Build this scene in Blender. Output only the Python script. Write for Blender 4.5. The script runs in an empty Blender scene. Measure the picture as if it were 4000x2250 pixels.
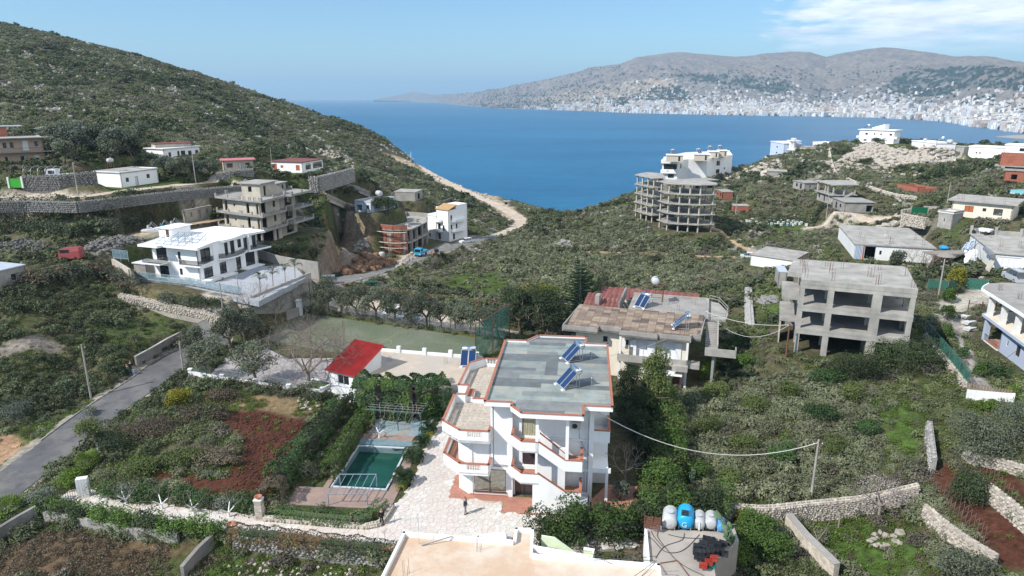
import bpy,math,random
import numpy as np
from math import radians,sin,cos,pi,sqrt,atan2
from mathutils import Vector,noise as mnoise
R_=random.Random(7)
NR=np.random.RandomState(11)
SC=bpy.context.scene
COL=SC.collection
# camera
CAMZ=36.0
PITCH=math.atan(752/2667.0)
F=2667.0
SP,CP=sin(PITCH),cos(PITCH)
cam_d=bpy.data.cameras.new('camera');cam=bpy.data.objects.new('camera',cam_d);COL.objects.link(cam)
cam_d.sensor_width=36;cam_d.lens=24.0;cam_d.clip_start=.5;cam_d.clip_end=90000
cam.location=(0,0,CAMZ);cam.rotation_euler=(pi/2-PITCH,0,0)
SC.camera=cam
# sun, sky, exposure
SUN_TO=Vector((-.645,-.365,.68)).normalized()
SUN_EL=math.asin(SUN_TO.z);SUN_AZ=atan2(SUN_TO.x,SUN_TO.y)
sd=bpy.data.lights.new('sun','SUN');sun=bpy.data.objects.new('sun',sd);COL.objects.link(sun)
sd.energy=4.6;sd.angle=radians(.5);sd.color=(1.0,.955,.89)
sun.rotation_euler=SUN_TO.to_track_quat('Z','Y').to_euler();sun.location=(-60,-40,200)
SC.view_settings.view_transform='Standard';SC.view_settings.look='None'
SC.view_settings.exposure=.42;SC.view_settings.gamma=1.0;SC.view_settings.use_curve_mapping=False
SC.cycles.use_denoising=True
SC.cycles.max_bounces=6;SC.cycles.diffuse_bounces=2;SC.cycles.glossy_bounces=2
SC.cycles.transmission_bounces=3;SC.cycles.transparent_max_bounces=6;SC.cycles.volume_bounces=0
SC.cycles.caustics_reflective=False;SC.cycles.caustics_refractive=False
SKY_STR=.098
world=bpy.data.worlds.new('World');SC.world=world;world.use_nodes=True
class NT:
 """tiny helper to wire shader nodes"""
 def __init__(s,tree):s.t=tree;tree.nodes.clear()
 def n(s,typ,**kw):
  nd=s.t.nodes.new(typ)
  for k,v in kw.items():
   if k in('operation','blend_type','data_type','sky_type','sun_disc','sun_elevation','sun_rotation','altitude','air_density','dust_density','ozone_density','attribute_name','feature','noise_dimensions','wave_type','bands_direction','wave_profile','attribute_type','distribution','noise_type','coord','vector_type','musgrave_type','voronoi_dimensions','distance'):
    setattr(nd,k,v)
   else:
    key=k if k in nd.inputs else k.replace('_',' ')
    i=nd.inputs[int(k[1:])]if(k[0]=='i' and k[1:].isdigit())else nd.inputs[key]
    if isinstance(v,bpy.types.NodeSocket):s.t.links.new(v,i)
    elif isinstance(v,bpy.types.Node):s.t.links.new(v.outputs[0],i)
    else:i.default_value=v
  return nd
 def ramp(s,fac,stops,interp='LINEAR'):
  r=s.t.nodes.new('ShaderNodeValToRGB');s.t.links.new(fac,r.inputs[0]);r.color_ramp.interpolation=interp
  e=r.color_ramp.elements
  while len(e)>1:e.remove(e[0])
  e[0].position=stops[0][0];e[0].color=c4(stops[0][1])
  for p,c in stops[1:]:
   q=e.new(p);q.color=c4(c)
  return r.outputs[0]
 def math(s,op,a,b=.0,clamp=False):
  m=s.n('ShaderNodeMath',operation=op,i0=a,i1=b);m.use_clamp=clamp
  return m.outputs[0]
 def mix(s,f,a,b,blend='MIX'):
  m=s.t.nodes.new('ShaderNodeMix');m.data_type='RGBA';m.blend_type=blend
  for i,v in((0,f),(6,a),(7,b)):
   if isinstance(v,bpy.types.NodeSocket):s.t.links.new(v,m.inputs[i])
   else:m.inputs[i].default_value=v if i==0 else c4(v)
  return m.outputs[2]
def c4(c):
 if isinstance(c,(int,float)):return(c,c,c,1)
 return(*c,1)if len(c)==3 else tuple(c)
w=NT(world.node_tree)
sky=w.n('ShaderNodeTexSky',sky_type='NISHITA',sun_disc=False,sun_elevation=SUN_EL,sun_rotation=SUN_AZ,altitude=120.0,air_density=1.0,dust_density=.6,ozone_density=2.6)
geo=w.n('ShaderNodeTexCoord')
nrm=geo.outputs['Generated']
sep=w.n('ShaderNodeSeparateXYZ',i0=nrm)
hgt=w.math('MAXIMUM',sep.outputs[2],.02)
px_=w.math('DIVIDE',sep.outputs[0],w.math('ADD',hgt,.10));py_=w.math('DIVIDE',sep.outputs[1],w.math('ADD',hgt,.10))
cv=w.n('ShaderNodeCombineXYZ',i0=px_,i1=py_,i2=.0)
n1=w.n('ShaderNodeTexNoise',Vector=cv.outputs[0],Scale=1.35,Detail=9.0,Roughness=.62,Distortion=.25)
az=w.n('ShaderNodeMapRange',i0=w.math('DIVIDE',sep.outputs[0],w.math('MAXIMUM',sep.outputs[1],.01)),i1=.18,i2=.52,i3=.0,i4=.40)
elv=w.n('ShaderNodeMapRange',i0=sep.outputs[2],i1=.045,i2=.075,i3=.0,i4=1.0)
cl=w.math('ADD',n1.outputs[0],w.math('SUBTRACT',az.outputs[0],.25))
mask=w.n('ShaderNodeMapRange',i0=cl,i1=.47,i2=.60,i3=.0,i4=.94)
m2=w.math('MULTIPLY',mask.outputs[0],elv.outputs[0],True)
n2=w.n('ShaderNodeTexNoise',Vector=cv.outputs[0],Scale=2.2,Detail=6.0,Roughness=.6)
ccol=w.ramp(n2.outputs[0],[(.35,(6.4,7.2,8.6)),(.62,(10.5,10.8,11.2))])
tint=w.mix(1.0,sky.outputs[0],(.78,1.03,1.20),'MULTIPLY')
skyc=w.mix(m2,tint,ccol)
bg=w.n('ShaderNodeBackground',Color=skyc,Strength=SKY_STR)
w.n('ShaderNodeOutputWorld',Surface=bg)
# pixel <-> place (photograph pixels, 4000 x 2250)
def ray(x,y):
 a=(x-2000)/F;b=(1125-y)/F
 return np.array([a,CP+b*SP,-SP+b*CP])
def proj(P):
 X,Y,Z=P[0],P[1],P[2]-CAMZ
 d=Y*CP-Z*SP;u=Y*SP+Z*CP
 return 2000+F*X/d,1125-F*u/d
def hp(x,y,z):
 r=ray(x,y);t=(z-CAMZ)/r[2]
 return Vector((r[0]*t,r[1]*t,z))
def dp(x,y,d):
 r=ray(x,y)
 return Vector((r[0]*d,r[1]*d,CAMZ+r[2]*d))
def yp(x,y,Y):
 r=ray(x,y);t=Y/r[1]
 return Vector((r[0]*t,Y,CAMZ+r[2]*t))
def vh(P,y):
 """height z at which a vertical line through P shows at image row y"""
 k=(1125-y)/F
 Z=P[1]*(k*CP-SP)/(CP+k*SP)
 return Z+CAMZ
def S(p):return(p[0]*1.5528,p[1]*1.5528)
# terrain from surveyed spots: (x, y, z)  or (x, y, None, depth)
TP=[]
def tz(*a):
 for x,y,z in a:TP.append(hp(x,y,z))
def td(*a):
 for x,y,d in a:TP.append(dp(x,y,d))
tz((1818,2010,0),(1500,1900,0),(1700,1700,0),(2300,2050,0),(1100,1900,.3),(1000,1700,.8),(1200,1650,.8),(900,2020,0),(700,1980,-.3),(400,2180,-1.6),(100,2200,-1.8),(600,2250,-1.6),(1100,2240,-1.4),(300,2080,-1.2),(60,1900,-3),(0,1990,-3),(0,1840,-3.5),(150,1800,-3),(350,1600,-3),(250,1700,-3),(560,1500,-1.5),(700,1420,-.5),(330,1930,-1.5),(220,1980,-2),(500,1700,0),(550,1850,0),(750,1600,1),(800,1500,1),(1000,1540,1),(1250,1480,1),(0,1650,-3),(100,1500,-1),(300,1480,-2),(0,1400,1),(100,1330,2.5),(300,1330,1.5),(0,1250,4),(400,1250,3),(700,1200,3),(800,1150,4),(500,1120,4),(200,1180,5),(0,1130,7),(100,1090,8),(450,1030,7.5),(520,1130,3.5),(620,1400,0),(450,1440,0),(730,1330,.5),(860,1250,.5),(900,1100,6),(1000,1035,6),(700,1110,6),(560,1080,6),(1150,1090,4),(1220,1080,0),(1000,940,7),(850,900,8),(1150,960,3),(1250,1000,-1))
tz((275,1010,9.2),(500,930,10),(700,880,10.3),(650,900,10.3),(820,850,10.3),(300,860,13),(100,860,12.5),(0,880,11.5),(0,760,17),(300,765,16.8),(600,745,16.8),(950,725,15.5),(0,690,20),(420,745,17.2),(600,720,17.5),(100,650,21),(700,640,20),(450,600,23),(900,640,18.5),(1100,680,15.5),(1250,670,15),(1370,665,14),(1350,730,9),(1450,850,4),(1330,840,6),(1250,900,2),(1230,790,8),(1600,770,3),(1600,930,-6),(1780,930,-9),(1650,1000,-8),(1500,1020,-6),(1400,1060,-4))
td((0,110,450),(310,170,460),(620,250,470),(870,325,480),(1000,372,490),(1090,407,500),(1240,480,500),(1400,545,490),(1550,605,480),(1640,650,400),(300,480,235),(300,400,290),(300,250,390),(0,480,230),(0,380,270),(0,250,360),(600,480,240),(600,380,330),(700,400,330),(700,540,215),(900,480,330),(1000,560,260),(1200,600,300),(1350,620,330),(1450,680,300),(1600,700,340),(1500,760,235),(1700,790,260),(0,160,640),(620,330,660),(1000,470,660),(1240,600,640),(1400,700,630),(1640,800,520),(-400,60,450),(-400,300,330),(-400,500,200),(0,300,850),(600,450,900),(1200,700,850),(-600,0,650))
tz((1300,1110,-1),(1560,1045,-4),(1800,965,-8),(2000,910,-11),(2040,870,-12),(1950,805,-12),(1800,740,-10),(1700,690,-8))
td((2080,812,325),(2150,830,325),(2280,833,320),(2410,788,310),(2470,762,300),(1900,760,370),(2000,790,345),(1900,840,460),(2100,900,430),(2280,920,420),(2450,860,420),(1700,760,560),(2000,1000,640),(2300,1050,640),(2600,900,560))
tz((1300,1225,0),(1600,1300,0),(1900,1390,0),(1500,1200,-1),(1700,1150,-3),(1400,1120,-2.5),(1900,1100,-5),(2000,1000,-8),(2300,930,-8),(2450,1000,-8),(2260,1290,-1.5),(2150,1200,-3),(2350,1150,-4),(2600,1100,-5.5),(2200,1300,-1),(2800,1250,-1.5),(2700,1150,-4),(2900,1100,-3),(2925,1012,-6),(2750,1010,-7),(2560,880,-4),(2750,850,-3),(2700,930,-6),(2900,880,-4.5),(3060,880,-4),(3300,870,-1),(3150,950,-3),(3300,960,-1),(3000,1080,-2),(2950,1350,.8),(2500,1560,.5),(2750,1500,.8),(2350,1500,.3),(2880,770,1),(3100,720,4),(3250,760,3),(3420,800,3.5),(3300,680,7),(3100,650,7.5),(3550,900,3.5),(3330,1010,4),(3500,1010,4.5),(3650,1010,5),(3700,680,9),(3500,700,7.5),(3700,850,9.5),(3900,850,11),(4000,700,13),(3560,850,7),(3080,1357,4.2),(3550,1350,4.5),(3320,1350,4.3),(3600,1080,5),(3800,1050,6),(3950,1080,6),(3700,1250,5),(3750,1380,4.2),(3950,1500,3.8),(3000,1500,1.5),(3300,1500,2.5),(3500,1600,2),(3000,1700,.3),(2700,1600,.5),(2700,1800,-.3),(3200,1960,-1.5),(3400,1850,-.5),(3600,1700,1.8),(3900,1600,3.5),(3900,1900,2.5),(3900,2200,1.2),(3500,2150,-1.2),(3000,2150,-1.2),(2600,1950,-.3),(2500,2200,-.5),(2000,2240,-1),(1500,2240,-1.4),(4300,1500,5),(4300,2000,4),(-300,2000,-4),(-300,1500,-2),(-200,2300,-3),(4200,2400,1),(3000,2500,-1.5),(2000,2600,-1.5),(800,2600,-2))
td((2850,690,300),(2950,645,320),(3050,612,335),(3150,590,340),(3250,567,345),(3500,556,350),(3700,568,365),(4000,578,385),(2600,720,290),(4300,560,400),(3300,610,305),(3600,600,310),(3850,610,330),(3100,620,300),(2700,760,270),(2700,900,480),(2900,800,480),(3100,740,500),(3400,680,520),(3700,670,540),(4000,650,560),(4400,620,600),(3000,1050,700),(3500,950,760),(4000,900,800),(4500,850,850))
TP=np.array([tuple(p)for p in TP])
def tps_fit(P):
 u=P[:,0]/P[:,1]*1.6;v=np.log(P[:,1]);t=(P[:,2]-CAMZ)/P[:,1]
 A=np.stack([u,v],1);n=len(A)
 d=np.linalg.norm(A[:,None]-A[None],axis=2);K=d**2*np.log(d+1e-9)
 K+=np.eye(n)*2e-4
 Q=np.concatenate([np.ones((n,1)),A],1)
 M=np.zeros((n+3,n+3));M[:n,:n]=K;M[:n,n:]=Q;M[n:,:n]=Q.T
 w_=np.linalg.solve(M,np.concatenate([t,np.zeros(3)]))
 return A,w_
TA,TW=tps_fit(TP)
def tps_eval(X,Y):
 sh=X.shape;X=X.ravel();Y=np.maximum(Y.ravel(),8.0)
 B=np.stack([X/Y*1.6,np.log(Y)],1);out=np.empty(len(B))
 for i in range(0,len(B),20000):
  b=B[i:i+20000]
  d=np.linalg.norm(b[:,None]-TA[None],axis=2)
  out[i:i+20000]=(d*d*np.log(d+1e-9))@TW[:-3]+TW[-3]+b@TW[-2:]
 return(out*Y+CAMZ).reshape(sh)
SEA=-70.0
NU,NV=620,640
U0,U1,V0,V1=-1.25,1.25,math.log(22.0),math.log(760.0)
gu=np.linspace(U0,U1,NU);gv=np.linspace(V0,V1,NV)
GV,GU=np.meshgrid(gv,gu,indexing='ij')
GY=np.exp(GV);GX=GU*GY
cu=np.linspace(U0,U1,156);cvv=np.linspace(V0,V1,161)
CV,CU=np.meshgrid(cvv,cu,indexing='ij')
CZ=tps_eval(CU*np.exp(CV),np.exp(CV))
def bil(Z,ua,va,u,v):
 i=np.clip((u-ua[0])/(ua[1]-ua[0]),0,len(ua)-1.001);j=np.clip((v-va[0])/(va[1]-va[0]),0,len(va)-1.001)
 i0=i.astype(int);j0=j.astype(int);fi=i-i0;fj=j-j0
 return(Z[j0,i0]*(1-fi)*(1-fj)+Z[j0,i0+1]*fi*(1-fj)+Z[j0+1,i0]*(1-fi)*fj+Z[j0+1,i0+1]*fi*fj)
GZ=bil(CZ,cu,cvv,GU,GV)
def vN(X,Y,s,seed=0,octv=4):
 """value noise, vectorised"""
 out=np.zeros_like(X,dtype=float);amp=1.0;tot=0
 for o in range(octv):
  x=X*s+17.3*o+seed*5.1;y=Y*s-9.7*o+seed*3.3
  xi=np.floor(x).astype(np.int64);yi=np.floor(y).astype(np.int64);fx=x-xi;fy=y-yi
  fx=fx*fx*(3-2*fx);fy=fy*fy*(3-2*fy)
  def h(a,b):
   n=(a*374761393+b*668265263+seed*1442695+o*97531)&0x7fffffff
   n=(n^(n>>13))*1274126177&0x7fffffff
   return((n^(n>>16))&0xffff)/65535.0
  out+=amp*((h(xi,yi)*(1-fx)+h(xi+1,yi)*fx)*(1-fy)+(h(xi,yi+1)*(1-fx)+h(xi+1,yi+1)*fx)*fy)
  tot+=amp;amp*=.5;s*=2.03
 return out/tot
rough=np.clip((GY-60)/200,.0,1)
GZ+=(vN(GX,GY,.05,1)-.5)*(.8+3.0*rough)+(vN(GX,GY,.35,2,3)-.5)*(.35+.9*rough)
GZ=np.maximum(GZ,SEA-6)
def iP(X,Y,poly):
 ins=np.zeros(X.shape,bool);n=len(poly)
 for i in range(n):
  x1,y1=poly[i][0],poly[i][1];x2,y2=poly[(i+1)%n][0],poly[(i+1)%n][1]
  if y1==y2:continue
  c=((y1>Y)!=(y2>Y))&(X<(x2-x1)*(Y-y1)/(y2-y1)+x1)
  ins^=c
 return ins
def dseg(X,Y,a,b):
 dx,dy=b[0]-a[0],b[1]-a[1];L=dx*dx+dy*dy+1e-9
 t=np.clip(((X-a[0])*dx+(Y-a[1])*dy)/L,0,1)
 return np.hypot(X-a[0]-t*dx,Y-a[1]-t*dy),t
def dpoly(X,Y,poly):
 """signed distance: negative inside"""
 d=np.full(X.shape,1e9);n=len(poly)
 for i in range(n):d=np.minimum(d,dseg(X,Y,poly[i],poly[(i+1)%n])[0])
 return np.where(iP(X,Y,poly),-d,d)
def near_box(pts,m):
 xs=[p[0]for p in pts];ys=[p[1]for p in pts]
 return(GX>min(xs)-m)&(GX<max(xs)+m)&(GY>min(ys)-m)&(GY<max(ys)+m)
def pad(poly,z=None,blend=1.5,inset=.0):
 """level the ground inside a world polygon; its own corner heights give a plane when z is None"""
 bb=near_box(poly,blend+2);X=GX[bb];Y=GY[bb]
 if z is None:
  A=np.array([[p[0],p[1],1]for p in poly]);c=np.linalg.lstsq(A,np.array([p[2]for p in poly]),rcond=None)[0]
  tz_=c[0]*X+c[1]*Y+c[2]
 else:tz_=z
 d=dpoly(X,Y,poly)+inset
 k=np.clip(1-d/blend,0,1);k=k*k*(3-2*k)
 GZ[bb]=GZ[bb]*(1-k)+tz_*k
def lane(pts,width,blend=2.0):
 """grade the ground along a road whose points carry their own heights"""
 bb=near_box(pts,width+blend+3);X=GX[bb];Y=GY[bb]
 best=np.full(X.shape,1e9);zz=np.zeros(X.shape)
 for a,b in zip(pts[:-1],pts[1:]):
  d,t=dseg(X,Y,a,b);m=d<best
  best=np.where(m,d,best);zz=np.where(m,a[2]+(b[2]-a[2])*t,zz)
 k=np.clip(1-(best-width/2)/blend,0,1);k=k*k*(3-2*k)
 GZ[bb]=GZ[bb]*(1-k)+zz*k
def H(x,y):
 y=np.maximum(y,8.0)
 r=bil(GZ,gu,gv,np.atleast_1d(np.asarray(x,float)/y),np.atleast_1d(np.log(y)))
 return r if np.ndim(x)else float(r[0])
def gp(x,y,dz=.0):
 """where the view through photograph pixel (x, y) meets the ground"""
 r=ray(x,y);t=np.exp(np.linspace(math.log(24),math.log(900),900))
 X,Y,Z=r[0]*t,r[1]*t,CAMZ+r[2]*t
 h=H(X,Y)
 k=np.where(Z<h)[0]
 if len(k)==0:i=len(t)-1;return Vector((X[i],Y[i],h[i]+dz))
 i=max(k[0],1)
 a0=Z[i-1]-h[i-1];a1=Z[i]-h[i];f=a0/(a0-a1+1e-9)
 tt=t[i-1]+(t[i]-t[i-1])*f
 x_,y_=r[0]*tt,r[1]*tt
 return Vector((x_,y_,H(x_,y_)+dz))
def gpoly(pts):return[gp(*p)for p in pts]
def smooth(pts,n=6):
 """Catmull-Rom through world points"""
 P=[Vector(p)for p in pts];P=[2*P[0]-P[1]]+P+[2*P[-1]-P[-2]];out=[]
 for i in range(1,len(P)-2):
  for k in range(n):
   t=k/n;a,b,c,d=P[i-1:i+3]
   out.append(.5*((2*b)+(c-a)*t+(2*a-5*b+4*c-d)*t*t+(3*b-3*c+d-a)*t**3))
 out.append(P[-2]);return out
# object helpers
def tag(o,label=None,cat=None,group=None,kind=None):
 if label:o['label']=label
 if cat:o['category']=cat
 if group:o['group']=group
 if kind:o['kind']=kind
 return o
def empty(name,loc,rz=.0,label=None,cat=None,group=None):
 o=bpy.data.objects.new(name,None);COL.objects.link(o);o.location=loc;o.rotation_euler=(0,0,rz);o.empty_display_size=.2
 return tag(o,label,cat,group)
def copy_tree(o,parent=None,n=0):
 c=o.copy();COL.objects.link(c)
 if parent is not None:c.parent=parent
 for ch in list(o.children):copy_tree(ch,c,n+1)
 return c
class MB:
 """collects simple shapes; build() links them as one mesh object"""
 def __init__(s):s.v=[];s.f=[];s.sm=[]
 def poly(s,pts,smooth=False):
  k=len(s.v);s.v+=[tuple(p)for p in pts];s.f.append(tuple(range(k,k+len(pts))));s.sm.append(smooth);return s
 def raw(s,vs,fs,smooth=False):
  k=len(s.v);s.v+=[tuple(p)for p in vs];s.f+=[tuple(i+k for i in f)for f in fs];s.sm+=[smooth]*len(fs);return s
 def box(s,x0,y0,z0,x1,y1,z1):
  if x0>x1:x0,x1=x1,x0
  if y0>y1:y0,y1=y1,y0
  if z0>z1:z0,z1=z1,z0
  return s.raw([(x0,y0,z0),(x1,y0,z0),(x1,y1,z0),(x0,y1,z0),(x0,y0,z1),(x1,y0,z1),(x1,y1,z1),(x0,y1,z1)],[(3,2,1,0),(4,5,6,7),(0,1,5,4),(1,2,6,5),(2,3,7,6),(3,0,4,7)])
 def obox(s,c,dx,dy,dz,rz=.0,tilt=.0):
  """box centred in plan on c, standing on c.z, turned by rz"""
  cs,sn=cos(rz),sin(rz);vs=[]
  for z in(0,dz):
   for a,b in((-dx/2,-dy/2),(dx/2,-dy/2),(dx/2,dy/2),(-dx/2,dy/2)):
    vs.append((c[0]+a*cs-b*sn+z*tilt,c[1]+a*sn+b*cs,c[2]+z))
  return s.raw(vs,[(3,2,1,0),(4,5,6,7),(0,1,5,4),(1,2,6,5),(2,3,7,6),(3,0,4,7)])
 def prism(s,poly,z0,z1):
  n=len(poly);a=sum(poly[i][0]*poly[(i+1)%n][1]-poly[(i+1)%n][0]*poly[i][1]for i in range(n))
  if a<0:poly=poly[::-1]
  f=z0 if callable(z0)else(lambda x,y:z0);g=z1 if callable(z1)else(lambda x,y:z1)
  vs=[(p[0],p[1],f(p[0],p[1]))for p in poly]+[(p[0],p[1],g(p[0],p[1]))for p in poly]
  return s.raw(vs,[tuple(range(n))[::-1],tuple(range(n,2*n))]+[(i,(i+1)%n,n+(i+1)%n,n+i)for i in range(n)])
 def tube(s,a,b,r0,r1=None,n=8,smooth=True,cap=True):
  a=Vector(a);b=Vector(b);r1=r0 if r1 is None else r1;d=(b-a)
  if d.length<1e-6:return s
  d.normalize();u=d.orthogonal().normalized();w_=d.cross(u)
  vs=[];
  for c,r in((a,r0),(b,r1)):
   for i in range(n):
    t=2*pi*i/n;vs.append(c+u*(r*cos(t))+w_*(r*sin(t)))
  s.raw(vs,[(i,(i+1)%n,n+(i+1)%n,n+i)for i in range(n)],smooth)
  if cap:s.raw(vs,[tuple(range(n))[::-1],tuple(range(n,2*n))])
  return s
 def path(s,pts,r,n=6):
  for a,b in zip(pts[:-1],pts[1:]):s.tube(a,b,r,r,n)
  return s
 def lathe(s,c,prof,n=14,axis=None):
  """prof: (radius, height) list about c; axis None = z, else a direction"""
  c=Vector(c);d=Vector(axis).normalized()if axis else Vector((0,0,1));u=d.orthogonal().normalized();w_=d.cross(u);vs=[]
  for r,h in prof:
   for i in range(n):
    t=2*pi*i/n;vs.append(c+d*h+u*(r*cos(t))+w_*(r*sin(t)))
  fs=[(j*n+i,j*n+(i+1)%n,(j+1)*n+(i+1)%n,(j+1)*n+i)for j in range(len(prof)-1)for i in range(n)]
  s.raw(vs,fs,True);s.raw(vs,[tuple(range(n))[::-1],tuple(range((len(prof)-1)*n,len(prof)*n))]);return s
 def blob(s,c,rx,ry,rz,jit=.2,rnd=None,sub=1,smooth=False):
  """rough stone / clump"""
  rnd=rnd or R_
  t=(1+5**.5)/2;V=[(-1,t,0),(1,t,0),(-1,-t,0),(1,-t,0),(0,-1,t),(0,1,t),(0,-1,-t),(0,1,-t),(t,0,-1),(t,0,1),(-t,0,-1),(-t,0,1)]
  V=[Vector(q).normalized()for q in V]
  Fc=[(0,11,5),(0,5,1),(0,1,7),(0,7,10),(0,10,11),(1,5,9),(5,11,4),(11,10,2),(10,7,6),(7,1,8),(3,9,4),(3,4,2),(3,2,6),(3,6,8),(3,8,9),(4,9,5),(2,4,11),(6,2,10),(8,6,7),(9,8,1)]
  for _ in range(sub-1):
   mid={};nf=[]
   def m(a,b):
    k=(min(a,b),max(a,b))
    if k not in mid:V.append(((V[a]+V[b])/2).normalized());mid[k]=len(V)-1
    return mid[k]
   for a,b,c_ in Fc:ab,bc,ca=m(a,b),m(b,c_),m(c_,a);nf+=[(a,ab,ca),(b,bc,ab),(c_,ca,bc),(ab,bc,ca)]
   Fc=nf
  rz_=rnd.random()*6.28;cs,sn=cos(rz_),sin(rz_);vs=[]
  for q in V:
   k=1+rnd.uniform(-jit,jit);x,y,z=q.x*rx*k,q.y*ry*k,q.z*rz*k
   vs.append((c[0]+x*cs-y*sn,c[1]+x*sn+y*cs,c[2]+z))
  return s.raw(vs,Fc,smooth)
 def mesh(s,name,mat=None):
  me=bpy.data.meshes.new(name);me.from_pydata(s.v,[],s.f)
  if any(s.sm):me.polygons.foreach_set('use_smooth',s.sm)
  if mat:me.materials.append(mat)
  me.update();return me
 def bd(s,name,mat,parent=None,**kw):
  o=bpy.data.objects.new(name,s.mesh(name,mat));COL.objects.link(o)
  if parent is not None:o.parent=parent
  return tag(o,**kw)
def nM(name,V,Fq,mat=None,smooth=True):
 me=bpy.data.meshes.new(name);V=np.asarray(V,np.float32);Fq=np.asarray(Fq,np.int32);k=Fq.shape[1]
 me.vertices.add(len(V));me.vertices.foreach_set('co',V.ravel())
 me.loops.add(Fq.size);me.loops.foreach_set('vertex_index',Fq.ravel())
 me.polygons.add(len(Fq));me.polygons.foreach_set('loop_start',np.arange(0,Fq.size,k,dtype=np.int32))
 me.polygons.foreach_set('use_smooth',np.full(len(Fq),smooth));
 if mat:me.materials.append(mat)
 me.update(calc_edges=True);return me
def link(name,me,parent=None,**kw):
 o=bpy.data.objects.new(name,me);COL.objects.link(o)
 if parent is not None:o.parent=parent
 return tag(o,**kw)
# materials
MATS={}
def mat(name,col,rough=.8,var=.12,scale=1.2,bump=.15,col2=None,metal=.0,stain=.0,spec=.3,rnd=.0,bscale=12.0,dust=None,coord='obj',weave=None):
 """base colour with two sizes of noise, optional second colour patches, streaky stains and per-object variation"""
 if name in MATS:return MATS[name]
 m=bpy.data.materials.new(name);m.use_nodes=True;t=NT(m.node_tree)
 tc=t.n('ShaderNodeTexCoord');g=t.n('ShaderNodeNewGeometry');V=g.outputs['Position']if coord=='world' else tc.outputs['Object']
 n1=t.n('ShaderNodeTexNoise',Vector=V,Scale=scale,Detail=6.0,Roughness=.62)
 lo=tuple(c*(1-var*1.6)for c in col);hi=tuple(min(1,c*(1+var))for c in col)
 c=t.ramp(n1.outputs[0],[(.3,lo),(.7,hi)])
 if col2 is not None:
  n2=t.n('ShaderNodeTexNoise',Vector=V,Scale=scale*.45,Detail=5.0,Roughness=.7)
  f=t.n('ShaderNodeMapRange',i0=n2.outputs[0],i1=.46,i2=.62).outputs[0]
  c=t.mix(f,c,col2)
 if stain>0:
  mp=t.n('ShaderNodeMapping',i0=V);mp.inputs['Scale'].default_value=(1.6,1.6,.22)
  n3=t.n('ShaderNodeTexNoise',Vector=mp.outputs[0],Scale=1.3,Detail=7.0,Roughness=.7)
  f=t.n('ShaderNodeMapRange',i0=n3.outputs[0],i1=.5,i2=.75,i3=.0,i4=stain).outputs[0]
  c=t.mix(f,c,tuple(x*.38 for x in col))
 if rnd>0:
  oi=t.n('ShaderNodeObjectInfo');k=t.n('ShaderNodeMapRange',i0=oi.outputs['Random'],i1=.0,i2=1.0,i3=1-rnd,i4=1+rnd).outputs[0]
  hs=t.n('ShaderNodeHueSaturation',Value=k,Color=c);c=hs.outputs[0]
 b=t.n('ShaderNodeBsdfPrincipled',Base_Color=c,Roughness=rough,Metallic=metal)
 b.inputs['Specular IOR Level'].default_value=spec
 if bump>0:
  n4=t.n('ShaderNodeTexNoise',Vector=V,Scale=bscale,Detail=5.0,Roughness=.6)
  bp=t.n('ShaderNodeBump',Strength=bump,Distance=.06,Height=n4.outputs[0]);t.t.links.new(bp.outputs[0],b.inputs['Normal'])
 t.n('ShaderNodeOutputMaterial',Surface=b.outputs[0]);MATS[name]=m;return m
def lM(name,c0,c1,rnd=.35,trans=.25,dead=None):
 """foliage: hue drifts per clump and per leaf island"""
 if name in MATS:return MATS[name]
 m=bpy.data.materials.new(name);m.use_nodes=True;t=NT(m.node_tree)
 oi=t.n('ShaderNodeObjectInfo');g=t.n('ShaderNodeNewGeometry')
 r=t.math('ADD',t.math('MULTIPLY',g.outputs['Random Per Island'],.65),t.math('MULTIPLY',oi.outputs['Random'],.35))
 c=t.ramp(r,[(.0,c0),(1.0,c1)])
 if dead is not None:
  n=t.n('ShaderNodeTexNoise',Vector=g.outputs['Position'],Scale=.16,Detail=4.0,Roughness=.65)
  f=t.n('ShaderNodeMapRange',i0=n.outputs[0],i1=.52,i2=.68).outputs[0];c=t.mix(f,c,dead)
 k=t.n('ShaderNodeMapRange',i0=oi.outputs['Random'],i1=.0,i2=1.0,i3=1-rnd,i4=1+rnd).outputs[0]
 hs=t.n('ShaderNodeHueSaturation',Value=k,Color=c)
 b=t.n('ShaderNodeBsdfPrincipled',Base_Color=hs.outputs[0],Roughness=.62);b.inputs['Specular IOR Level'].default_value=.25
 tr=t.n('ShaderNodeBsdfTranslucent',Color=hs.outputs[0]);mx=t.n('ShaderNodeMixShader',i0=trans,i1=b.outputs[0],i2=tr.outputs[0])
 t.n('ShaderNodeOutputMaterial',Surface=mx.outputs[0]);MATS[name]=m;return m
m16=mat('white_plaster',(.82,.82,.81),.75,.03,.6,.06,stain=.14)
m17=mat('aged_white_plaster',(.72,.72,.70),.8,.06,.5,.08,stain=.28)
m18=mat('cream_plaster',(.72,.65,.53),.8,.06,.6,.08,stain=.2)
m19=mat('peach_plaster',(.50,.36,.28),.8,.06,.6,.08,stain=.15)
m20=mat('pale_blue_plaster',(.50,.58,.70),.8,.04,.6,.08,stain=.12)
m21=mat('blue_grey_plaster',(.42,.48,.60),.8,.04,.6,.08,stain=.12)
m22=mat('pale_green_plaster',(.62,.72,.50),.8,.03,.6,.08)
m23=mat('concrete',(.30,.288,.265),.88,.16,.5,.25,stain=.35,coord='world')
m24=mat('pale_concrete',(.345,.33,.30),.88,.2,.5,.2,stain=.25,coord='world')
m25=mat('weathered_concrete',(.25,.24,.225),.9,.2,.45,.25,(.15,.145,.13),stain=.3,coord='world')
m26=mat('beige_rendered_block',(.46,.42,.35),.88,.12,.5,.2,stain=.3,coord='world')
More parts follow.
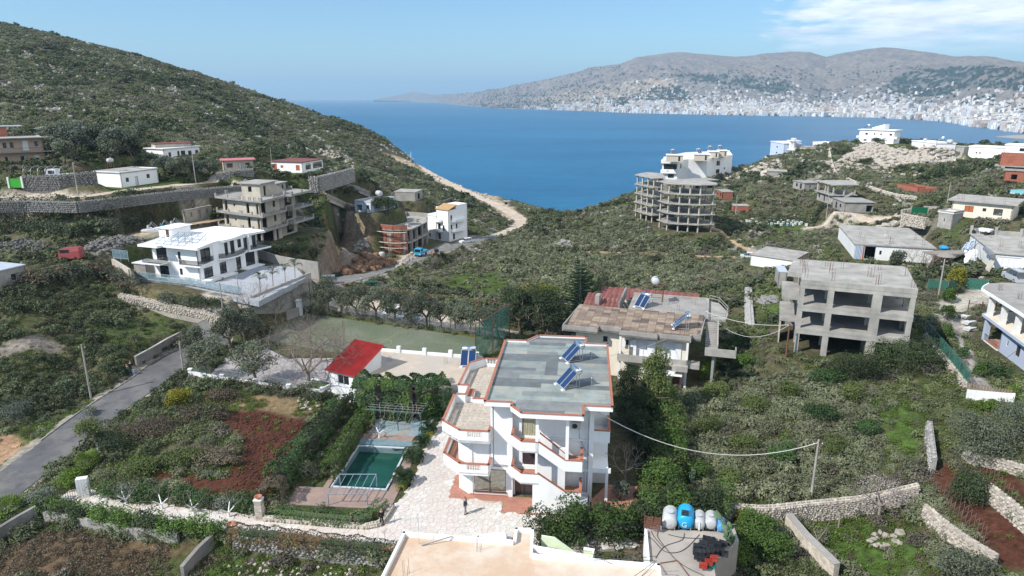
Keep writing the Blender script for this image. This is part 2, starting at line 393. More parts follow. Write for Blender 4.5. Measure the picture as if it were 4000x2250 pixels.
m27=mat('red_hollow_brick',(.32,.115,.075),.88,.2,3.0,.25,rnd=.2)
m28=mat('terracotta_coping',(.37,.145,.095),.7,.12,2.0,.1)
m29=mat('terracotta_floor',(.40,.20,.14),.7,.12,2.5,.1)
m30=mat('salmon_tile',(.40,.19,.14),.65,.10,2.5,.08,rnd=.12)
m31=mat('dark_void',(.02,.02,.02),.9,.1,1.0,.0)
m32=mat('black_metal',(.03,.03,.032),.5,.1,1.0,.0)
m33=mat('grey_metal',(.30,.31,.32),.45,.08,2.0,.03,metal=.6)
m34=mat('galvanised_steel',(.50,.52,.54),.42,.08,2.0,.03,metal=.5)
m35=mat('polished_steel',(.75,.76,.78),.22,.03,2.0,.0,metal=.95)
m36=mat('rusted_steel',(.16,.075,.045),.85,.25,4.0,.15)
m37=mat('blue_grey_painted_pipe',(.20,.27,.33),.5,.08,3.0,.05)
m38=mat('grey_wood',(.22,.17,.13),.85,.2,4.0,.15)
m39=mat('red_brown_wood',(.16,.075,.05),.85,.2,4.0,.15)
m40=mat('old_red_roof_tile',(.20,.075,.065),.85,.2,2.0,.2,rnd=.15)
m41=mat('bright_red_roof_metal',(.36,.030,.028),.6,.16,1.0,.0)
m42=mat('faded_red_sheet',(.50,.17,.17),.6,.15,1.0,.05)
m43=mat('white_roof_sheet',(.66,.67,.68),.5,.05,1.0,.04)
m44=mat('blue_grey_roof_sheet',(.42,.47,.52),.5,.06,1.0,.04)
m45=mat('bark',(.15,.12,.095),.95,.25,5.0,.4)
m46=mat('pale_bark',(.27,.23,.19),.95,.2,5.0,.3)
m47=mat('limewashed_bark',(.78,.79,.80),.9,.06,5.0,.2)
m48=mat('bare_twigs',(.22,.175,.15),.95,.2,3.0,.0,rnd=.2)
m49=mat('limestone',(.30,.29,.27),.9,.25,2.5,.5,rnd=.3,coord='world')
m50=mat('pale_limestone',(.43,.385,.325),.9,.22,2.5,.45,rnd=.22,coord='world')
m51=mat('grey_limestone',(.17,.165,.155),.9,.25,2.5,.5,rnd=.3,coord='world')
m52=mat('pale_cable',(.55,.53,.48),.6,.0,1.0,.0)
m53=mat('dark_cable',(.05,.05,.05),.6,.0,1.0,.0)
m54=mat('grey_painted_tank',(.46,.47,.47),.5,.08,1.5,.05,stain=.2)
m55=mat('bright_blue_tank',(.02,.34,.62),.38,.05,1.5,.03)
m56=mat('mid_blue_tank',(.08,.30,.62),.4,.05,1.5,.03)
m57=mat('white_tank',(.48,.50,.50),.5,.06,1.5,.05)
def glass_mat(name,tint,rough=.06):
 m=bpy.data.materials.new(name);m.use_nodes=True;t=NT(m.node_tree)
 b=t.n('ShaderNodeBsdfPrincipled',Base_Color=c4(tint),Roughness=rough,Metallic=.0);b.inputs['Specular IOR Level'].default_value=.9
 b.inputs['Coat Weight'].default_value=.6;b.inputs['Coat Roughness'].default_value=.04
 t.n('ShaderNodeOutputMaterial',Surface=b.outputs[0]);MATS[name]=m;return m
m58=glass_mat('dark_window_glass',(.025,.03,.035))
m59=glass_mat('mirror_window_glass',(.10,.10,.09),.03)
m59.node_tree.nodes['Principled BSDF'].inputs['Metallic'].default_value=.85
m59.node_tree.nodes['Principled BSDF'].inputs['Base Color'].default_value=(.33,.32,.28,1)
m60=glass_mat('solar_collector_glass',(.012,.032,.09),.14)
# building kit
def rot2(x,y,a):return x*cos(a)-y*sin(a),x*sin(a)+y*cos(a)
class Bld:
 """a building: an Empty at the front left corner, local a along the front, b away, z up from its base"""
 def __init__(s,name,label,cat,A,B=None,z=.0,ang=None,group=None,world=False,zpx=None):
  zz=z if zpx is None else zpx
  P=Vector(A)if world else hp(A[0],A[1],zz)
  if ang is None:
   Q=hp(B[0],B[1],zz);ang=atan2(Q.y-P.y,Q.x-P.x);s.w=(Q-P).to_2d().length
  s.ang=ang;s.O=Vector((P.x,P.y,z));s.z=z
  s.root=empty(name,s.O,ang,label,cat,group)
 def l(s,x,y,z):
  """local (a, b) of pixel x, y lying at absolute height z"""
  p=hp(x,y,z)-s.O;return rot2(p.x,p.y,-s.ang)
 def wp(s,a,b,z=.0):
  x,y=rot2(a,b,s.ang);return Vector((s.O.x+x,s.O.y+y,s.z+z))
 def box(s,name,m,a0,b0,z0,a1,b1,z1,parent=None,**kw):
  return MB().box(a0,b0,z0,a1,b1,z1).bd(name,m,parent or s.root,**kw)
 def slab(s,fp,z0,z1,m,name='roof',**kw):
  return MB().prism(fp,z0,z1).bd(name,m,s.root,**kw)
 def part(s,mb,name,m,parent=None,**kw):return mb.bd(name,m,parent or s.root,**kw)
 def parapet(s,fp,z0,z1,th,m,name='parapet',coping=None,close=True,cw=.06):
  mb=MB();cp=MB();n=len(fp);rng=range(n if close else n-1)
  for i in rng:
   p,q=fp[i],fp[(i+1)%n];wS(mb,p,q,0,None,z0,z1,-th,0)
   if coping:wS(cp,p,q,-cw,None,z1,z1+.07,-th-cw*.6,cw,ext=cw)
  o=mb.bd(name,m,s.root)
  if coping:cp.bd('coping',coping,s.root)
  return o
 def walls(s,fp,z0,z1,m,ops=None,th=.22,name='wall',frame=None,glass=None,edges=None,base=None):
  """closed footprint, counter-clockwise seen from above; ops[edge] = [(s0, s1, h0, h1, kind)], s from the edge's start in metres or as a share if < 0"""
  ops=ops or{};n=len(fp);mb=MB()
  for i in range(n):
   if edges is not None and i not in edges:continue
   p,q=fp[i],fp[(i+1)%n];L=math.hypot(q[0]-p[0],q[1]-p[1]);O=[]
   for o in ops.get(i,[]):
    O.append((o[0],min(o[1],L-.02),o[2],o[3]))
   cuts=sorted(set([0,L]+[o[0]for o in O]+[o[1]for o in O]))
   for c0,c1 in zip(cuts[:-1],cuts[1:]):
    if c1-c0<1e-3:continue
    zc=z0;mid=(c0+c1)/2
    for o in sorted([o for o in O if o[0]<=mid<=o[1]],key=lambda o:o[2]):
     if o[2]>zc:wS(mb,p,q,c0,c1,zc,o[2],-th,0)
     zc=max(zc,o[3])
    if z1>zc:wS(mb,p,q,c0,c1,zc,z1,-th,0)
   for o in ops.get(i,[]):s.opening(p,q,o,th)
  return mb.bd(name,m,s.root)
 def opening(s,p,q,o,th):
  kind=o[4]if len(o)>4 else 'void'
  if kind=='void':return
  s0,s1,h0,h1=o[:4];fm={'w':m61,'d':m32,'b':m62,'g':m63}.get(kind[0],m61)
  nm='door' if 'D' in kind else 'window';f=MB();t=.06
  for(a,b_,c,d)in((s0,s1,h0,h0+t),(s0,s1,h1-t,h1),(s0,s0+t,h0+t,h1-t),(s1-t,s1,h0+t,h1-t)):wS(f,p,q,a,b_,c,d,-.14,-.05)
  k=max(1,round((s1-s0)/.9))
  for j in range(1,k):c=s0+(s1-s0)*j/k;wS(f,p,q,c-t/2,c+t/2,h0+t,h1-t,-.14,-.05)
  fo=f.bd(nm,fm,s.root);g=MB();wS(g,p,q,s0+t,s1-t,h0+t,h1-t,-.12,-.10)
  gm_=m58
  if 'S' in kind:gm_=m64
  if 'W' in kind:gm_=m65
  if 'R' in kind:gm_=m66
  if 'M' in kind:gm_=m59
  g.bd('shutter' if gm_ is not m58 and gm_ is not m59 else 'pane',gm_,fo)
 def rebar(s,a,b,z,h=1.1,n=4,r=.16,parent=None):
  mb=MB()
  for i in range(n):x=a+(r if i&1 else-r)*R_.uniform(.7,1.2);y=b+(r if i&2 else-r)*R_.uniform(.7,1.2);mb.tube((x,y,z-.1),(x+R_.uniform(-.06,.06),y+R_.uniform(-.06,.06),z+h*R_.uniform(.7,1.1)),.014,.012,4)
  mb.bd('rebar_cluster',m36,s.root)
def wS(mb,p,q,s0,s1,z0,z1,n0,n1,ext=.0):
 L=math.hypot(q[0]-p[0],q[1]-p[1]);
 if s1 is None:s1=L+ext
 dx,dy=(q[0]-p[0])/L,(q[1]-p[1])/L;nx,ny=dy,-dx
 P=[(p[0]+dx*s+nx*n,p[1]+dy*s+ny*n)for s,n in((s0,n1),(s1,n1),(s1,n0),(s0,n0))]
 mb.raw([(x,y,z0)for x,y in P]+[(x,y,z1)for x,y in P],[(3,2,1,0),(4,5,6,7),(0,1,5,4),(1,2,6,5),(2,3,7,6),(3,0,4,7)])
def rect(a0,b0,a1,b1):return[(a0,b0),(a1,b0),(a1,b1),(a0,b1)]
m61=mat('white_frame_paint',(.7,.7,.7),.5,.03,1,0)
m62=mat('brown_frame_paint',(.09,.05,.03),.5,.1,1,0)
m63=mat('green_frame_paint',(.06,.16,.12),.5,.1,1,0)
m64=mat('shutter_slats',(.55,.56,.56),.6,.05,1,0)
m65=mat('white_panel_paint',(.74,.75,.76),.5,.03,1,0)
m66=mat('orange_brown_shutter',(.40,.11,.04),.6,.06,1,0)
m67=mat('cream_curtain',(.42,.40,.28),.9,.15,3,.1)
m68=mat('dark_curtain',(.07,.045,.05),.9,.2,3,.1)
def sH(P,rz,label,n=2,s=1.0,group=None,tank=None):
 """tilted collector panels on a steel frame with a tank behind their top edge"""
 r=empty('solar_water_heater',P,rz,label,'solar heater',group)
 w_=.82*s;L=1.95*s;el=radians(43)
 for k in range(n):
  x0=(k-n/2)*w_*1.04;p=MB();f=MB()
  def q(u,v,h):return(x0+u,v*cos(el)-h*sin(el)*0-L*cos(el)/2,v*sin(el)+h+.12)
  def slab(mb,u0,u1,v0,v1,h0,h1):mb.raw([q(u0,v0,h0),q(u1,v0,h0),q(u1,v1,h0),q(u0,v1,h0),q(u0,v0,h1),q(u1,v0,h1),q(u1,v1,h1),q(u0,v1,h1)],[(3,2,1,0),(4,5,6,7),(0,1,5,4),(1,2,6,5),(2,3,7,6),(3,0,4,7)])
  slab(f,0,w_,0,L,0,.08);fo=f.bd('collector_panel',m34,r);slab(p,.05,w_-.05,.05,L-.05,.082,.09);p.bd('collector_glass',m60,fo)
 y1=L*cos(el)/2;z1=L*sin(el);fr=MB()
 for x in(-w_*n*.35,w_*n*.35):
  fr.tube((x,y1+.1,0),(x,y1-.05,z1+.1),.03,.03,5);fr.tube((x,y1+.35,0),(x,y1+.3,z1+.05),.03,.03,5);fr.tube((x,-y1,.1),(x,y1+.3,.1),.025,.025,5)
 fr.bd('stand',m34,r)
 t_=MB();rad=.31*s;hl=n*w_*.46
 t_.lathe((-hl,y1+.25,z1+.25),[(.05,-.02),(rad*.8,0),(rad,.06),(rad,2*hl-.06),(rad*.8,2*hl),(.05,2*hl+.02)],16,(1,0,0));t_.bd('water_tank',tank or m35,r)
 ft=MB()
 for x in(-w_*n*.45,w_*n*.45):ft.box(x-.18,-y1-.15,0,x+.18,-y1+.15,.12)
 ft.bd('footing',m17,r)
 return r
def tank(P,rz,r,L,m,label,name='water_tank',legs=.0,vert=False,cat='water tank',group=None):
 root=empty(name,P,rz,label,cat,group);mb=MB();ax=(0,0,1)if vert else(0,1,0);c=(0,0,legs)if vert else(0,-L/2,legs+r)
 mb.lathe(c,[(r*.12,-.10*r),(r*.6,-.02*r),(r*.92,.12*r),(r,.3*r),(r,L-.3*r),(r*.92,L-.12*r),(r*.6,L+.02*r),(r*.12,L+.1*r)],20,ax);mb.bd('tank_body',m,root)
 mb=MB();
 if vert:mb.lathe((0,0,legs+L),[(r*.3,-.05),(r*.3,.08)],12)
 else:mb.lathe((0,-L*.12,legs+2*r-.04),[(.22*r/.6,0),(.22*r/.6,.10),(.26*r/.6,.10),(.26*r/.6,.14)],12)
 mb.bd('hatch',m,root)
 if legs>.02:
  mb=MB()
  for x,y in((-r*.7,-r*.6 if vert else-L*.35),(r*.7,-r*.6 if vert else-L*.35),(r*.7,r*.6 if vert else L*.35),(-r*.7,r*.6 if vert else L*.35)):mb.box(x-.05,y-.05,-.02,x+.05,y+.05,legs+r*.3)
  mb.bd('stand',m36 if legs>.5 else m34,root)
 return root
def pole(P,h,label,m=None,arm=False,lamp=False,r=.14,lean=.0,group='power poles'):
 root=empty('power_pole',P,0,label,'utility pole',group);mb=MB();mb.tube((0,0,-.5),(lean,0,h),r,r*.62,8);mb.bd('shaft',m or m24,root)
 if arm:
  mb=MB();mb.box(-.5,-.04,h-.5,.5,.04,h-.42);mb.bd('crossarm',m36,root)
  for x in(-.4,.4):MB().lathe((x,0,h-.42),[(.04,0),(.05,.06),(.02,.12)],6).bd('insulator',m65,root)
 if lamp:
  mb=MB();mb.tube((lean,0,h-.2),(lean-.9,-.2,h+.25),.03,.03,5);o=mb.bd('lamp_arm',m34,root);MB().box(lean-1.35,-.3,h+.2,lean-.85,-.12,h+.3).bd('lamp_head',m65,root)
 return root
def cable(A,B,sag,r,m,label,name='cable',n=16):
 A=Vector(A);B=Vector(B);pts=[]
 for i in range(n+1):
  t_=i/n;p=A.lerp(B,t_);p.z-=sag*4*t_*(1-t_);pts.append(p)
 return MB().path(pts,r,5).bd(name,m,label=label,cat='cable')
# plants
def lC(cs,rs,n,size,seed=0,fill=.45,up=.35,flat=1.0,asp=.6,low=-.55):
 rn=np.random.RandomState(seed);cs=np.asarray(cs,float);rs=np.asarray(rs,float)
 if rs.ndim==1:rs=np.stack([rs,rs,rs*flat],1)
 w_=(rs[:,0]*rs[:,2]);k=rn.choice(len(cs),n,p=w_/w_.sum())
 d=rn.normal(size=(n,3));d/=np.linalg.norm(d,axis=1)[:,None];d[:,2]=np.where(d[:,2]<low,-d[:,2],d[:,2])
 q=(fill+(1-fill)*rn.rand(n)**.6)*(1+.16*np.sin(5*d[:,0]+k)*np.cos(4*d[:,1]+2*k)+.10*np.sin(11*d[:,2]+3*k))
 P=cs[k]+d*q[:,None]*rs[k]
 nn=d*.7+rn.normal(size=(n,3))*.55;nn[:,2]+=up;nn/=np.linalg.norm(nn,axis=1)[:,None]
 a=np.cross(nn,rn.normal(size=(n,3)));a/=np.linalg.norm(a,axis=1)[:,None];b_=np.cross(nn,a)
 s_=size*rn.uniform(.6,1.4,n)[:,None]
 V=np.stack([P-a*s_*.5,P-b_*s_*asp*.5+a*s_*.1,P+a*s_*.5,P+b_*s_*asp*.5],1).reshape(-1,3)
 return V,np.arange(4*n).reshape(n,4)
def limb_tree(mb,P,d,L,r,depth,rn,spread=.6,ends=None,up=.15,nb=3,taper=.62,sides=5,shrink=.72):
 """recursive limbs; ends collects twig tips"""
 P=Vector(P);d=Vector(d).normalized();k=2 if depth>1 else 1;q=P
 for i in range(k):
  d2=(d+Vector((rn.uniform(-.18,.18),rn.uniform(-.18,.18),rn.uniform(-.08,.14)))).normalized();nx=q+d2*(L/k);ra=r*(1-(1-taper)*i/k);rb=r*(1-(1-taper)*(i+1)/k)
  mb.tube(q,nx,ra,rb,max(3,sides),cap=False);q=nx;d=d2
 if ends is not None and depth<=2:ends.append(q.copy())
 if depth<=0:return
 for i in range(nb if depth>1 else nb-1+(rn.random()<.5)):
  az_=2*pi*(i+rn.uniform(-.3,.3))/nb;u=d.orthogonal().normalized();v=d.cross(u)
  d3=(d*(1-spread*.35)+(u*cos(az_)+v*sin(az_))*spread*rn.uniform(.7,1.25)+Vector((0,0,up))).normalized()
  limb_tree(mb,q,d3,L*shrink*rn.uniform(.8,1.15),r*taper,depth-1,rn,spread,ends,up,nb,taper,sides-1,shrink)
LEAF=dict(olive=lM('olive_foliage',(.075,.092,.058),(.150,.170,.112),.22),citrus=lM('glossy_green_foliage',(.040,.085,.018),(.110,.180,.038),.25),laurel=lM('hedge_foliage',(.028,.068,.024),(.085,.145,.045),.25),dark=lM('dark_evergreen_foliage',(.030,.048,.022),(.070,.096,.038),.25),cypress=lM('moss_green_foliage',(.065,.095,.026),(.125,.155,.050),.2),yellow=lM('yellow_green_foliage',(.14,.15,.018),(.30,.27,.03),.2),rust=lM('russet_vine_foliage',(.075,.070,.026),(.185,.105,.042),.3),brown=lM('dry_brown_brush',(.085,.070,.048),(.165,.135,.090),.3),grey=lM('grey_green_foliage',(.09,.115,.085),(.165,.19,.15),.25),bright=lM('bright_green_foliage',(.06,.12,.015),(.15,.22,.03),.25),pine=lM('needle_foliage',(.020,.042,.020),(.050,.085,.038),.2),blossom=lM('pale_blossom',(.42,.38,.38),(.62,.56,.56),.2))
TREE_CACHE={}
def tree_meshes(kind,h,r,leaf,n,size,trunk,seed,th=.32,nb=3,flat=.85,spread=.75,cr=.42):
 key=(kind,h,r,leaf,n,size,seed)
 if key in TREE_CACHE:return TREE_CACHE[key]
 rn=random.Random(seed);mb=MB();ends=[]
 limb_tree(mb,(0,0,-.3),(rn.uniform(-.12,.12),rn.uniform(-.12,.12),1),h*th+.3,max(.06,r*.085),3,rn,spread,ends,.12,nb,.66,6)
 tm=mb.mesh('trunk',trunk)
 E=np.array([tuple(e)for e in ends]);E=E[E[:,2]>h*.2]
 c0=E.mean(0);sc_=np.array([r*.72,r*.72,h*.30])/np.maximum(np.abs(E-c0).max(0),.01);E=(E-c0)*sc_;E[:,2]+=h*.66
 E[:,:2]+=c0[:2]*.5;k=min(len(E),16);E=E[rn.sample(range(len(E)),k)]
 rs=np.array([r*cr*rn.uniform(.75,1.25)for _ in range(k)])
 V,Q=lC(E,rs,n,size,seed,.35,.4,flat);cm=nM('crown',V,Q,leaf,False)
 TREE_CACHE[key]=(tm,cm);return tm,cm
def tree(name,label,P,h,r,leaf='olive',n=3500,size=.16,trunk=None,seed=1,cat='tree',group=None,sc=1.0,rz=None,**kw):
 root=empty(name,P,R_.uniform(0,6.28)if rz is None else rz,label,cat,group)
 tm,cm=tree_meshes(name,h,r,LEAF[leaf],n,size,trunk or m45,seed,**kw)
 link('trunk',tm,root);link('crown',cm,root);root.scale=(sc,sc,sc);return root
def bush(name,label,P,rx,ry,h,leaf,n=1500,size=.14,seed=1,cat='shrub',group=None,rz=.0,fill=.55,lumps=7,stem=True):
 rn=random.Random(seed);root=empty(name,P,rz,label,cat,group)
 cs=[(0,0,h*.42)]+[(rn.uniform(-.55,.55)*rx,rn.uniform(-.55,.55)*ry,h*rn.uniform(.3,.72))for _ in range(lumps)]
 rs=[(rx*.75,ry*.75,h*.5)]+[(rx*rn.uniform(.3,.5),ry*rn.uniform(.3,.5),h*rn.uniform(.22,.34))for _ in range(lumps)]
 V,Q=lC(cs,rs,n,size,seed,fill,.4);V[:,2]=np.maximum(V[:,2],-.1);link('crown',nM('crown',V,Q,LEAF[leaf],False),root)
 if stem:
  mb=MB()
  for i in range(6):a=i*1.05;mb.tube((0,0,-.2),(cos(a)*rx*.5,sin(a)*ry*.5,h*.6),.04,.015,4)
  mb.bd('stem',m45,root)
 return root
def hedge(name,label,path,w_,h,leaf,n,size=.14,seed=1,cat='hedge',bumpy=.18,group=None,leaf2=None):
 """clipped hedge along world points: leafy outside over hidden boxes added to block light"""
 rn=np.random.RandomState(seed);O=path[0];root=empty(name,O,0,label,cat,group);core=MB();Ls=[(path[i+1]-path[i]).length for i in range(len(path)-1)];tot=sum(Ls)
 hh=h if callable(h)else(lambda t_:h)
 Vs=[];
 for i,(a,b_)in enumerate(zip(path[:-1],path[1:])):
  a2=a-O;b2=b_-O;t0=sum(Ls[:i])/tot;t1=sum(Ls[:i+1])/tot;m=max(10,int(n*Ls[i]/tot));t_=rn.rand(m);d=(b2-a2).normalized();nx,ny=d.y,-d.x
  k=max(1,int(Ls[i]/1.2))
  for j in range(k):
   if(i==0 and j==0)or(i==len(path)-2 and j==k-1):continue
   p=a2.lerp(b2,(j+.5)/k);hc=hh(t0+(t1-t0)*(j+.5)/k)*.72;core.obox((p.x,p.y,p.z-.2),Ls[i]/k*1.02,w_*.5,hc+.1,atan2(d.y,d.x))
  ph=rn.uniform(-.35,pi+.35,m);hp_=np.array([hh(t0+(t1-t0)*x)for x in t_])
  P=np.array(a2)[None]+np.array(b2-a2)[None]*t_[:,None];lump=1+bumpy*np.sin(t_*Ls[i]*2.1+ph*2)*np.cos(t_*Ls[i]*.9+seed)+rn.uniform(-.06,.06,m)
  ce=np.sign(np.cos(ph))*np.abs(np.cos(ph))**.55;se=np.sign(np.sin(ph))*np.abs(np.sin(ph))**.55
  off=ce*w_/2*lump;P[:,0]+=nx*off;P[:,1]+=ny*off;P[:,2]+=hp_*(.5+.5*se*lump)-(np.abs(ce)>.9)*rn.rand(m)*hp_*.5
  nn=np.stack([nx*ce,ny*ce,se+.25],1)+rn.normal(size=(m,3))*.5;nn/=np.linalg.norm(nn,axis=1)[:,None]
  A=np.cross(nn,rn.normal(size=(m,3)));A/=np.linalg.norm(A,axis=1)[:,None];B=np.cross(nn,A);s_=size*rn.uniform(.6,1.4,m)[:,None]
  Vs.append(np.stack([P-A*s_*.5,P-B*s_*.32+A*s_*.1,P+A*s_*.5,P+B*s_*.32],1).reshape(-1,3))
 V=np.concatenate(Vs);nq=len(V)//4;Q=np.arange(4*nq).reshape(nq,4)
 core.bd('branches_or_core',m45,root)  # hedge core: plain boxes added behind the leaves to stop light passing
 if leaf2:
  pick=(vN(V[::4,0],V[::4,1]+V[::4,2],.45,seed,3)>.5);k2=np.repeat(pick,4)
  for msk,lf in((~k2,leaf),(k2,leaf2)):
   v=V[msk];link('foliage',nM('foliage',v,np.arange(len(v)).reshape(-1,4),LEAF[lf],False),root)
 else:link('foliage',nM('foliage',V,Q,LEAF[leaf],False),root)
 return root
def bT(name,label,P,h,r0,seed,depth=4,spread=.8,m=None,nb=3,th=.3,lime=.0,cat='bare tree',group=None,up=.1,shrink=.72,twig=None):
 rn=random.Random(seed);root=empty(name,P,0,label,cat,group);tr=MB();ends=[]
 L0=h*th;tr.tube((0,0,-.3),(0,0,L0),r0,r0*.8,7,cap=False);low=MB();upm=MB()
 for i in range(nb+1):
  a=2*pi*(i+rn.uniform(-.2,.2))/(nb+1);d=Vector((cos(a)*spread,sin(a)*spread,.75+rn.uniform(-.1,.3))).normalized()
  L1=h*.26;q=Vector((0,0,L0*rn.uniform(.85,1)));e=q+d*L1;low.tube(q,e,r0*.55,r0*.4,6,cap=False)
  for j in range(nb):
   b_=2*pi*j/nb+rn.random();u=d.orthogonal().normalized();v=d.cross(u);d3=(d+(u*cos(b_)+v*sin(b_))*spread*.8+Vector((0,0,up))).normalized()
   limb_tree(upm,e,d3,h*.2,r0*.32,depth-1,rn,spread,None,up,nb,.6,4,shrink)
 tr.bd('trunk',m47 if lime>0 else(m or m46),root)
 low.bd('limb',m47 if lime>.5 else(m or m46),root);upm.bd('branches_or_core',twig or m48,root)
 return root
def inset(fp,d):
 n=len(fp);out=[]
 for i in range(n):
  p,q,r=Vector(fp[i-1]),Vector(fp[i]),Vector(fp[(i+1)%n]);d1=(q-p).normalized();d2=(r-q).normalized();n1_=Vector((-d1.y,d1.x));n2_=Vector((-d2.y,d2.x));m_=(n1_+n2_);m_=m_/max(.3,m_.length_squared)*2
  out.append(tuple(q+m_*d))
 return out
def clip(poly,x0,x1,y0,y1):
 def cut(P,f):
  out=[]
  for i in range(len(P)):
   a,b_=P[i-1],P[i];fa,fb=f(a),f(b_)
   if(fa>=0)!=(fb>=0):k=fa/(fa-fb);out.append((a[0]+(b_[0]-a[0])*k,a[1]+(b_[1]-a[1])*k))
   if fb>=0:out.append(b_)
  return out
 for f in(lambda p:p[0]-x0,lambda p:x1-p[0],lambda p:p[1]-y0,lambda p:y1-p[1]):
  poly=cut(poly,f)
  if len(poly)<3:return[]
 return poly
def pfill(mb,pts,b0,b1):
 """vertical plate in the a-z plane between depths b0 and b1"""
 n=len(pts);mb.raw([(a,b0,z)for a,z in pts]+[(a,b1,z)for a,z in pts],[tuple(range(n)),tuple(range(n,2*n))[::-1]]+[((i+1)%n,i,n+i,n+(i+1)%n)for i in range(n)]);return mb
def mass(name,label,pts,w_,h,leaf,n,size=.2,seed=1,cat='hedge',leaf2=None,group=None,r0=.9):
 """loose leafy mass of overlapping lumps along world points"""
 rn=random.Random(seed);O=pts[0];root=empty(name,O,0,label,cat,group);cs,rs=[],[];P=along(pts,w_*.28);tw=MB()
 for i,p in enumerate(P):
  for _ in range(3):r=w_*rn.uniform(.26,.42)*r0;hh=(h(i/len(P))if callable(h)else h)*rn.uniform(.55,1.0);q=p-O;c=(q.x+rn.uniform(-.32,.32)*w_,q.y+rn.uniform(-.32,.32)*w_,q.z+hh-r*.7);cs.append(c);rs.append((r,r,r*.9));cs.append((c[0],c[1],max(.2,c[2]*.5+q.z*.5)));rs.append((r*1.05,r*1.05,max(.4,c[2]*.5)))
  tw.tube(p-O,(cs[-1][0],cs[-1][1],cs[-2][2]),.06,.03,4)
 V,Q=lC(cs,rs,n,size,seed,.72,.4,low=-.3);V[:,2]=np.maximum(V[:,2],-1.0);tw.bd('branches_or_core',m45,root)
 pick=np.repeat(vN(V[::4,0],V[::4,1]+V[::4,2],.5,seed,3)>(.5 if leaf2 else 9),4)
 for msk,lf in((~pick,leaf),(pick,leaf2)):
  if lf and msk.any():v=V[msk];link('foliage',nM('foliage',v,np.arange(len(v)).reshape(-1,4),LEAF[lf],False),root)
 return root
def along(pts,step):
 out=[]
 for a,b_ in zip(pts[:-1],pts[1:]):
  L=(b_-a).length;n=max(1,round(L/step));out+=[a.lerp(b_,i/n)for i in range(n)]
 out.append(pts[-1]);return out
# other buildings
FOOT=[]
def foot(b,fp,dz=-.05):
 FOOT.append(([tuple(b.wp(*p))[:2]for p in fp],b.z+dz))
def fr(w_,L_):return[(a*w_,b_*w_,c,d,k)for a,b_,c,d,k in L_]
def house(name,label,A,B,depth,zb,h,wm,rm_,ov=.35,front=(),right=(),left=(),back=(),th=.18,par=.0,cat='house',group=None,cop=None,below=2.5,slabs=True):
 """rectangular building; A, B = photograph spots of the roof's front edge; depth in metres or the spot of the back left roof corner"""
 b=Bld(name,label,cat,A,B,zb,zpx=zb+h,group=group);w_=b.w
 if isinstance(depth,tuple):depth=abs(b.l(*depth,zb+h)[1])
 fp=rect(ov,ov,w_-ov,depth-ov);W2=w_-2*ov;D2=depth-2*ov
 ops={0:fr(W2,front),1:fr(D2,right),2:fr(W2,back),3:fr(D2,left)}
 b.walls(fp,-below,h-th,wm,ops);b.slab(rect(0,0,w_,depth),h-th,h,rm_)
 if par:b.parapet(rect(0,0,w_,depth),h,h+par,.12,wm,coping=cop)
 if slabs:b.slab(rect(ov+.2,ov+.2,w_-ov-.2,depth-ov-.2),-.1,.05,m25,'floor')
 foot(b,fp);b.fp=fp;b.d=depth;b.h=h;return b
# neighbour: beige house with tiled concrete roof
NB=Bld('beige_house','beige two storey house with brown slabbed flat roof and overhanging concrete eaves','house',(13.6,82.2,0),ang=radians(-16.11),z=.2,world=True)
NF=[(-7.4,.2),(-2.75,.2),(-2.7,1.15),(.02,1.05),(.02,.1),(4.85,-.15),(4.9,.15),(8.95,.05),(8.97,.97),(10.1,.97),(10.55,8.8),(-1.2,9.1),(-6.9,10)]
NB.slab(NF,6.2,6.45,m23,'eaves_slab');NB.parapet(NF,6.2,7.0,.14,m23,'eaves')
NB.walls([(-5.9,2.0),(.1,1.95),(.1,1.6),(8.6,1.3),(8.6,17),(-5.9,17)],-1.0,6.2,m18,{0:[(3.6,4.3,4.5,5.4,'w')],2:[(.5,1.1,4.5,5.3,'w'),(1.9,4.0,3.2,5.6,'wDW'),(5.4,7.3,3.2,5.6,'wDW'),(1.0,2.2,1.0,2.0,'w')],3:[(2,4,3.2,5.4,'void')]})
foot(NB,rect(-7.4,0,13,20.5))
for a0,a1 in((1.6,1.95),(3.4,4.4),(5.3,5.65),(6.9,7.6)):NB.box('shutter',m65,a0+.2,1.22,3.25,a1+.25,1.34,5.6)
for a0 in(3.25,4.6,.35,1.35):NB.box('shutter',m65,a0-5.9+3.0 if a0>3 else a0+.05,1.2 if a0<3 else 1.7,4.5,(a0-5.9+3.5)if a0>3 else a0+.45,1.28 if a0<3 else 1.78,5.4)
NB.box('balcony_slab',m24,.0,-.2,2.95,8.7,1.6,3.12);NB.parapet([(0,1.6),(0,-.2),(8.7,-.2),(8.7,1.6)],3.12,3.9,.12,m24,close=False,name='balcony_wall');NB.box('balcony_wall',m24,6.9,-.9,2.6,8.8,-.22,3.3);NB.box('balcony_slab',m24,8.7,.2,2.7,10.2,1.6,3.3)
for a in(.1,8.45):NB.box('column',m17,a,.1,-1,a+.28,.38,6.2)
NB.box('awning',m17,2.9,-1.2,2.05,8.2,.9,2.1);NB.box('door',m39,7.0,1.2,-.5,7.9,1.28,2.0)
NB.slab(rect(-.15,9.0,10.9,18.4),6.2,6.6,m23,'rear_roof');NB.parapet([(10.9,9),(10.9,18.4),(-.15,18.4)],6.6,6.95,.2,m24,close=False,name='rear_parapet');NB.box('wall',m25,-1.4,9,6.5,-1.1,17.6,7.9)
RS_=[mat('roof_tile_'+n_,c,.9,.16,1.3,.2,c2,rnd=.10)for n_,c,c2 in[('sand',(.28,.22,.165),None),('brown',(.205,.155,.12),None),('dark',(.13,.10,.085),None)]]
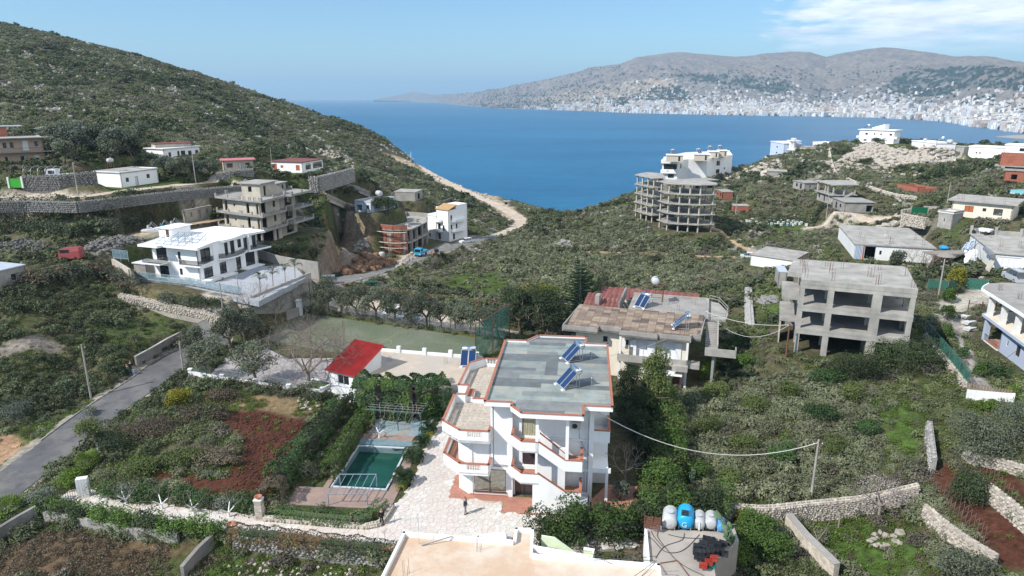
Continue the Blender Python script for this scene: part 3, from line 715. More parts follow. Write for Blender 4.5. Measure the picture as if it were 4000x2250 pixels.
NFI=[(-7.2,.4),(-2.9,.4),(-2.9,1.35),(.1,1.25),(.2,.3),(4.7,.1),(4.9,.35),(8.8,.3),(8.85,1.15),(9.95,1.2),(10.35,8.7),(-6.7,8.9)]
for j in range(11):
 for i in range(17):
  P=clip(NFI,-7.3+i*1.06+.015,-7.3+(i+1)*1.06-.015,.1+j*.82+.015,.1+(j+1)*.82-.015)
  if len(P)>=3:MB().prism(P,lambda x,y:6.45,lambda x,y:6.53+.085*y).bd('roof_tile',RS_[0 if R_.random()<.55 else(1 if R_.random()<.7 else 2)]if j>1 else RS_[R_.choice([1,2])],NB.root)
for(a0,b0,a1,b1,zb_,zt)in((-6.7,10.0,-1.5,15.6,6.2,7.1),(-5.5,17.7,9.5,21.3,5.8,6.6)):
 nb_=8 if b1<16 else 16
 NB.box('wall',m25,a0+.2,b0+.1,0,a1-.2,b1,zb_-.05)
 for k in range(nb_*1):
  x0=a0+(a1-a0)*k/nb_;x1=a0+(a1-a0)*(k+1)/nb_-.04
  for q in range(4):
   y0=b0+(b1-b0)*q/4;y1=b0+(b1-b0)*(q+1)/4+.1;z0=zb_+(zt-zb_)*q/4;z1=zb_+(zt-zb_)*(q+1)/4+.03
   MB().raw([(x0,y0,z0),(x1,y0,z0),(x1,y1,z1),(x0,y1,z1),((x0+x1)/2,y0,z0+.12),((x0+x1)/2,y1,z1+.12)],[(0,1,4),(1,2,5,4),(3,0,4,5),(2,3,5)]).bd('roof_tile',m40,NB.root)
NB.box('chimney',m23,-5.0,11.6,6.6,-4.4,13.2,7.9)
for a,b_ in((1.8,5.0),(7.2,4.8),(6.2,8.9),(6.8,12.2),(3.3,9.2),(8.2,1.6),(.1,1.4),(4.6,.6),(9.2,15.4),(2.3,13),(5.9,15.3)):NB.rebar(a,b_,6.6,1.1)
mb=MB()
for k in range(13):mb.box(10.7,1.0+k*.55,5.1+k*.12-.35,12.1,1.55+k*.55,5.1+k*.12)
NB.part(mb,'stair_flight',m23);mb=MB();mb.raw([(12.1,1,5.9),(12.25,1,5.9),(12.25,8.2,7.2),(12.1,8.2,7.2),(12.1,1,4.8),(12.25,1,4.8),(12.25,8.2,6.2),(12.1,8.2,6.2)],[(3,2,1,0),(4,5,6,7),(0,1,5,4),(1,2,6,5),(2,3,7,6),(3,0,4,7)]);NB.part(mb,'stair_wall',m24)
NB.box('landing',m24,10.7,-.4,4.9,14.4,1.0,5.1);NB.parapet([(10.7,-.4),(14.4,-.4),(14.4,1.0)],5.1,5.9,.12,m24,close=False,name='stair_wall');NB.box('column',m23,11.6,.2,-1,11.9,.5,4.9);NB.box('column',m23,11.9,4,-1,12.2,4.3,4.6);NB.box('column',m23,11.9,7.9,-1,12.2,8.2,6.2)
NB.slab([(10.9,9),(13.2,9.8),(13.6,13),(12.4,17.5),(10.9,18.4)],6.2,6.5,m24,'curved_balcony')
rl=MB();cvp=[(11,9.0),(13.1,9.9),(13.5,13),(12.3,17.4),(11,18.3)]
for z_ in(7.0,7.4):rl.path([(x,y,z_)for x,y in cvp],.04,5)
for x,y in cvp:rl.tube((x,y,6.5),(x,y,7.4),.04,.04,5)
NB.part(rl,'railing',m24)
sH(NB.wp(1.7,12.3,6.6),NB.ang+radians(-28),'pale glass solar water heater on the grey rear roof of the beige house',s=1.05);sH(NB.wp(7.3,3.6,6.9),NB.ang+radians(-82),'solar heater seen side-on with blue tank on the brown slabbed roof',s=1.1)
st=MB()
for x in(-1.2,1.2):
 for y in(-1,1):st.tube((x,y,0),(x,y,2.9),.045,.045,5)
for z_ in(1.2,2.9):st.path([(-1.2,-1,z_),(1.2,-1,z_),(1.2,1,z_),(-1.2,1,z_),(-1.2,-1,z_)],.035,5)
st.tube((-1.2,0,2.9),(1.2,0,2.9),.04).tube((0,-1,2.9),(0,1,2.9),.04)
sr=empty('tank_stand',NB.wp(3.2,14.6,6.6),NB.ang,'rusty steel frame stand holding a white tank over the grey rear roof','tank stand');st.bd('frame',m36,sr)
tank(NB.wp(3.2,14.6,9.52),NB.ang+.2,.52,1.5,m57,'white water tank on a rusty frame above the beige house roof')
# concrete frame building on the right
FB=Bld('concrete_frame_building','unfinished grey concrete frame of three open storeys in the scrub','building',(36.0,81.9,0),ang=radians(-20.98),z=4.4,world=True)
FW,FD=12.7,11.7;foot(FB,rect(-2,0,FW+.5,FD))
for z_ in(3.3,6.3,9.3):FB.slab([(0,0),(FW,0),(FW+.5,FD-.5),(FW+.2,FD+.5),(-.8,FD),(-1.6,3.6),(0,3.4)]if z_>9 else[(-.1,0),(FW,0),(FW,FD),(-2.0,FD),(-2.0,3.2),(-.1,3.2)],z_-.28 if z_<9 else z_-.3,z_+.3 if z_>9 else z_,m24,'floor_slab')
for z0,z1 in((-3.5,3.02),(3.3,6.02),(6.3,9.0)):
 for a,wd in((.05,.45),(3.15,.7),(8.1,1.05),(12.1,.55)):
  for b_ in(.04,4.0,7.8,11.0):FB.box('column',m24,a,b_,z0,a+(wd if b_<1 else .45),b_+.45,z1)
for z_ in(2.55,5.55,8.5):FB.box('beam',m24,0,.02,z_,FW,.38,z_+.47)
FB.box('wall',m25,-1.0,FD-.5,-2,FW,FD-.3,3.0);FB.box('wall',m25,-.5,FD-.5,3.3,FW*.66,FD-.3,6.0);FB.box('wall',m25,-.5,FD-.5,6.3,FW*.66,FD-.3,9.0);FB.box('wall',m25,FW-.3,3,-2,FW-.1,FD,6.0);FB.box('wall',m26,-1.9,3.3,-2,-1.75,7,3.0)
for a,b_ in((.5,1.0),(.3,4),(.1,7.5),(.4,10),(3.6,.8),(3.5,4.6),(3.2,8.5),(5.1,8),(7.9,4.4),(8.3,4.7),(8.4,.6),(8.7,1.0),(12.2,.6),(9.6,9),(12.4,6.8),(.6,5.8),(3.7,6.6)):FB.rebar(a,b_,9.6,1.5,5)
# modern white villa at the left
V2=Bld('modern_white_villa','modern white two storey villa with curved front and black glazed openings','villa',(-51.06,108.3,0),ang=radians(69.8),z=6.0,world=True)
V2R=[(0,0),(4.6,1.3),(6.3,1.45),(6.8,.8),(8.1,.62),(9.6,.75),(11.2,1.15),(12.6,1.5),(13.2,.9),(16.4,0),(17.0,4),(16.6,11.9),(9,14.2),(.4,11.9),(-.9,11.9),(-.9,7.6),(.05,7.5)]
V2.slab(V2R,5.75,6.0,m16,'roof_slab');V2.parapet(V2R,5.95,6.12,.12,m16)
G=[(1.3,1.5),(15.6,1.5),(15.6,11.3),(1.3,11.3)];foot(V2,rect(-4,-9,17,15))
V2.walls(G,-.5,5.75,m16,{0:[(1.0,3.0,.1,2.1,'d'),(4.6,6.2,.1,2.2,'dD'),(8.6,9.8,0,2.5,'dD'),(11.0,13.4,.1,2.6,'d'),(.7,2.9,3.1,5.4,'d'),(6.2,7.0,3.1,5.4,'d'),(7.6,8.6,3.1,5.5,'d'),(9.4,10.3,3.9,5.4,'d'),(10.9,11.8,3.1,5.4,'d'),(13.1,14.1,3.1,5.4,'d')],3:[(.9,3.2,3.1,5.4,'d'),(1.2,3.2,.1,2.2,'d'),(5.6,6.2,3.6,4.9,'d'),(5.6,6.2,.9,2.0,'d')]})
V2.slab([(.3,.2),(4.7,1.45),(1.35,1.49),(1.29,5.0),(.2,4.6)],2.75,3.0,m16,'balcony');V2.slab([(5.6,1.49),(5.8,1.1),(7,.35),(9,.1),(11,.5),(12.4,1.2),(12.5,1.49)],2.75,3.0,m16,'balcony');V2.slab([(12.9,1.0),(17.6,.0),(18.0,1.2),(17.8,4.0),(15.61,4.2),(15.61,1.49),(12.9,1.49)],2.7,3.0,m16,'balcony');V2.slab([(-.8,7.7),(1.29,7.7),(1.29,11.6),(-.8,11.6)],2.75,3.0,m16,'balcony')
gl=bpy.data.materials.new('smoked_balustrade_glass');gl.use_nodes=True;t=NT(gl.node_tree);t.n('ShaderNodeOutputMaterial',Surface=t.n('ShaderNodeMixShader',i0=.55,i1=t.n('ShaderNodeBsdfPrincipled',Base_Color=(.03,.035,.04,1),Roughness=.08).outputs[0],i2=t.n('ShaderNodeBsdfTransparent').outputs[0]).outputs[0])
for pts in([(1.2,4.9),(.25,4.5),(.35,.25),(4.6,1.42)],[(5.85,1.4),(5.9,1.15),(7,.4),(9,.15),(11,.55),(12.3,1.2)],[(13,1.05),(17.5,.05),(17.9,1.2),(17.7,3.9)],[(1.2,7.75),(-.75,7.75),(-.75,11.5)]):
 for p,q in zip(pts[:-1],pts[1:]):mb=MB();wS(mb,p,q,.03,None,3.0,3.85,-.02,.02);mb.bd('glass_balustrade',gl,V2.root)
V2.box('wall',m16,4.7,1.35,3.0,4.95,1.5,5.75);V2.box('column',m16,13.0,.95,3.0,13.2,1.4,5.75);V2.box('column',m32,.28,.5,3,.34,.56,5.75)
V2.slab(rect(5.6,11.0,9.9,13.9),6.0,7.6,m16,'stair_head');V2.slab(rect(5.3,10.6,10.2,14.2),7.6,7.7,m17,'stair_head_roof');V2.box('door',m62,5.57,11.6,6.1,5.59,12.3,7.4)
for k in range(2):
 r=MB();x0=1.3+k*2.9
 for j in range(5):r.tube((x0-.6,3.5+j*1.5,6.1),(x0+1.5,3.5+j*1.5,7.1),.05,.05,5).tube((x0+1.3,3.5+j*1.5,6),(x0+1.3,3.5+j*1.5,7.0),.04,.04,5)
 for u in(0,.35,.7,1.0):r.tube((x0-.6+2.1*u,3.3,6.15+u),(x0-.6+2.1*u,9.7,6.15+u),.05,.05,5)
 V2.part(r,'panel_rack',m37)
for a,b_ in((.9,2.4),(4.4,3),(8.2,2.6),(12,3)):V2.rebar(a,b_,6.0,1.1,4)
V2.slab([(.6,-.3),(4.2,-.3),(4.2,1.4),(.6,1.4)],-.3,.35,m16,'planter');V2.slab(rect(4.6,-.4,8.0,1.4),-.3,.25,m16,'planter');V2.slab(rect(10.5,-.4,15,1.4),-.3,.15,m16,'doorstep')
V2.box('shed_roof',m43,.6,12.6,2.2,3.8,15.6,2.35);V2.box('shed_wall',m23,.8,12.8,-1,3.6,15.4,2.2)
# unfinished four storey block behind it
CB=Bld('unfinished_apartment_block','unfinished four storey rendered block with empty doorways and balcony slabs','building',(-50.0,135.7,0),ang=radians(76.91),z=6.6,world=True)
CF=[(.0,0),(8.7,-.2),(8.8,1.0),(9.7,1.0),(9.8,-1.0),(17.7,-1.4),(18.6,4.4),(17,12),(8.9,14.2),(4.2,13.6),(1.7,6.2)]
CW=[(1.3,1.5),(8.6,1.3),(8.7,2.2),(15.6,1.8),(16.4,4.6),(15.5,11.5),(8.6,13.2),(5.2,12.6),(2.9,6.4)]
foot(CB,rect(0,-1.5,19,14));CZ_=[0,3.0,6.0,9.0]
for k in range(3):
 z0,z1=CZ_[k]+(0 if k==0 else 0),CZ_[k+1]-.25
 ops={0:[(.7,2.3,.1,2.3,'void'),(4.8,5.7,.9,2.2,'void')],1:[],2:[(.6,1.4,.2,2.2,'void'),(3.0,5.6,.3,2.4,'void')],3:[(.5,2.3,.4,2.3,'void')],7:[(.6,1.6,.1,2.2,'void'),(3.6,4.2,1.2,1.8,'void')],8:[(1.2,2.1,.1,2.2,'void'),(4.2,5.1,.1,2.2,'void')],6:[(1,2,.1,2.2,'void')]}
 if k==0:ops[0]=[(.5,4.2,-.5,2.3,'void'),(5.2,6.0,0,2.2,'void')];ops[8]=[(.4,2.8,.3,2.2,'void'),(3.4,5.2,.3,2.2,'void')]
 CB.walls(CW,z0-(3 if k==0 else 0),z1,m26,{i:[(a,b_,z0+c,z0+d,e)for a,b_,c,d,e in v]for i,v in ops.items()});
 CB.slab(CF,CZ_[k+1]-.25,CZ_[k+1],m23,'floor_slab')
 n=len(CF)
 for i in range(n):
  p,q=CF[i],CF[(i+1)%n];L=math.hypot(q[0]-p[0],q[1]-p[1])
  if L<2:continue
  for s_ in([0,.5,1]if L>6 else[0,1]):
   mb=MB();wS(mb,p,q,s_*(L-.45),s_*(L-.45)+.45,CZ_[k+1]-.3,CZ_[k+1]+.75,-.2,.02);mb.bd('parapet_post',m23,CB.root)
 mb=MB();[wS(mb,CF[i],CF[(i+1)%n],0,None,CZ_[k+1]-.28,CZ_[k+1]+.18,-.12,.015)for i in range(n)];CB.part(mb,'balcony_edge',m23)
for k in range(4):mb=MB();wS(mb,CF[10],CF[0],.6+k*1.5,1.2+k*1.5,9.0,9.75,-.15,.02);mb.bd('parapet_post',m26,CB.root)
CB.walls([(5.6,3.7),(11.0,3.5),(11.0,8.0),(6.0,8.3)],9.0,11.7,m26,{0:[(1.2,2.0,9.1,11.2,'void')],3:[(1.6,2.5,10,11.1,'void')]});CB.slab([(5.0,3.2),(11.6,3.0),(11.6,8.6),(5.6,9.0)],11.7,11.9,m24,'stair_head_roof')
mb=MB();mb.raw([(11,3.6,9),(15,3.4,9),(11,3.6,11.2),(11,3.8,9),(15,3.6,9),(11,3.8,11.2)],[(0,1,2),(5,4,3),(1,4,5,2),(0,3,4,1)]);CB.part(mb,'raking_wall',m26)
CB.walls(rect(14.2,5.5,18.5,12),8.0,10.6,m23,{0:[(.8,1.4,9.2,10.2,'void'),(2.6,3.3,9.2,10.2,'void')],3:[(1,1.8,9,10.2,'void'),(4,4.8,9,10.2,'void')]});CB.slab(rect(14,5.2,18.8,12.2),10.6,10.75,m24,'roof')
# brick building with scaffolding
BB=Bld('brick_building_site','half built concrete and red brick building behind scaffolding','building',(-28.3,190.6,0),ang=radians(76.39),z=-7.2,world=True)
foot(BB,rect(-4,-1,21,15));bay=[(-1.6,.8),(-2.6,2.6),(-2.9,4.8),(-2.6,7.0),(-1.8,9.0),(-.6,10.4)]
BS=[(0,0),(12.2,-.1),(19.6,2.6),(21,10),(3,11)]+bay[::-1]
for z_ in(3.2,6.9):BB.slab(BS,z_-.3,z_,m24,'floor_slab')
for z0,z1 in((-1,2.9),(3.2,6.6)):
 for a,b_ in((.1,.1),(4,.1),(8,.1),(11.7,.1),(15.5,1.3),(19,3),(4,5),(11,6),(-1.5,1),(-2.7,4.7),(-1.7,8.9)):BB.box('column',m23,a,b_,z0,a+.4,b_+.4,z1)
for z0,z1 in((-.3,2.7),(3.3,6.3),(6.9,8.2)):
 for i in range(len(bay)-1):
  p,q=bay[i],bay[i+1];L=math.hypot(q[0]-p[0],q[1]-p[1]);k=max(1,int(L/.55));rws=int((z1-z0)/.42)
  for r_ in range(rws):
   for c_ in range(k):
    if(i in(0,2)and z0<6 and .35<(c_+.5)/k<.7 and r_<rws-1):continue
    mb=MB();wS(mb,q,p,L*c_/k+.015,L*(c_+1)/k-.015,z0+r_*(z1-z0)/rws+.012,z0+(r_+1)*(z1-z0)/rws-.012,-.2,-.02+.015*((r_+c_)%2));mb.bd('brick_panel',m27,BB.root)
  mb=MB();wS(mb,q,p,0,None,z0,z1,-.18,-.05);mb.bd('mortar_wall',m24,BB.root)
BB.walls(rect(.5,1.0,12,9),-1,6.5,m25,{0:[(1,4,0,2.4,'void'),(6,9,0,2.4,'void'),(1,4,3.3,5.8,'void'),(6,9,3.3,5.8,'void')]},edges=[0,1,2])
BB.walls([(12.4,.0),(19.5,2.6),(20.8,9.9),(12,10.2)],6.9,8.1,m23,{},edges=[0,1,2]);
for p in((4,3),(2,2),(8,6),(10,2.5)):BB.box('block_pile',m24,p[0],p[1],6.9,p[0]+1.2,p[1]+1.0,7.7)
for z_ in(3.3,6.6,10.1):BB.slab(rect(-.5,11.0,9.5,14.4),z_-.25,z_,m24 if z_>8 else m23,'floor_slab')
for a in(-.4,4,9):[BB.box('column',m24,a,b_,-1,a+.35,b_+.35,9.8)for b_ in(11.1,13.9)]
BB.box('wall',m25,.3,14.0,-1,9,14.15,6.3);BB.box('wall',m25,3.9,11.2,3.3,4.05,14,9.8)
BB.parapet(rect(-.5,11.0,9.5,14.4),10.1,10.45,.12,m23)
sc=empty('scaffolding',BB.wp(-3.3,0),BB.ang,'timber and pipe scaffolding wrapped round the curved brick front','scaffolding')
mb=MB();pl=MB();cv=[(p[0]+3.3-1.0,p[1])for p in bay]
for p in cv:mb.tube((p[0],p[1],-.5),(p[0],p[1],8.2),.05,.05,5);mb.tube((p[0]+.8,p[1],-.5),(p[0]+.8,p[1],7.8),.05,.05,5)
for z_ in(1.2,3.0,4.7,6.3):mb.path([(p[0],p[1],z_)for p in cv],.045,4)
mb.bd('scaffold_pole',m38,sc,kind='stuff')
for z_ in(1.9,3.4,6.35):
 for p,q in zip(cv[:-1],cv[1:]):k=MB();wS(k,p,q,0,None,z_,z_+.06,-.7,0);k.bd('scaffold_board',m26,sc)
mb=MB()
for z_ in(0,1.2,2.4,3.6,4.8,6,7.2):mb.tube((3.0,15.6,z_),(3.0,14.4,z_),.04,.04,4)
for y in(14.4,15.6):mb.tube((3.0,y,-.5),(3.0,y,7.6),.05,.05,4)
mb.bd('ladder_tower',m38,sc)
# white three storey house beyond the brick building
W3=Bld('white_three_storey_house','tall white house with round balconies and small ochre tiled roof','house',(1664,930),(1753,944),-8.5);W3w=W3.w
foot(W3,rect(-1,-1,W3w+2,11));W3.walls(rect(0,0,W3w*.48,9.5),-1,7.6,m16,{0:[(1.4,2.1,.7,1.9,'w')]});W3.slab(rect(-.1,-.1,W3w*.48,9.6),7.6,7.8,m17)
W3.walls([(W3w*.48+.01,.1),(W3w,.1),(W3w,9.4),(W3w*.48+.01,9.4)],-1,9.9,m16,{0:[(.6,1.7,3.2,5.2,'d'),(2.6,3.3,3.2,5.0,'d'),(.6,1.7,.3,2.3,'d')],1:[(1,1.8,6.6,8.2,'d'),(3.5,4.3,3.4,5.2,'d'),(1,1.8,3.4,5.2,'d'),(2,3,.3,2.2,'d')]})
for z_ in(2.9,6.0):
 cpt=[(W3w*.5+1.5*cos(a)+1.0,-.0+1.2*sin(a))for a in np.linspace(pi,2*pi,8)];W3.slab(cpt,z_,z_+.7,m16,'round_balcony')
 cpt=[(W3w+1.6*cos(a),4.5+3.4*sin(a))for a in np.linspace(-pi/2,pi/2,9)];W3.slab(cpt,z_,z_+.8,m16,'round_balcony')
rr2=mat('ochre_roof_tile',(.42,.27,.13),.8,.2,4,.3)
mb=MB().raw([(W3w*.46,-.2,9.9),(W3w+.3,-.2,9.9),(W3w+.3,4,11.2),(W3w*.46,4,11.2),(W3w*.46,-.2,10.05),(W3w+.3,-.2,10.05),(W3w+.3,4,11.35),(W3w*.46,4,11.35)],[(3,2,1,0),(4,5,6,7),(0,1,5,4),(1,2,6,5),(2,3,7,6),(3,0,4,7)]);W3.part(mb,'roof',rr2);W3.box('chimney',m16,W3w*.3,2,7.8,W3w*.3+.6,2.6,10.3);W3.box('wall',m16,W3w*.5,3.8,9.9,W3w,9.3,11.1)
sH(W3.wp(-1.5,6,5.0),W3.ang+.5,'blue solar heater beside the ochre tiled white house',s=1.2)
# houses on the left slope
h1=house('peach_house','peach two storey house with white window surrounds at the left edge',(-70,541),(163,534),9.0,20.8,6.2,m19,m24,.0,front=[(.08,.16,.9,2.2,'wS'),(.3,.36,.9,2.2,'w'),(.56,.64,.8,2.2,'w'),(.8,.9,0,2.2,'wDW'),(.3,.38,3.9,5.3,'w'),(.42,.5,3.9,5.3,'w'),(.64,.74,3.3,5.5,'wDW'),(.84,.92,4.0,5.4,'w')])
h1.box('eaves',m24,-.5,-1.6,6.02,h1.w+2.0,.0,6.2);h1.box('balcony_slab',m24,-.5,-1.6,2.95,h1.w+1.8,-.01,3.1);h1.box('balcony_wall',m17,-.5,-1.7,-1.5,h1.w*.92,-1.5,.75)
mb=MB();mb.tube((-.5,-1.5,3.95),(h1.w+1.8,-1.5,3.95),.03)
for k in range(60):mb.tube((-.5+k*.28,-1.5,3.1),(-.5+k*.28,-1.5,3.95),.012,.012,3,cap=False)
h1.part(mb,'balcony_railing',m32);h1.box('upper_wall',m28,h1.w*.1,6,6.2,h1.w*.45,8.9,8.4);h1.box('upper_roof',m44,h1.w*.05,5.5,8.4,h1.w*.72,9.5,8.55)
h2=house('white_flat_house','low white house with three small dark windows above the pale terrace road',(468,675),(617,657),(389,667),17.2,3.1,m16,m24,.15,front=[(.12,.2,1.0,1.9,'b'),(.36,.44,0,1.9,'bDS'),(.68,.77,1.2,2.1,'b')],par=.15)
tank(h2.wp(h2.w*.2,h2.d*.6,4.0),h2.ang+pi/2,.42,1.3,m57,'white tank on a rusty stand over the low white house',legs=1.0)
h3=house('white_veranda_house','white house with white sheet roof and veranda on the left slope',(636,581),(785,569),(580,576),20,3.2,m16,m43,.3,front=[(.12,.2,1.0,2.2,'w'),(.36,.42,.2,2.3,'b'),(.46,.58,.2,2.3,'b'),(.66,.76,1.0,2.2,'w'),(.86,.96,1.0,2.2,'w')])
h3.box('veranda_wall',m16,.2,-1.3,-1.5,h3.w-.2,-1.15,.9);
h3b=house('brown_roofed_house','dark roofed low house rising behind the white veranda house',(604,562),(752,556),5.0,21.2,3.0,m26,m40,.2)
h4=house('red_sheet_house','small dark house under a faded red sheet roof among bushes',(862,627),(999,622),6.0,18.3,2.6,m26,m42,.5,front=[(.1,.3,.8,1.8,'b'),(.5,.58,0,2.0,'bDS'),(.72,.86,.9,1.8,'b')])
h5=house('white_terrace_house','white single storey house with brown roof on a walled grass terrace',(1050,629),(1180,633),11.0,15.4,3.0,m16,m40,.25,right=[(.15,.4,.7,2.4,'dM'),(.5,.95,.7,2.4,'dM')],front=[(.80,.92,.6,2.1,'bR'),(.32,.40,1.2,1.9,'bR'),(.1,.2,.2,2.3,'bR')])
h6=house('light_blue_house','light blue single storey house with concrete roof below the hill',(1383,783),(1448,789),11.0,3.9,3.1,m20,m24,.05,right=[(.2,.35,1.0,2.1,'w'),(.5,.6,0,2.1,'wDW'),(.72,.86,1.0,2.1,'w')],front=[(.7,.9,.9,2.1,'w'),(.1,.45,.4,2.0,'void')],par=.1)
tank(h6.wp(1.5,h6.d*.85,3.4),h6.ang+1.2,.75,2.2,m54,'big grey water tank lying on the light blue house roof')
h7=house('grey_block_hut','bare grey concrete block hut alone on the scrub slope',(1624,750),(1651,739),(1558,740),2.8,3.0,m23,m24,.1,front=[(.3,.6,.2,2.2,'void')])
h9=house('ruined_stone_hut','long beige hut with two empty windows on the grassy terrace',(718,822),(827,801),(675,828),10.3,2.5,m26,m24,.02,front=[(.18,.27,.8,1.8,'void'),(.47,.57,.1,2.0,'void'),(.76,.86,.9,1.9,'void')],cat='hut')
h10=house('sheet_roofed_shed','grey shed with pale corrugated roof at the left edge',(-70,1072),(100,1032),7.0,7.3,3.0,m23,m44,.1,front=[(.62,.76,.9,2.0,'w')],cat='shed')
# right: scattered concrete and brick shells
def M3(x,y):return(2500+x/3.22,480+y/3.22)
def M7(x,y):return(3200+x/2.786,480+y/2.786)
def M4(x,y):return(2400+x/1.61,480+y/1.61)
g1=house('concrete_shell_house','bare concrete block house left of the boulder slope',M3(1590,603),M3(1855,612),M3(1440,575),3.3,3.1,m23,m24,.25,front=[(.6,.98,.3,2.2,'void')],left=[(.1,.2,.8,2.2,'void'),(.5,.6,.5,2.3,'void')],group='unfinished shells on the right slope')
g2=house('concrete_shell_house','small pale walled shell house with two dark doorways beside the open frame',M3(2075,755),M3(2290,750),M3(1905,722),2.5,2.8,m24,m23,.25,front=[(.3,.4,.9,1.8,'void')],left=[(.25,.4,.9,2.0,'void'),(.6,.75,.2,2.2,'void')],group='unfinished shells on the right slope')
g3=Bld('open_frame_house','two storey open concrete frame house with outside stair','building',S((0,0)),S((0,0)),0,ang=0)if False else None
rf=[hp(*M4(*q),8.3)for q in[(1375,391),(1540,389),(1480,360),(1262,360)]]
g3=Bld('open_frame_house','two storey open concrete frame house with outside stair','building',(rf[0].x,rf[0].y,0),ang=atan2(rf[1].y-rf[0].y,rf[1].x-rf[0].x),z=1.8,world=True)
g3l=[g3.l(*M4(*q),8.3)for q in[(1375,391),(1540,389),(1480,360),(1262,360)]];g3.slab(g3l,6.3,6.5,m24,'roof');g3.slab(g3l,2.95,3.15,m24,'floor_slab');foot(g3,g3l)
ins=inset(g3l,.9);g3.walls(ins,-2,2.95,m24,{3:[(1,2.2,1,2.2,'void'),(5,6,.3,2.2,'void')],0:[(1,3,.5,2.2,'void')]})
for p in ins+[((ins[0][0]+ins[1][0])/2,(ins[0][1]+ins[1][1])/2),((ins[0][0]+ins[3][0])/2,(ins[0][1]+ins[3][1])/2),((ins[0][0]*2+ins[3][0])/3,(ins[0][1]*2+ins[3][1])/3)]:g3.box('column',m26,p[0]-.2,p[1]-.2,3.15,p[0]+.2,p[1]+.2,6.3)
mb=MB();[mb.box(2+k*.45,-1.2,3.2+k*.25-2.0,2.45+k*.45,.2,3.2+k*.25-1.7)for k in range(11)];g3.part(mb,'stair_flight',m23)
g4=house('concrete_shell_house','low grey shell house with wide flat roof in front of the open frame',M4(1450,498),M4(1645,500),M4(1378,468),2.2,3.1,m23,m23,.3,front=[(.75,.98,.2,2.1,'void')],left=[(.2,.35,.2,2.2,'void'),(.55,.7,.9,2.0,'void')],group='unfinished shells on the right slope')
g5=house('brick_hut','red brick hut with two dark openings beside the concrete skeleton',(2822,749),(2868,749),(2790,738),-.2,2.7,m27,m23,.1,left=[(.15,.3,.8,1.8,'void'),(.6,.8,.8,2.0,'void')],cat='hut',group='red brick huts')
g6=house('brick_hut','smaller red brick hut with plain front beside a white pole',(2867,803),(2929,804),4.2,-2.7,2.4,m27,m24,.1,cat='hut',group='red brick huts')
g7=Bld('brick_ruin','roofless low red brick walls open to the sky in the scrub','ruin',M7(840,715),M7(1072,765),6.2);g7.parapet(rect(0,0,g7.w,6.5),-1.5,1.5,.25,m27,name='wall');g7.box('wall',m27,g7.w*.45,0,-1,g7.w*.45+.25,6.4,1.3);foot(g7,rect(0,0,g7.w,6.5))
g8=house('beige_bungalow','cream single storey house with orange shutter and flat concrete roof',M7(1405,828),M7(2165,893),M7(1525,770),10.4,3.7,m18,m24,.8,front=[(.22,.37,1.2,2.5,'bR'),(.52,.58,1.6,2.3,'b'),(.70,.85,1.0,2.4,'gM')],th=.3)
MB().box(0,0,0,.85,.3,.6).bd('air_conditioner',m57,label='white air conditioner on the cream house wall left of the orange shutter',cat='air conditioner').matrix_world=__import__('mathutils').Matrix.Translation(g8.wp(2.0,.45,.9))@__import__('mathutils').Matrix.Rotation(g8.ang,4,'Z')
for a in(1.6,2.6,g8.w*.5,g8.w*.8):g8.rebar(a,1.2,3.7,1.0)
g9=house('red_brick_house','unfinished two level red brick house at the right edge',M7(2010,505),(4130,672),M7(1850,470),12.2,3.5,m27,m23,.3,front=[(.15,.27,.8,2.2,'void'),(.42,.52,.8,2.2,'void'),(.7,.8,.8,2.2,'void')],left=[(.3,.6,.3,2.4,'void')],th=.35)
g9.walls(rect(-1.5,4.5,g9.w,10),4.2,7.6,m27,{0:[(2,3.2,4.8,7,'void'),(6,7,4.8,7,'void')]});g9.slab(rect(-2.5,3.2,g9.w,10),4.0,4.2,m23,'floor_slab');g9.box('column',m27,2,5,3.5,2.4,5.4,4.0)
m69=mat('cyan_paint',(.22,.50,.52),.7,.05,1,.04)
g10=house('cyan_house','small cyan painted house with roof terrace at the right edge',(3945,752),(4130,778),8,10.2,2.8,m69,m17,.5,par=.7,front=[(.15,.3,.5,2.0,'w'),(.5,.7,.5,2.0,'w')])
k1=house('ridge_white_house','white three storey house alone on the ridge with small square windows',(3352,504),(3501,509),9.0,13.0,6.6,m16,m16,.6,front=[(.18,.25,3.9,4.9,'d'),(.42,.47,4.1,4.8,'d'),(.6,.65,4.1,4.8,'d'),(.86,.93,3.9,4.9,'d'),(.15,.24,.9,1.7,'d')],th=.3)
k1.slab([(k1.w*.33,2),(k1.w*.66,2),(k1.w*.66,8),(k1.w*.33,8)],6.6,lambda x,y:7.4+(x-k1.w*.33)*.32,m16,'pitched_loft');
for a0,a1 in((-.6,.6),(k1.w-.6,k1.w+.6)):k1.box('balcony',m17,a0,.5,2.3,a1,3.5,3.4)
sH(k1.wp(2.2,4,6.6),k1.ang-.9,'solar heater with white tank on the ridge house roof',s=1.3,tank=m65)
k2=house('pale_blue_tower_house','tall pale blue house with outside stair above the sea',(3009,552),(3064,561),9,4.2,8.0,m20,m16,.25,front=[(.45,.55,5.4,6.1,'d'),(.45,.55,2.4,3.1,'d')],par=.3)
k2.box('stair_tower',m16,k2.w+1.5,2,0,k2.w+3.0,5,9.5);k2.box('tower_roof',m16,k2.w-1,1.5,9.5,k2.w+6.5,6,9.8);k2.box('column',m16,k2.w+5.8,2,0,k2.w+6.2,2.4,9.5);k2.box('landing',m16,k2.w+.2,1.5,5,k2.w+6.5,4,5.3)
mb=MB();[mb.box(k2.w+3+k*.5,1.6,5.3+k*.3-5.2,k2.w+3.5+k*.5,2.8,5.3+k*.3-4.9)for k in range(14)];k2.part(mb,'stair_flight',m16)
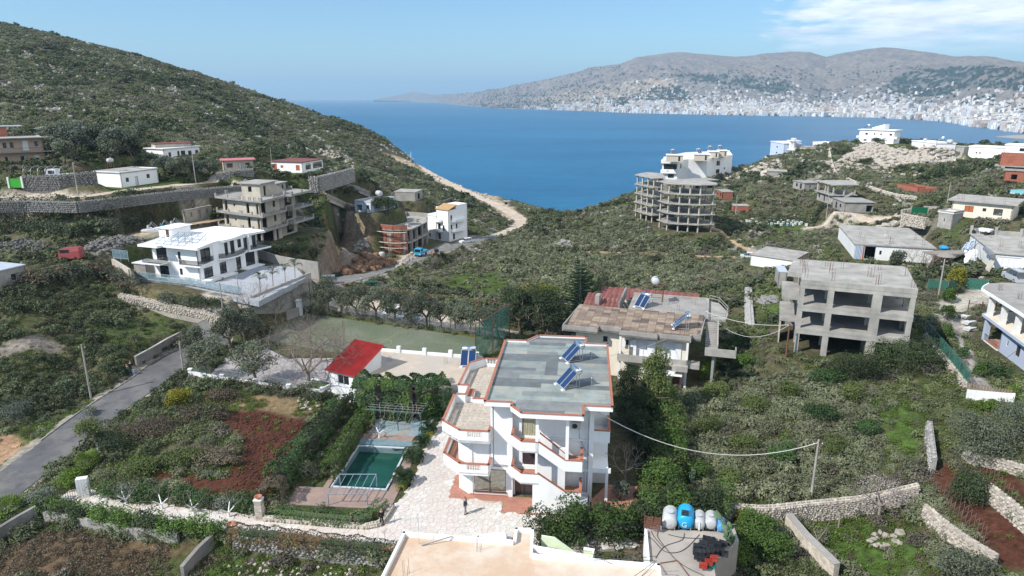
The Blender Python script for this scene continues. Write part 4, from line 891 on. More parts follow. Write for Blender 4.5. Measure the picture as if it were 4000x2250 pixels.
for k in range(3):tank(k2.wp(k2.w+1.2+k*1.5,3.5,9.8),k2.ang,.6,1.4,m57,['leftmost of three white tanks on the blue tower house','middle of three white tanks on the blue tower house','rightmost of three white tanks on the blue tower house'][k],vert=False,group='tanks on the blue tower house')
k3=house('grey_flat_roofed_house','low grey house right of the pale blue tower house',(3102,572),(3198,576),8,7.5,3.5,m26,m24,.2,front=[(.05,.4,.3,2.5,'void')])
k4=house('white_low_house','low white house with roof parapet near the red water tank',(3174,555),(3251,561),8,8.0,3.2,m17,m17,.1,par=.3)
k5=house('white_ridge_bungalow','low white bungalow with solar heaters on the ridge',(3560,549),(3657,560),9,13.2,3.0,m16,m17,.2,front=[(.5,.56,0,1.9,'bDR')],par=.2);k6=house('concrete_annex','long low concrete annex beside the ridge bungalow',(3640,566),(3770,574),7,13.0,1.9,m24,m24,.1)
sH(k5.wp(k5.w*.75,4,3.0),k5.ang-.7,'dark solar heater on the ridge bungalow roof',s=1.5,tank=m65);tank(k5.wp(k5.w*1.15,4,3.0),.3,.9,2.2,m57,'white round tank right of the ridge bungalow heater');tank(k5.wp(k5.w*.2,4,3.0),.3,.6,1.4,m57,'small white tank on the left of the ridge bungalow roof')
k7=house('white_long_house','long white building with a row of small openings at the right of the ridge',(3782,572),(3962,580),9,10.4,4.6,m16,m17,.2,front=[(.18,.22,1.8,2.4,'d'),(.26,.3,1.8,2.4,'d'),(.7,.76,1.4,2.0,'d')],par=.3)
k8=house('white_stepped_house','white stepped house at the far right end of the ridge',(3925,566),(4130,574),9,11.5,6.0,m16,m17,.2,front=[(.15,.25,.8,2.0,'d'),(.35,.4,.8,2.0,'d'),(.3,.4,3.8,5.0,'d')],par=.3)
def M9(x,y):return(2380+x/1.95,480+y/1.95)
wb=[hp(*M3(*q),10.6)for q in[(285,460),(480,463),(612,457),(768,456),(850,456),(948,420),(1165,403),(1120,345),(570,370),(300,425)]]
WBk=Bld('white_apartment_cluster','stepped white apartment building above the sea with stone faced roof rooms','apartment building',(wb[0].x,wb[0].y,0),ang=atan2(wb[1].y-wb[0].y,wb[1].x-wb[0].x),z=2.5,world=True)
wl=[WBk.l(*M3(*q),10.6)for q in[(285,460),(480,463),(612,457),(768,456),(850,456),(948,420),(1165,403),(1120,345),(570,370),(300,425)]];foot(WBk,wl)
Ls_=[math.hypot(wl[i+1][0]-wl[i][0],wl[i+1][1]-wl[i][1])for i in range(9)]
WBk.walls(wl,-3,8.1,m16,{0:[(.1*Ls_[0],.95*Ls_[0],4.1,6.3,'d'),(.4*Ls_[0],.8*Ls_[0],.6,2.2,'dM')],1:[(.25*Ls_[1],.35*Ls_[1],4.5,6.3,'d')],5:[(.1*Ls_[5],.3*Ls_[5],4,6.0,'d'),(.1*Ls_[5],.3*Ls_[5],.8,2.4,'d'),(.55*Ls_[5],.62*Ls_[5],2,3,'d')],6:[(.3*Ls_[6],.34*Ls_[6],4.5,6.3,'d'),(.7*Ls_[6],.73*Ls_[6],4.5,6.3,'d'),(.5*Ls_[6],.53*Ls_[6],1.5,2.6,'d')]})
WBk.slab(inset(wl,.2),7.6,7.9,m17);WBk.box('balcony_wall',m16,-.6,-.9,6.6,wl[1][0],-.02,8.1);WBk.box('balcony_wall',m16,-.6,-.9,2.5,wl[1][0]*.35,-.02,4.0);WBk.box('balcony_wall',m16,wl[1][0]*.35,-.9,2.5,wl[1][0],-.02,3.2);WBk.box('balcony_wall',m16,wl[1][0]*.75,-.9,3.2,wl[1][0],-.02,4.0)
m70=mat('pale_stone_facing',(.56,.50,.42),.85,.2,6,.4)
for q0,q1,zz in(((340,405),(540,400),2.6),((690,395),(870,392),2.6),((870,362),(985,358),2.4),((990,350),(1100,350),2.4)):
 p0=WBk.l(*M3(*q0),10.6+2.4);p1=WBk.l(*M3(*q1),10.6+2.4);w_=p1[0]-p0[0];WBk.box('roof_room',m70,p0[0],p0[1],7.9,p0[0]+w_,p0[1]+5,10.4);WBk.box('roof_room_slab',m16,p0[0]-.3,p0[1]-.3,10.4,p0[0]+w_+.3,p0[1]+5.3,10.6)
 WBk.box('door',m32,p0[0]+w_*.7,p0[1]-.04,8.2,p0[0]+w_*.82,p0[1]-.001,10.0)
for i,q in enumerate([(420,385),(745,375),(890,340),(1015,330)]):sH(WBk.wp(*WBk.l(*M3(*q),13.4),10.6),.3,['leftmost','second','third','rightmost'][i]+' of the solar heaters on the white cluster above the sea',s=1.1,group='solar heaters on the white cluster')
SKL=[hp(*M9(*q),7.5)for q in[(192,462),(332,493),(425,489),(400,452),(290,440),(236,450)]];SKR=[hp(*M9(*q),7.5)for q in[(372,516),(440,535),(535,543),(700,549),(818,546),(812,530),(700,505),(560,500),(440,506)]]
SKb=Bld('concrete_skeleton','large unfinished concrete skeleton of stacked open floors','building',(SKL[1].x,SKL[1].y,0),ang=atan2(SKR[3].y-SKL[1].y,SKR[3].x-SKL[1].x),z=-4.0,world=True)
def sl_(P):return[rot2(p.x-SKb.O.x,p.y-SKb.O.y,-SKb.ang)for p in P]
sL,sR=sl_(SKL),sl_(SKR);foot(SKb,sL);foot(SKb,sR)
for k in range(5):
 z_=2.5+k*3.0
 SKb.slab(sL,z_-.25,z_,m24,'floor_slab');
 if k>=0:SKb.slab(sR,z_-.25+(.0),z_,m24,'floor_slab')
 for poly,st_ in((sL,0),(sR,0)):
  pin=inset(poly,.9);n=len(pin)
  for i in range(n):
   p,q=pin[i],pin[(i+1)%n];L=math.hypot(q[0]-p[0],q[1]-p[1]);m_=max(1,round(L/3.4))
   for j in range(m_):
    x=p[0]+(q[0]-p[0])*j/m_;y=p[1]+(q[1]-p[1])*j/m_;SKb.box('column',m26,x-.2,y-.2,z_-3.0+(0 if k else-2.5),x+.2,y+.2,z_-.25)
c1=house('concrete_canopy','grey open concrete canopy between the skeleton and the white cluster',M3(670,735),M3(1000,715),8,1.5,3.2,m25,m23,.5,front=[(.1,.4,.2,2.6,'void'),(.55,.9,.2,2.6,'void')])
kq=house('roadside_kiosk','small beige hut beside the gravel coast road bend',(1963,786),(1990,787),3.0,-12,2.4,m26,m24,.4,front=[(.2,.8,.9,1.8,'void')],cat='hut')
sb=empty('sailboat',hp(1606,624,-70),.4,'tiny white sailboat on the bay beyond the coast road','sailboat');MB().raw([(-4,-1.2,.2),(3,-1.2,.2),(5,0,.4),(3,1.2,.2),(-4,1.2,.2),(-4,-1.5,1.4),(3,-1.5,1.4),(6,0,1.7),(3,1.5,1.4),(-4,1.5,1.4)],[(4,3,2,1,0),(5,6,7,8,9),(0,1,6,5),(1,2,7,6),(2,3,8,7),(3,4,9,8),(4,0,5,9)]).bd('hull',m65,sb);MB().tube((.5,0,1.2),(.5,0,15),.12).bd('mast',m34,sb);MB().raw([(.4,.05,2.4),(-3.6,.05,2.6),(.4,.05,14.5),(.4,-.05,2.4),(-3.6,-.05,2.6),(.4,-.05,14.5)],[(0,1,2),(5,4,3),(0,3,4,1),(1,4,5,2),(2,5,3,0)]).bd('sail',m65,sb)
# right foreground group
def MX(x,y):return(3300+x/3.623,880+y/3.623)
w1=house('workshop','white walled workshop with orange pillar and open garage under a concrete roof',MX(138,258),MX(1300,322),MX(165,2),4.4,3.1,m17,m24,.25,front=[(.13,.27,0,2.6,'void'),(.32,.35,1.1,1.9,'d')],th=.25)
w1.box('orange_pillar',m66,w1.w*.10,.1,-.5,w1.w*.13,.24,2.75);w1.box('back_partition',m31,w1.w*.1,3.5,0,w1.w*.35,3.6,2.8)  # near-black sheet paints the shade inside the open garage
mb=MB();[mb.box(.3+k*.25,.05,-.5,.42+k*.25,.2,2.8)for k in range(6)];w1.part(mb,'striped_cladding',m20)
for a,b_ in((2,1.5),(2.1,7),(w1.w*.5,2),(w1.w*.5,7),(w1.w*.88,2.5),(w1.w*.85,7)):w1.rebar(a,b_,3.1,1.6)
w2=house('low_slab_building','low pale block building with long concrete roof behind the frame building',(2928,992),(3101,1017),(2982,960),-2.8,2.7,m17,m24,.25,th=.2);w2.slab([(-1.2,-5),(w2.w*.8,-5),(w2.w*.8,.2),(-.2,.2)],-3,-1.2,mat('pale_brick_wall',(.42,.34,.29),.9,.15,3,.3),'lower_wall')
w3=house('small_grey_shed','small grey block shed with blue grey sheet roof beside the frame building',(3042,1060),(3078,1062),5,-.5,3.2,m24,m44,.05,cat='shed',group='sheds beside the frame building');w4=house('small_grey_shed','lower grey block shed with sheet roof left of the frame building',(3060,1132),(3098,1136),4,1.2,2.6,m24,m44,.05,cat='shed',group='sheds beside the frame building')
w5p=[MX(2118,388),(4150,1008),None,MX(1762,108)]
w5=Bld('concrete_garage_house','concrete house with flat work roof and white garage door at the right edge','house',w5p[0],w5p[1],5.8,zpx=9.0)
w5b=w5.l(*w5p[3],9.0);w5o=[(0,0),(w5.w,0),(w5.w+w5b[0]*.2,w5b[1]),w5b];foot(w5,w5o);w5.slab(w5o,3.0,3.2,m24);w5i=inset(w5o,.25)
w5.walls(w5i,-2,3.0,m17,{0:[(.3,3.9,0,2.5,'wW')]});w5.parapet([w5o[1],w5o[2],w5o[3]],3.2,4.1,.15,m24,close=False)
for k in range(4):w5.box('parapet_post',m24,w5b[0]+k*4.2,w5b[1]-.3,3.2,w5b[0]+k*4.2+.5,w5b[1]-.05,4.8)
for a,b_ in((1,2),(2,6),(4.5,2.5),(5,7),(w5b[0]+3,w5b[1]-4)):w5.rebar(a,b_,3.2,1.3)
w5.box('pipe',m34,-1,0,2.8,-.9,.1,2.9)
RV=Bld('blue_grey_house','blue grey house with concrete roof on square columns at the right edge','house',(65.23,91.12,0),ang=radians(-102.14),z=3.5,world=True)
RV.slab([(-3.3,2.2),(-1.6,.9),(0,0),(16,-.2),(16,9),(-4.5,9),(-4.3,4.5)],6.5,6.7,m23,'roof');mb=MB();[wS(mb,p,q,0,None,6.4,6.78,-.02,.12)for p,q in(((0,0),(16,-.2)),((-1.6,.9),(0,0)),((-3.3,2.2),(-1.6,.9)))];RV.part(mb,'roof_edge',m16)
RV.slab([(1.4,.1),(16,-.3),(16,9),(0,9),(-.5,2.5)],3.25,3.5,m18,'floor_slab');mb=MB();[wS(mb,p,q,0,None,3.2,3.55,.02,.12)for p,q in(((1.4,.1),(16,-.3)),((-.5,2.5),(1.4,.1)))];RV.part(mb,'slab_edge',m21)
RV.walls(rect(6.4,.5,16,8.8),-1.5,3.25,m21,{0:[(1.6,2.1,1.3,2.1,'w'),(4.2,5.2,1.0,2.4,'b')]});foot(RV,rect(-1,-1,16,9))
for a in(1.7,5.4,9.2,13):RV.box('column',m17,a,.35,3.5,a+.6,.95,6.5)
RV.box('column',m21,1.8,.3,-1,2.4,.9,3.25);RV.box('veranda',m17,2,.3,-1.2,6.4,5,.1);RV.box('veranda_floor',m30,2.1,.4,.1,6.3,4.9,.12)
mb=MB();mb.tube((2,.35,1.0),(6.4,.35,1.0),.03);[mb.tube((2+k*.2,.35,.1),(2+k*.2,.35,1.0),.015,.015,3,cap=False)for k in range(22)];RV.part(mb,'veranda_railing',m32)
for a,b_ in((.5,2),(4.5,2.6)):RV.rebar(a,b_,6.7,1.0,6)
RV.box('inner_wall',m18,8,4,3.5,15.8,4.2,6.5)
# garden annex and red roofed house by the court
ra=hp(1300,1438,5.3);RH=Bld('red_roofed_outhouse','small white two storey outhouse with bright red ribbed sheet roof','outhouse',(1292,1553),(1395,1580),.0)
E_,F_=RH.w,5.0;foot(RH,rect(-.3,-.3,E_+.3,F_+.3))
za=vh(hp(1292,1553,0),1444);zr_=za+1.9
RH.walls(rect(0,0,E_,F_),-.5,za,m16,{0:[(E_*.33,E_*.75,2.2,3.4,'w')]})
RH.slab(rect(.01,.01,E_-.01,F_-.01),za-.2,lambda x,y:za+.05+y/F_*(zr_-za-.1),m16,'gable')
nr=15
for k in range(nr):
 x0=-.3+(E_+.6)*k/nr;x1=-.3+(E_+.6)*(k+1)/nr-.03;xm=(x0+x1)/2;z0=za+.05;z1=zr_+.25
 MB().raw([(x0,-.35,z0),(x1,-.35,z0),(x1,F_+.3,z1),(x0,F_+.3,z1),(xm,-.35,z0+.2),(xm,F_+.3,z1+.2)],[(0,1,4),(1,2,5,4),(3,0,4,5),(2,3,5)]).bd('roof_rib',m41,RH.root)
mb=MB().raw([(-.32,-.36,za),(E_+.32,-.36,za),(E_+.32,F_+.31,zr_+.2),(-.32,F_+.31,zr_+.2),(-.32,-.36,za+.06),(E_+.32,-.36,za+.06),(E_+.32,F_+.31,zr_+.26),(-.32,F_+.31,zr_+.26)],[(3,2,1,0),(4,5,6,7),(0,1,5,4),(1,2,6,5),(2,3,7,6),(3,0,4,7)]);RH.part(mb,'roof_sheet',m41)
AX=[hp(*q,3.1)for q in[(1455,1445),(1845,1470),(1888,1398),(1462,1365)]]
AXb=Bld('flat_roofed_annex','long low annex with pale concrete roof between the hedge and the court','annex',(AX[0].x,AX[0].y,0),ang=atan2(AX[1].y-AX[0].y,AX[1].x-AX[0].x),z=.0,world=True);axl=[AXb.l(*q,3.1)for q in[(1430,1500),(1822,1520),(1885,1402),(1455,1368)]]
m71=mat('pale_roof_screed',(.46,.39,.31),.9,.1,.5,.1,(.40,.36,.31),coord='world')
AXb.walls(inset(axl,.1),-.5,2.9,m24,{});AXb.slab(axl,2.9,3.1,m71);foot(AXb,axl);AXb.parapet([axl[2],axl[3]],3.1,3.5,.18,m17,close=False)
Lx=math.hypot(axl[3][0]-axl[2][0],axl[3][1]-axl[2][1])
for k in range(5):mb=MB();wS(mb,axl[2],axl[3],Lx*(.03+k*.235),Lx*(.03+k*.235)+.5,3.1,4.0,-.3,.1);mb.bd('parapet_pillar',m17,AXb.root)
for a,b_ in((1.2,3),(8.5,3.5)):AXb.rebar(a,b_,3.1,1.0)
sH(hp(1830,1425,3.1),-.05,'solar water heater standing on the flat annex beside the court',s=1.15)
# foreground roof
def MF_(x,y):return(1400+x/1.717,1800+y/1.717)
ZR=4.0;fo=[hp(*MF_(*q),ZR+.35)for q in[(-60,1200),(2100,1300),(2022,690),(1168,622),(1178,450),(1052,447),(1040,530),(300,473)]]
FG=Bld('foreground_house','house with wide sunlit pinkish flat roof and white parapet in the foreground','house',(fo[7].x,fo[7].y,0),ang=atan2(fo[3].y-fo[7].y,fo[3].x-fo[7].x),z=.0,world=True)
fl_=[rot2(p.x-FG.O.x,p.y-FG.O.y,-FG.ang)for p in fo];foot(FG,fl_)
m72=mat('pinkish_roof_screed',(.60,.51,.41),.85,.10,.35,.06,(.50,.36,.25),coord='world')
FG.walls(inset(fl_,.05),-2,ZR-.2,m17,{});FG.slab(fl_,ZR-.2,ZR,m72);FG.parapet(fl_,ZR-.25,ZR+.35,.2,m16)
for q in[(810,600),(320,765)]:a_=FG.l(*MF_(*q),ZR);FG.rebar(a_[0],a_[1],ZR,1.2,4)
sg_=[FG.l(*MF_(*q),ZR-.3)for q in[(1172,615),(1560,640),(1560,545),(1372,530),(1175,500)]]
FG.slab([sg_[0],(sg_[1][0],sg_[0][1]),(sg_[1][0],sg_[0][1]+1.9),(sg_[0][0],sg_[0][1]+1.9)],-2,ZR-3.0,m22,'stairwell')
a0,b0=sg_[0][0]+.25,sg_[0][1]+.05;a1=sg_[1][0]
mb=MB();[mb.box(a0+1.2+k*.28,b0+.1,ZR-1.0-k*.2-.5,a0+1.48+k*.28,b0+1.5,ZR-.8-k*.2)for k in range(9)];FG.part(mb,'stair_flight',m24)
mb=MB();pfill(mb,[(a0,ZR-.9),(a0+1.0,ZR-.9),(a0+4.0,ZR-3.0),(a0+4.0,ZR-1.9),(a0+1.0,ZR-.0),(a0,ZR+.0)],b0+1.6,b0+1.75);FG.part(mb,'stair_wall',m22)
FG.box('stair_wall',m22,a0+3.2,b0+1.76,-1,a1,b0+1.9,ZR-.7);FG.box('stair_coping',m16,a0+3.2,b0+1.7,ZR-.7,a1+.1,b0+1.95,ZR-.6);FG.box('stair_wall',m22,a1-.05,b0,-1,a1+.1,b0+1.75,ZR-.5);FG.box('landing',m24,a0-.1,b0+.05,ZR-.95,a0+1.2,b0+1.55,ZR-.8)
FG.slab([sg_[0],(a1,b0-.1),(a1,b0-.3),(sg_[0][0],b0-.3)],ZR-.1,ZR+.34,m16,'parapet')
an=empty('tv_antenna',hp(*MF_(408,560),ZR),.2,'thin television antenna mast standing on the pinkish foreground roof','antenna');mb=MB();mb.tube((0,0,0),(0,0,2.6),.025,.02,5);mb.bd('mast',m34,an);mb=MB();[mb.tube((-.9+k*.18,-.4+.05*k,2.2),(-.9+k*.18,.4-.05*k,2.2),.008,.008,3)for k in range(9)];mb.tube((-1,0,2.2),(.7,0,2.2),.012);mb.bd('element',m34,an)
MB().tube(hp(*MF_(425,568),ZR+.05),hp(*MF_(632,505),ZR+.45),.05,.04,6).bd('fallen_pole',m33,label='grey metal pole lying against the foreground roof parapet',cat='pole')
# grading of the ground
def hpoly(pts,z):return[hp(x,y,z)for x,y in pts]
YARD=hpoly([(1440,2120),(1330,2075),(1500,1960),(1545,1850),(1640,1700),(1800,1560),(2480,1560),(2500,1990),(2300,2140),(1900,2160)],.0)
pad(YARD,.0,2.0)
POOLPAD=hpoly([(1130,1990),(1180,1900),(1330,1870),(1400,1600),(1700,1600),(1640,1700),(1545,1850),(1500,1960),(1470,2010)],.0)
pad(POOLPAD,.0,1.5)
PITCH_P=hpoly([(1020,1390),(1000,1300),(1130,1215),(1216,1205),(1870,1300),(2020,1335),(1860,1420),(1450,1385),(1200,1400)],.3)
pad(PITCH_P,.3,2.0)
pad(hpoly([(740,1500),(760,1400),(1000,1330),(1300,1380),(1880,1400),(1880,1540),(1300,1560),(1000,1530)],.4),.4,1.2)
V2PAD=hpoly([(455,1055),(530,1130),(900,1200),(940,1200),(1200,1085),(1165,1000),(1000,985),(700,900),(480,980)],6.0)
pad(V2PAD,6.0,1.2,1.6)
pad(hpoly([(640,925),(700,850),(860,800),(930,860),(820,900)],10.3),10.3,3)
RD_A=smooth([hp(*p)for p in[(-120,2010,-3.6),(60,1870,-3.1),(200,1765,-2.8),(345,1650,-2.5),(470,1560,-2.2),(590,1480,-1.6),(690,1405,-1.1),(860,1330,-.9),(1010,1262,-.8),(1090,1215,-.7),(1160,1165,-.6),(1240,1120,-.7),(1330,1098,-1.0),(1420,1075,-1.7),(1560,1034,-4.0),(1710,980,-6.6),(1850,945,-9),(1950,920,-10.5)]],6)
RD_B=smooth([hp(*p)for p in[(1950,920,-10.5),(2015,892,-11.6),(2036,868,-12),(2010,842,-12.2),(1950,808,-12.1),(1870,772,-11.2),(1790,735,-10.2),(1700,690,-8.6),(1620,645,-7),(1550,612,-5.6)]],6)
TRACK=smooth([gp(*p)for p in[(1320,1085),(1400,1000),(1300,1040)]],2)
lane(RD_A,6.4,2.5);lane(RD_B,5.5,2.5)
TR_R=smooth([gp(*p)for p in[(2790,872),(2775,895),(2800,915),(2850,940),(2905,970),(2935,985),(2930,1003)]],5)
TR_R2=smooth([gp(*p)for p in[(2300,985),(2450,988),(2650,995),(2770,1003),(2930,1005)]],5)
TR_R3=smooth([gp(*p)for p in[(3150,893),(3250,880),(3400,868),(3500,845),(3560,838)]],5)
lane(TR_R,3.0,1.5);lane(TR_R2,2.6,1.0);lane(TR_R3,3,1)
TOPRD=smooth([hp(*p)for p in[(-60,775,16.8),(100,768,16.8),(300,770,16.7),(450,752,16.9),(620,733,16.9),(800,715,16.2),(940,705,15.7),(1040,690,15.5)]],5)
lane(TOPRD,4.2,1.0)
LOWRD=smooth([hp(*p)for p in[(330,965,9.8),(450,950,10),(560,915,10),(680,885,10.3),(800,868,10.3),(900,850,10.3)]],5)
lane(LOWRD,7,2.0)
GATEPATH=[hp(*p)for p in[(250,1935,-2.2),(330,1945,-1.7),(430,1990,-.9),(620,2005,-.5),(820,2025,-.2),(1010,2050,0),(1250,2078,0),(1500,2095,0)]]
lane(GATEPATH,3.0,1.0)
pad(hpoly([(1290,1050),(1340,945),(1440,925),(1680,905),(1750,955),(1560,1030),(1400,1060)],-6.9),-6.9,2.2)
RTERR=hpoly([(2510,2120),(2560,2060),(2830,2060),(2900,2110),(2900,2300),(2500,2300)],2.3)
for FP_,Z_ in FOOT:
 yy_=min(p[1]for p in FP_);pad([(x,y,0)for x,y in FP_],Z_,3.0,-2.2 if yy_>115 else 0)
# ground colour
REG=[]
def reg(pts,col,soft=1.0,ns=.5,z=None):
 REG.append(([gp(*p)for p in pts]if z is None else hpoly(pts,z),col,soft,ns))
C_SOIL=(.080,.033,.021);C_GRASS=(.060,.092,.024);C_GRAV=(.38,.34,.28);C_ORG=(.36,.23,.14);C_ROCK=(.44,.40,.34);C_DIRT=(.19,.13,.085);C_DRY=(.17,.14,.075);C_ORS=(.19,.105,.06);C_DARK=(.05,.05,.03)
reg([(800,1640),(860,1600),(1010,1590),(1210,1640),(1190,1700),(1130,1770),(1110,1850),(1030,1960),(880,1950),(700,1900),(520,1850),(560,1820),(850,1860),(960,1760),(930,1690),(870,1650)],C_SOIL,.8,.5)
reg([(40,2130),(200,2070),(500,2120),(800,2150),(860,2200),(720,2260),(-100,2300)],(.125,.085,.05),1.5,1)
reg([(840,2150),(1100,2210),(1500,2260),(700,2290)],(.065,.10,.026),1.0,1.0)
reg([(560,2230),(620,2190),(700,2180),(690,2260)],C_GRASS,.8,1)
reg([(0,1700),(60,1690),(210,1740),(120,1830),(0,1890),(-100,1900),(-100,1700)],C_ORG,1.2,1.2)
reg([(60,1680),(200,1640),(370,1560),(420,1570),(330,1650),(220,1730),(120,1735)],C_GRASS,1.0,1.5)
reg([(440,1440),(560,1430),(590,1450),(480,1500),(440,1480)],C_ROCK,.8,.6)
reg([(0,1350),(150,1310),(260,1345),(240,1385),(0,1400)],(.20,.175,.15),.6,.4)
reg([(520,1130),(640,1140),(720,1200),(520,1170)],C_DRY,1,1)
reg([(330,1250),(600,1220),(850,1200),(860,1260),(700,1330),(500,1350),(330,1330)],(.07,.088,.034),3,2)
reg([(880,1180),(940,1170),(1000,1200),(960,1240),(880,1230)],C_GRAV,1,1)
reg([(300,975),(420,950),(560,900),(700,865),(860,840),(900,850),(700,900),(520,940),(440,985),(340,1000)],(.25,.235,.19),1.5,1.5)
reg([(150,1070),(280,1040),(330,1055),(140,1100)],C_GRASS,1,1)
reg([(200,860),(350,850),(420,880),(200,930),(0,910),(0,880)],(.13,.13,.07),2,2)
reg([(0,745),(150,742),(300,762),(450,748),(700,725),(940,705),(960,720),(600,745),(300,782),(0,785)],(.40,.35,.28),.8,.8)
reg([(420,735),(600,705),(760,700),(770,725),(450,760)],C_GRASS,1.2,1)
reg([(170,545),(260,520),(400,530),(400,545),(200,560)],C_GRASS,1.2,1)
reg([(1220,650),(1370,650),(1380,665),(1240,690),(1080,690),(1070,675)],(.075,.105,.03),1.2,1)
reg([(1290,600),(1380,620),(1400,660),(1300,640),(1210,610),(1180,575)],C_ROCK,2,3)
reg([(1190,770),(1240,800),(1420,880),(1400,900),(1250,870),(1210,880)],(.06,.088,.025),1.5,2)
reg([(1270,850),(1400,850),(1450,900),(1450,965),(1330,965),(1280,900)],C_ORS,1.5,1)
reg([(1330,930),(1440,930),(1450,1000),(1500,1010),(1490,1040),(1430,1060),(1330,1080),(1240,1100),(1250,1020),(1340,1000)],(.25,.20,.16),2,2)
reg([(1250,1100),(1300,1050),(1380,1000),(1500,1000),(1560,1010),(1530,1040),(1440,1065),(1340,1085)],C_ORS,1.5,2)
reg([(1560,1000),(1640,990),(1750,960),(1720,975),(1600,1010)],C_GRAV,1,1)
reg([(1240,1075),(1300,1085),(1450,1065),(1420,1090),(1300,1120),(1220,1110)],C_GRAV,1,1)
reg([(1500,1080),(1560,1090),(1590,1130),(1540,1150),(1470,1120)],C_ROCK,1,2)
reg([(1160,1195),(1300,1190),(1600,1230),(1900,1290),(1960,1310),(1850,1330),(1500,1270),(1240,1225)],(.115,.12,.03),.5,.5)
reg([(1500,600),(1600,630),(1700,680),(1790,700),(1880,745),(1960,790),(2030,830),(2060,870),(2030,900),(1980,870),(1900,790),(1760,735),(1640,670)],(.46,.36,.25),2.5,3)
reg([(1990,860),(2060,850),(2050,910),(1960,950),(1920,960),(1900,940),(1990,905)],(.42,.35,.26),2,1)
reg([(1700,1090),(1900,1060),(2000,1100),(1950,1150),(1800,1140)],(.07,.10,.028),2.5,3)
reg([(3000,870),(3200,875),(3200,905),(3000,900)],(.07,.10,.03),2,2)
reg([(3150,885),(3330,865),(3600,860),(3600,930),(3480,900),(3370,960),(3330,940),(3320,900)],(.38,.34,.28),3,4)
reg([(3280,600),(3400,560),(3500,590),(3760,610),(3700,625),(3540,640),(3470,650),(3380,620),(3300,640),(3200,620)],(.60,.56,.49),2,2)
reg([(3180,620),(3330,640),(3480,660),(3650,690),(3600,690),(3300,660),(3200,640)],(.40,.37,.31),3,4)
reg([(2880,660),(3020,620),(3060,640),(2950,690),(2850,705),(2820,700)],(.5,.46,.39),2,2)
reg([(2720,640),(2850,620),(2900,730),(2780,770)],(.3,.28,.23),3,4)
reg([(3300,690),(3160,700),(3250,640),(3290,640)],(.36,.33,.28),3,3)
reg([(2150,1030),(2300,985),(2450,985),(2450,1000),(2300,1010)],C_ORS,1.5,1)
reg([(3430,560),(3700,575),(3900,590),(3700,600),(3500,585)],(.09,.11,.035),2,2)
reg([(2940,1130),(3060,1120),(3080,1250),(2960,1260)],(.075,.11,.03),1.5,2)
reg([(3600,1220),(3720,1300),(3780,1500),(3830,1560),(3900,1540),(3830,1420),(3760,1320),(3800,1260),(3700,1180)],(.33,.31,.28),1,.5)
reg([(3650,1180),(3800,1130),(3990,1100),(4100,1090),(4100,1160),(3850,1190),(3700,1240)],(.42,.39,.33),1,1)
reg([(3620,1850),(3700,1800),(3850,1950),(4050,2100),(4050,2250),(3900,2200),(3760,2060)],C_SOIL,.8,1)
reg([(3780,1790),(3850,1770),(4050,1900),(4050,2050),(3880,1900)],C_SOIL,.8,.8)
reg([(3200,2060),(3300,2010),(3560,2100),(3640,2180),(3500,2260),(3300,2250)],(.065,.11,.024),1.5,1.5)
reg([(3420,1560),(3560,1560),(3640,1700),(3560,1800),(3440,1700)],(.065,.11,.024),2,2)
reg([(3030,1860),(3300,1860),(3350,1960),(3050,1970)],(.15,.14,.07),2,2)
reg([(2470,2030),(2560,2060),(2560,2150),(2440,2140)],(.25,.19,.13),1,.6)
reg([(1190,1560),(1250,1540),(1290,1590),(1200,1600)],(.17,.15,.07),.8,.8)
reg([(760,1530),(1200,1560),(1290,1600),(1250,1640),(1000,1590),(800,1640)],(.20,.145,.08),1,1)
def s01(x):x=np.clip(x,0,1);return x*x*(3-2*x)
n_a=vN(GX,GY,.11,5,5)[...,None];n_b=vN(GX,GY,.55,8,4)[...,None];n_c=vN(GX,GY,.03,9,3)[...,None]
base=np.array((.090,.082,.045))*(1-s01((n_a-.4)*4))+np.array((.066,.082,.030))*s01((n_a-.4)*4)
base=base*(1-s01((n_b-.58)*6)*.6)+np.array((.15,.125,.085))*s01((n_b-.58)*6)*.6
rk=s01((vN(GX,GY,.16,21,5)-.64)*9)[...,None]*.7*s01((GY-120)/60)[...,None]
base=base*(1-rk)+np.array((.24,.23,.21))*rk
GCOL=base
nz=(vN(GX,GY,.8,31,3)-.5)
for poly,col,soft,ns in REG:
 bb=near_box(poly,4+soft);
 if not bb.any():continue
 d=dpoly(GX[bb],GY[bb],poly)+nz[bb]*2*ns
 k=s01(.5-d/(2*soft));GCOL[bb]=GCOL[bb]*(1-k[:,None])+np.array(col)*k[:,None]
def paint_line(pts,wd,col,soft=.6):
 bb=near_box(pts,wd+3);X,Y=GX[bb],GY[bb];d=np.full(X.shape,1e9)
 for a,b in zip(pts[:-1],pts[1:]):d=np.minimum(d,dseg(X,Y,a,b)[0])
 k=s01(.5-(d+nz[bb]*.8-wd/2)/(2*soft));GCOL[bb]=GCOL[bb]*(1-k[:,None])+np.array(col)*k[:,None]
paint_line(RD_A,8.0,(.30,.27,.22));paint_line(TR_R,3.2,(.40,.30,.19));paint_line(TR_R2,2.6,(.36,.22,.13));paint_line(TR_R3,2.8,(.42,.38,.30));paint_line(LOWRD,3.0,(.36,.33,.27))
idx=np.arange(NU*NV).reshape(NV,NU)
quads=np.stack([idx[:-1,:-1],idx[:-1,1:],idx[1:,1:],idx[1:,:-1]],-1).reshape(-1,4)
keep=GZ>SEA-4
kq=keep[:-1,:-1]|keep[1:,1:]
quads=quads[kq.ravel()]
POOL=hpoly([(1302,1900),(1506,1912),(1574,1760),(1402,1738)],.0)
qc=(np.stack([GX,GY],-1)[:-1,:-1]+np.stack([GX,GY],-1)[1:,1:])/2
mid_in=dpoly(qc[...,0].ravel(),qc[...,1].ravel(),POOL)[kq.ravel()]<.15
quads=quads[~mid_in]
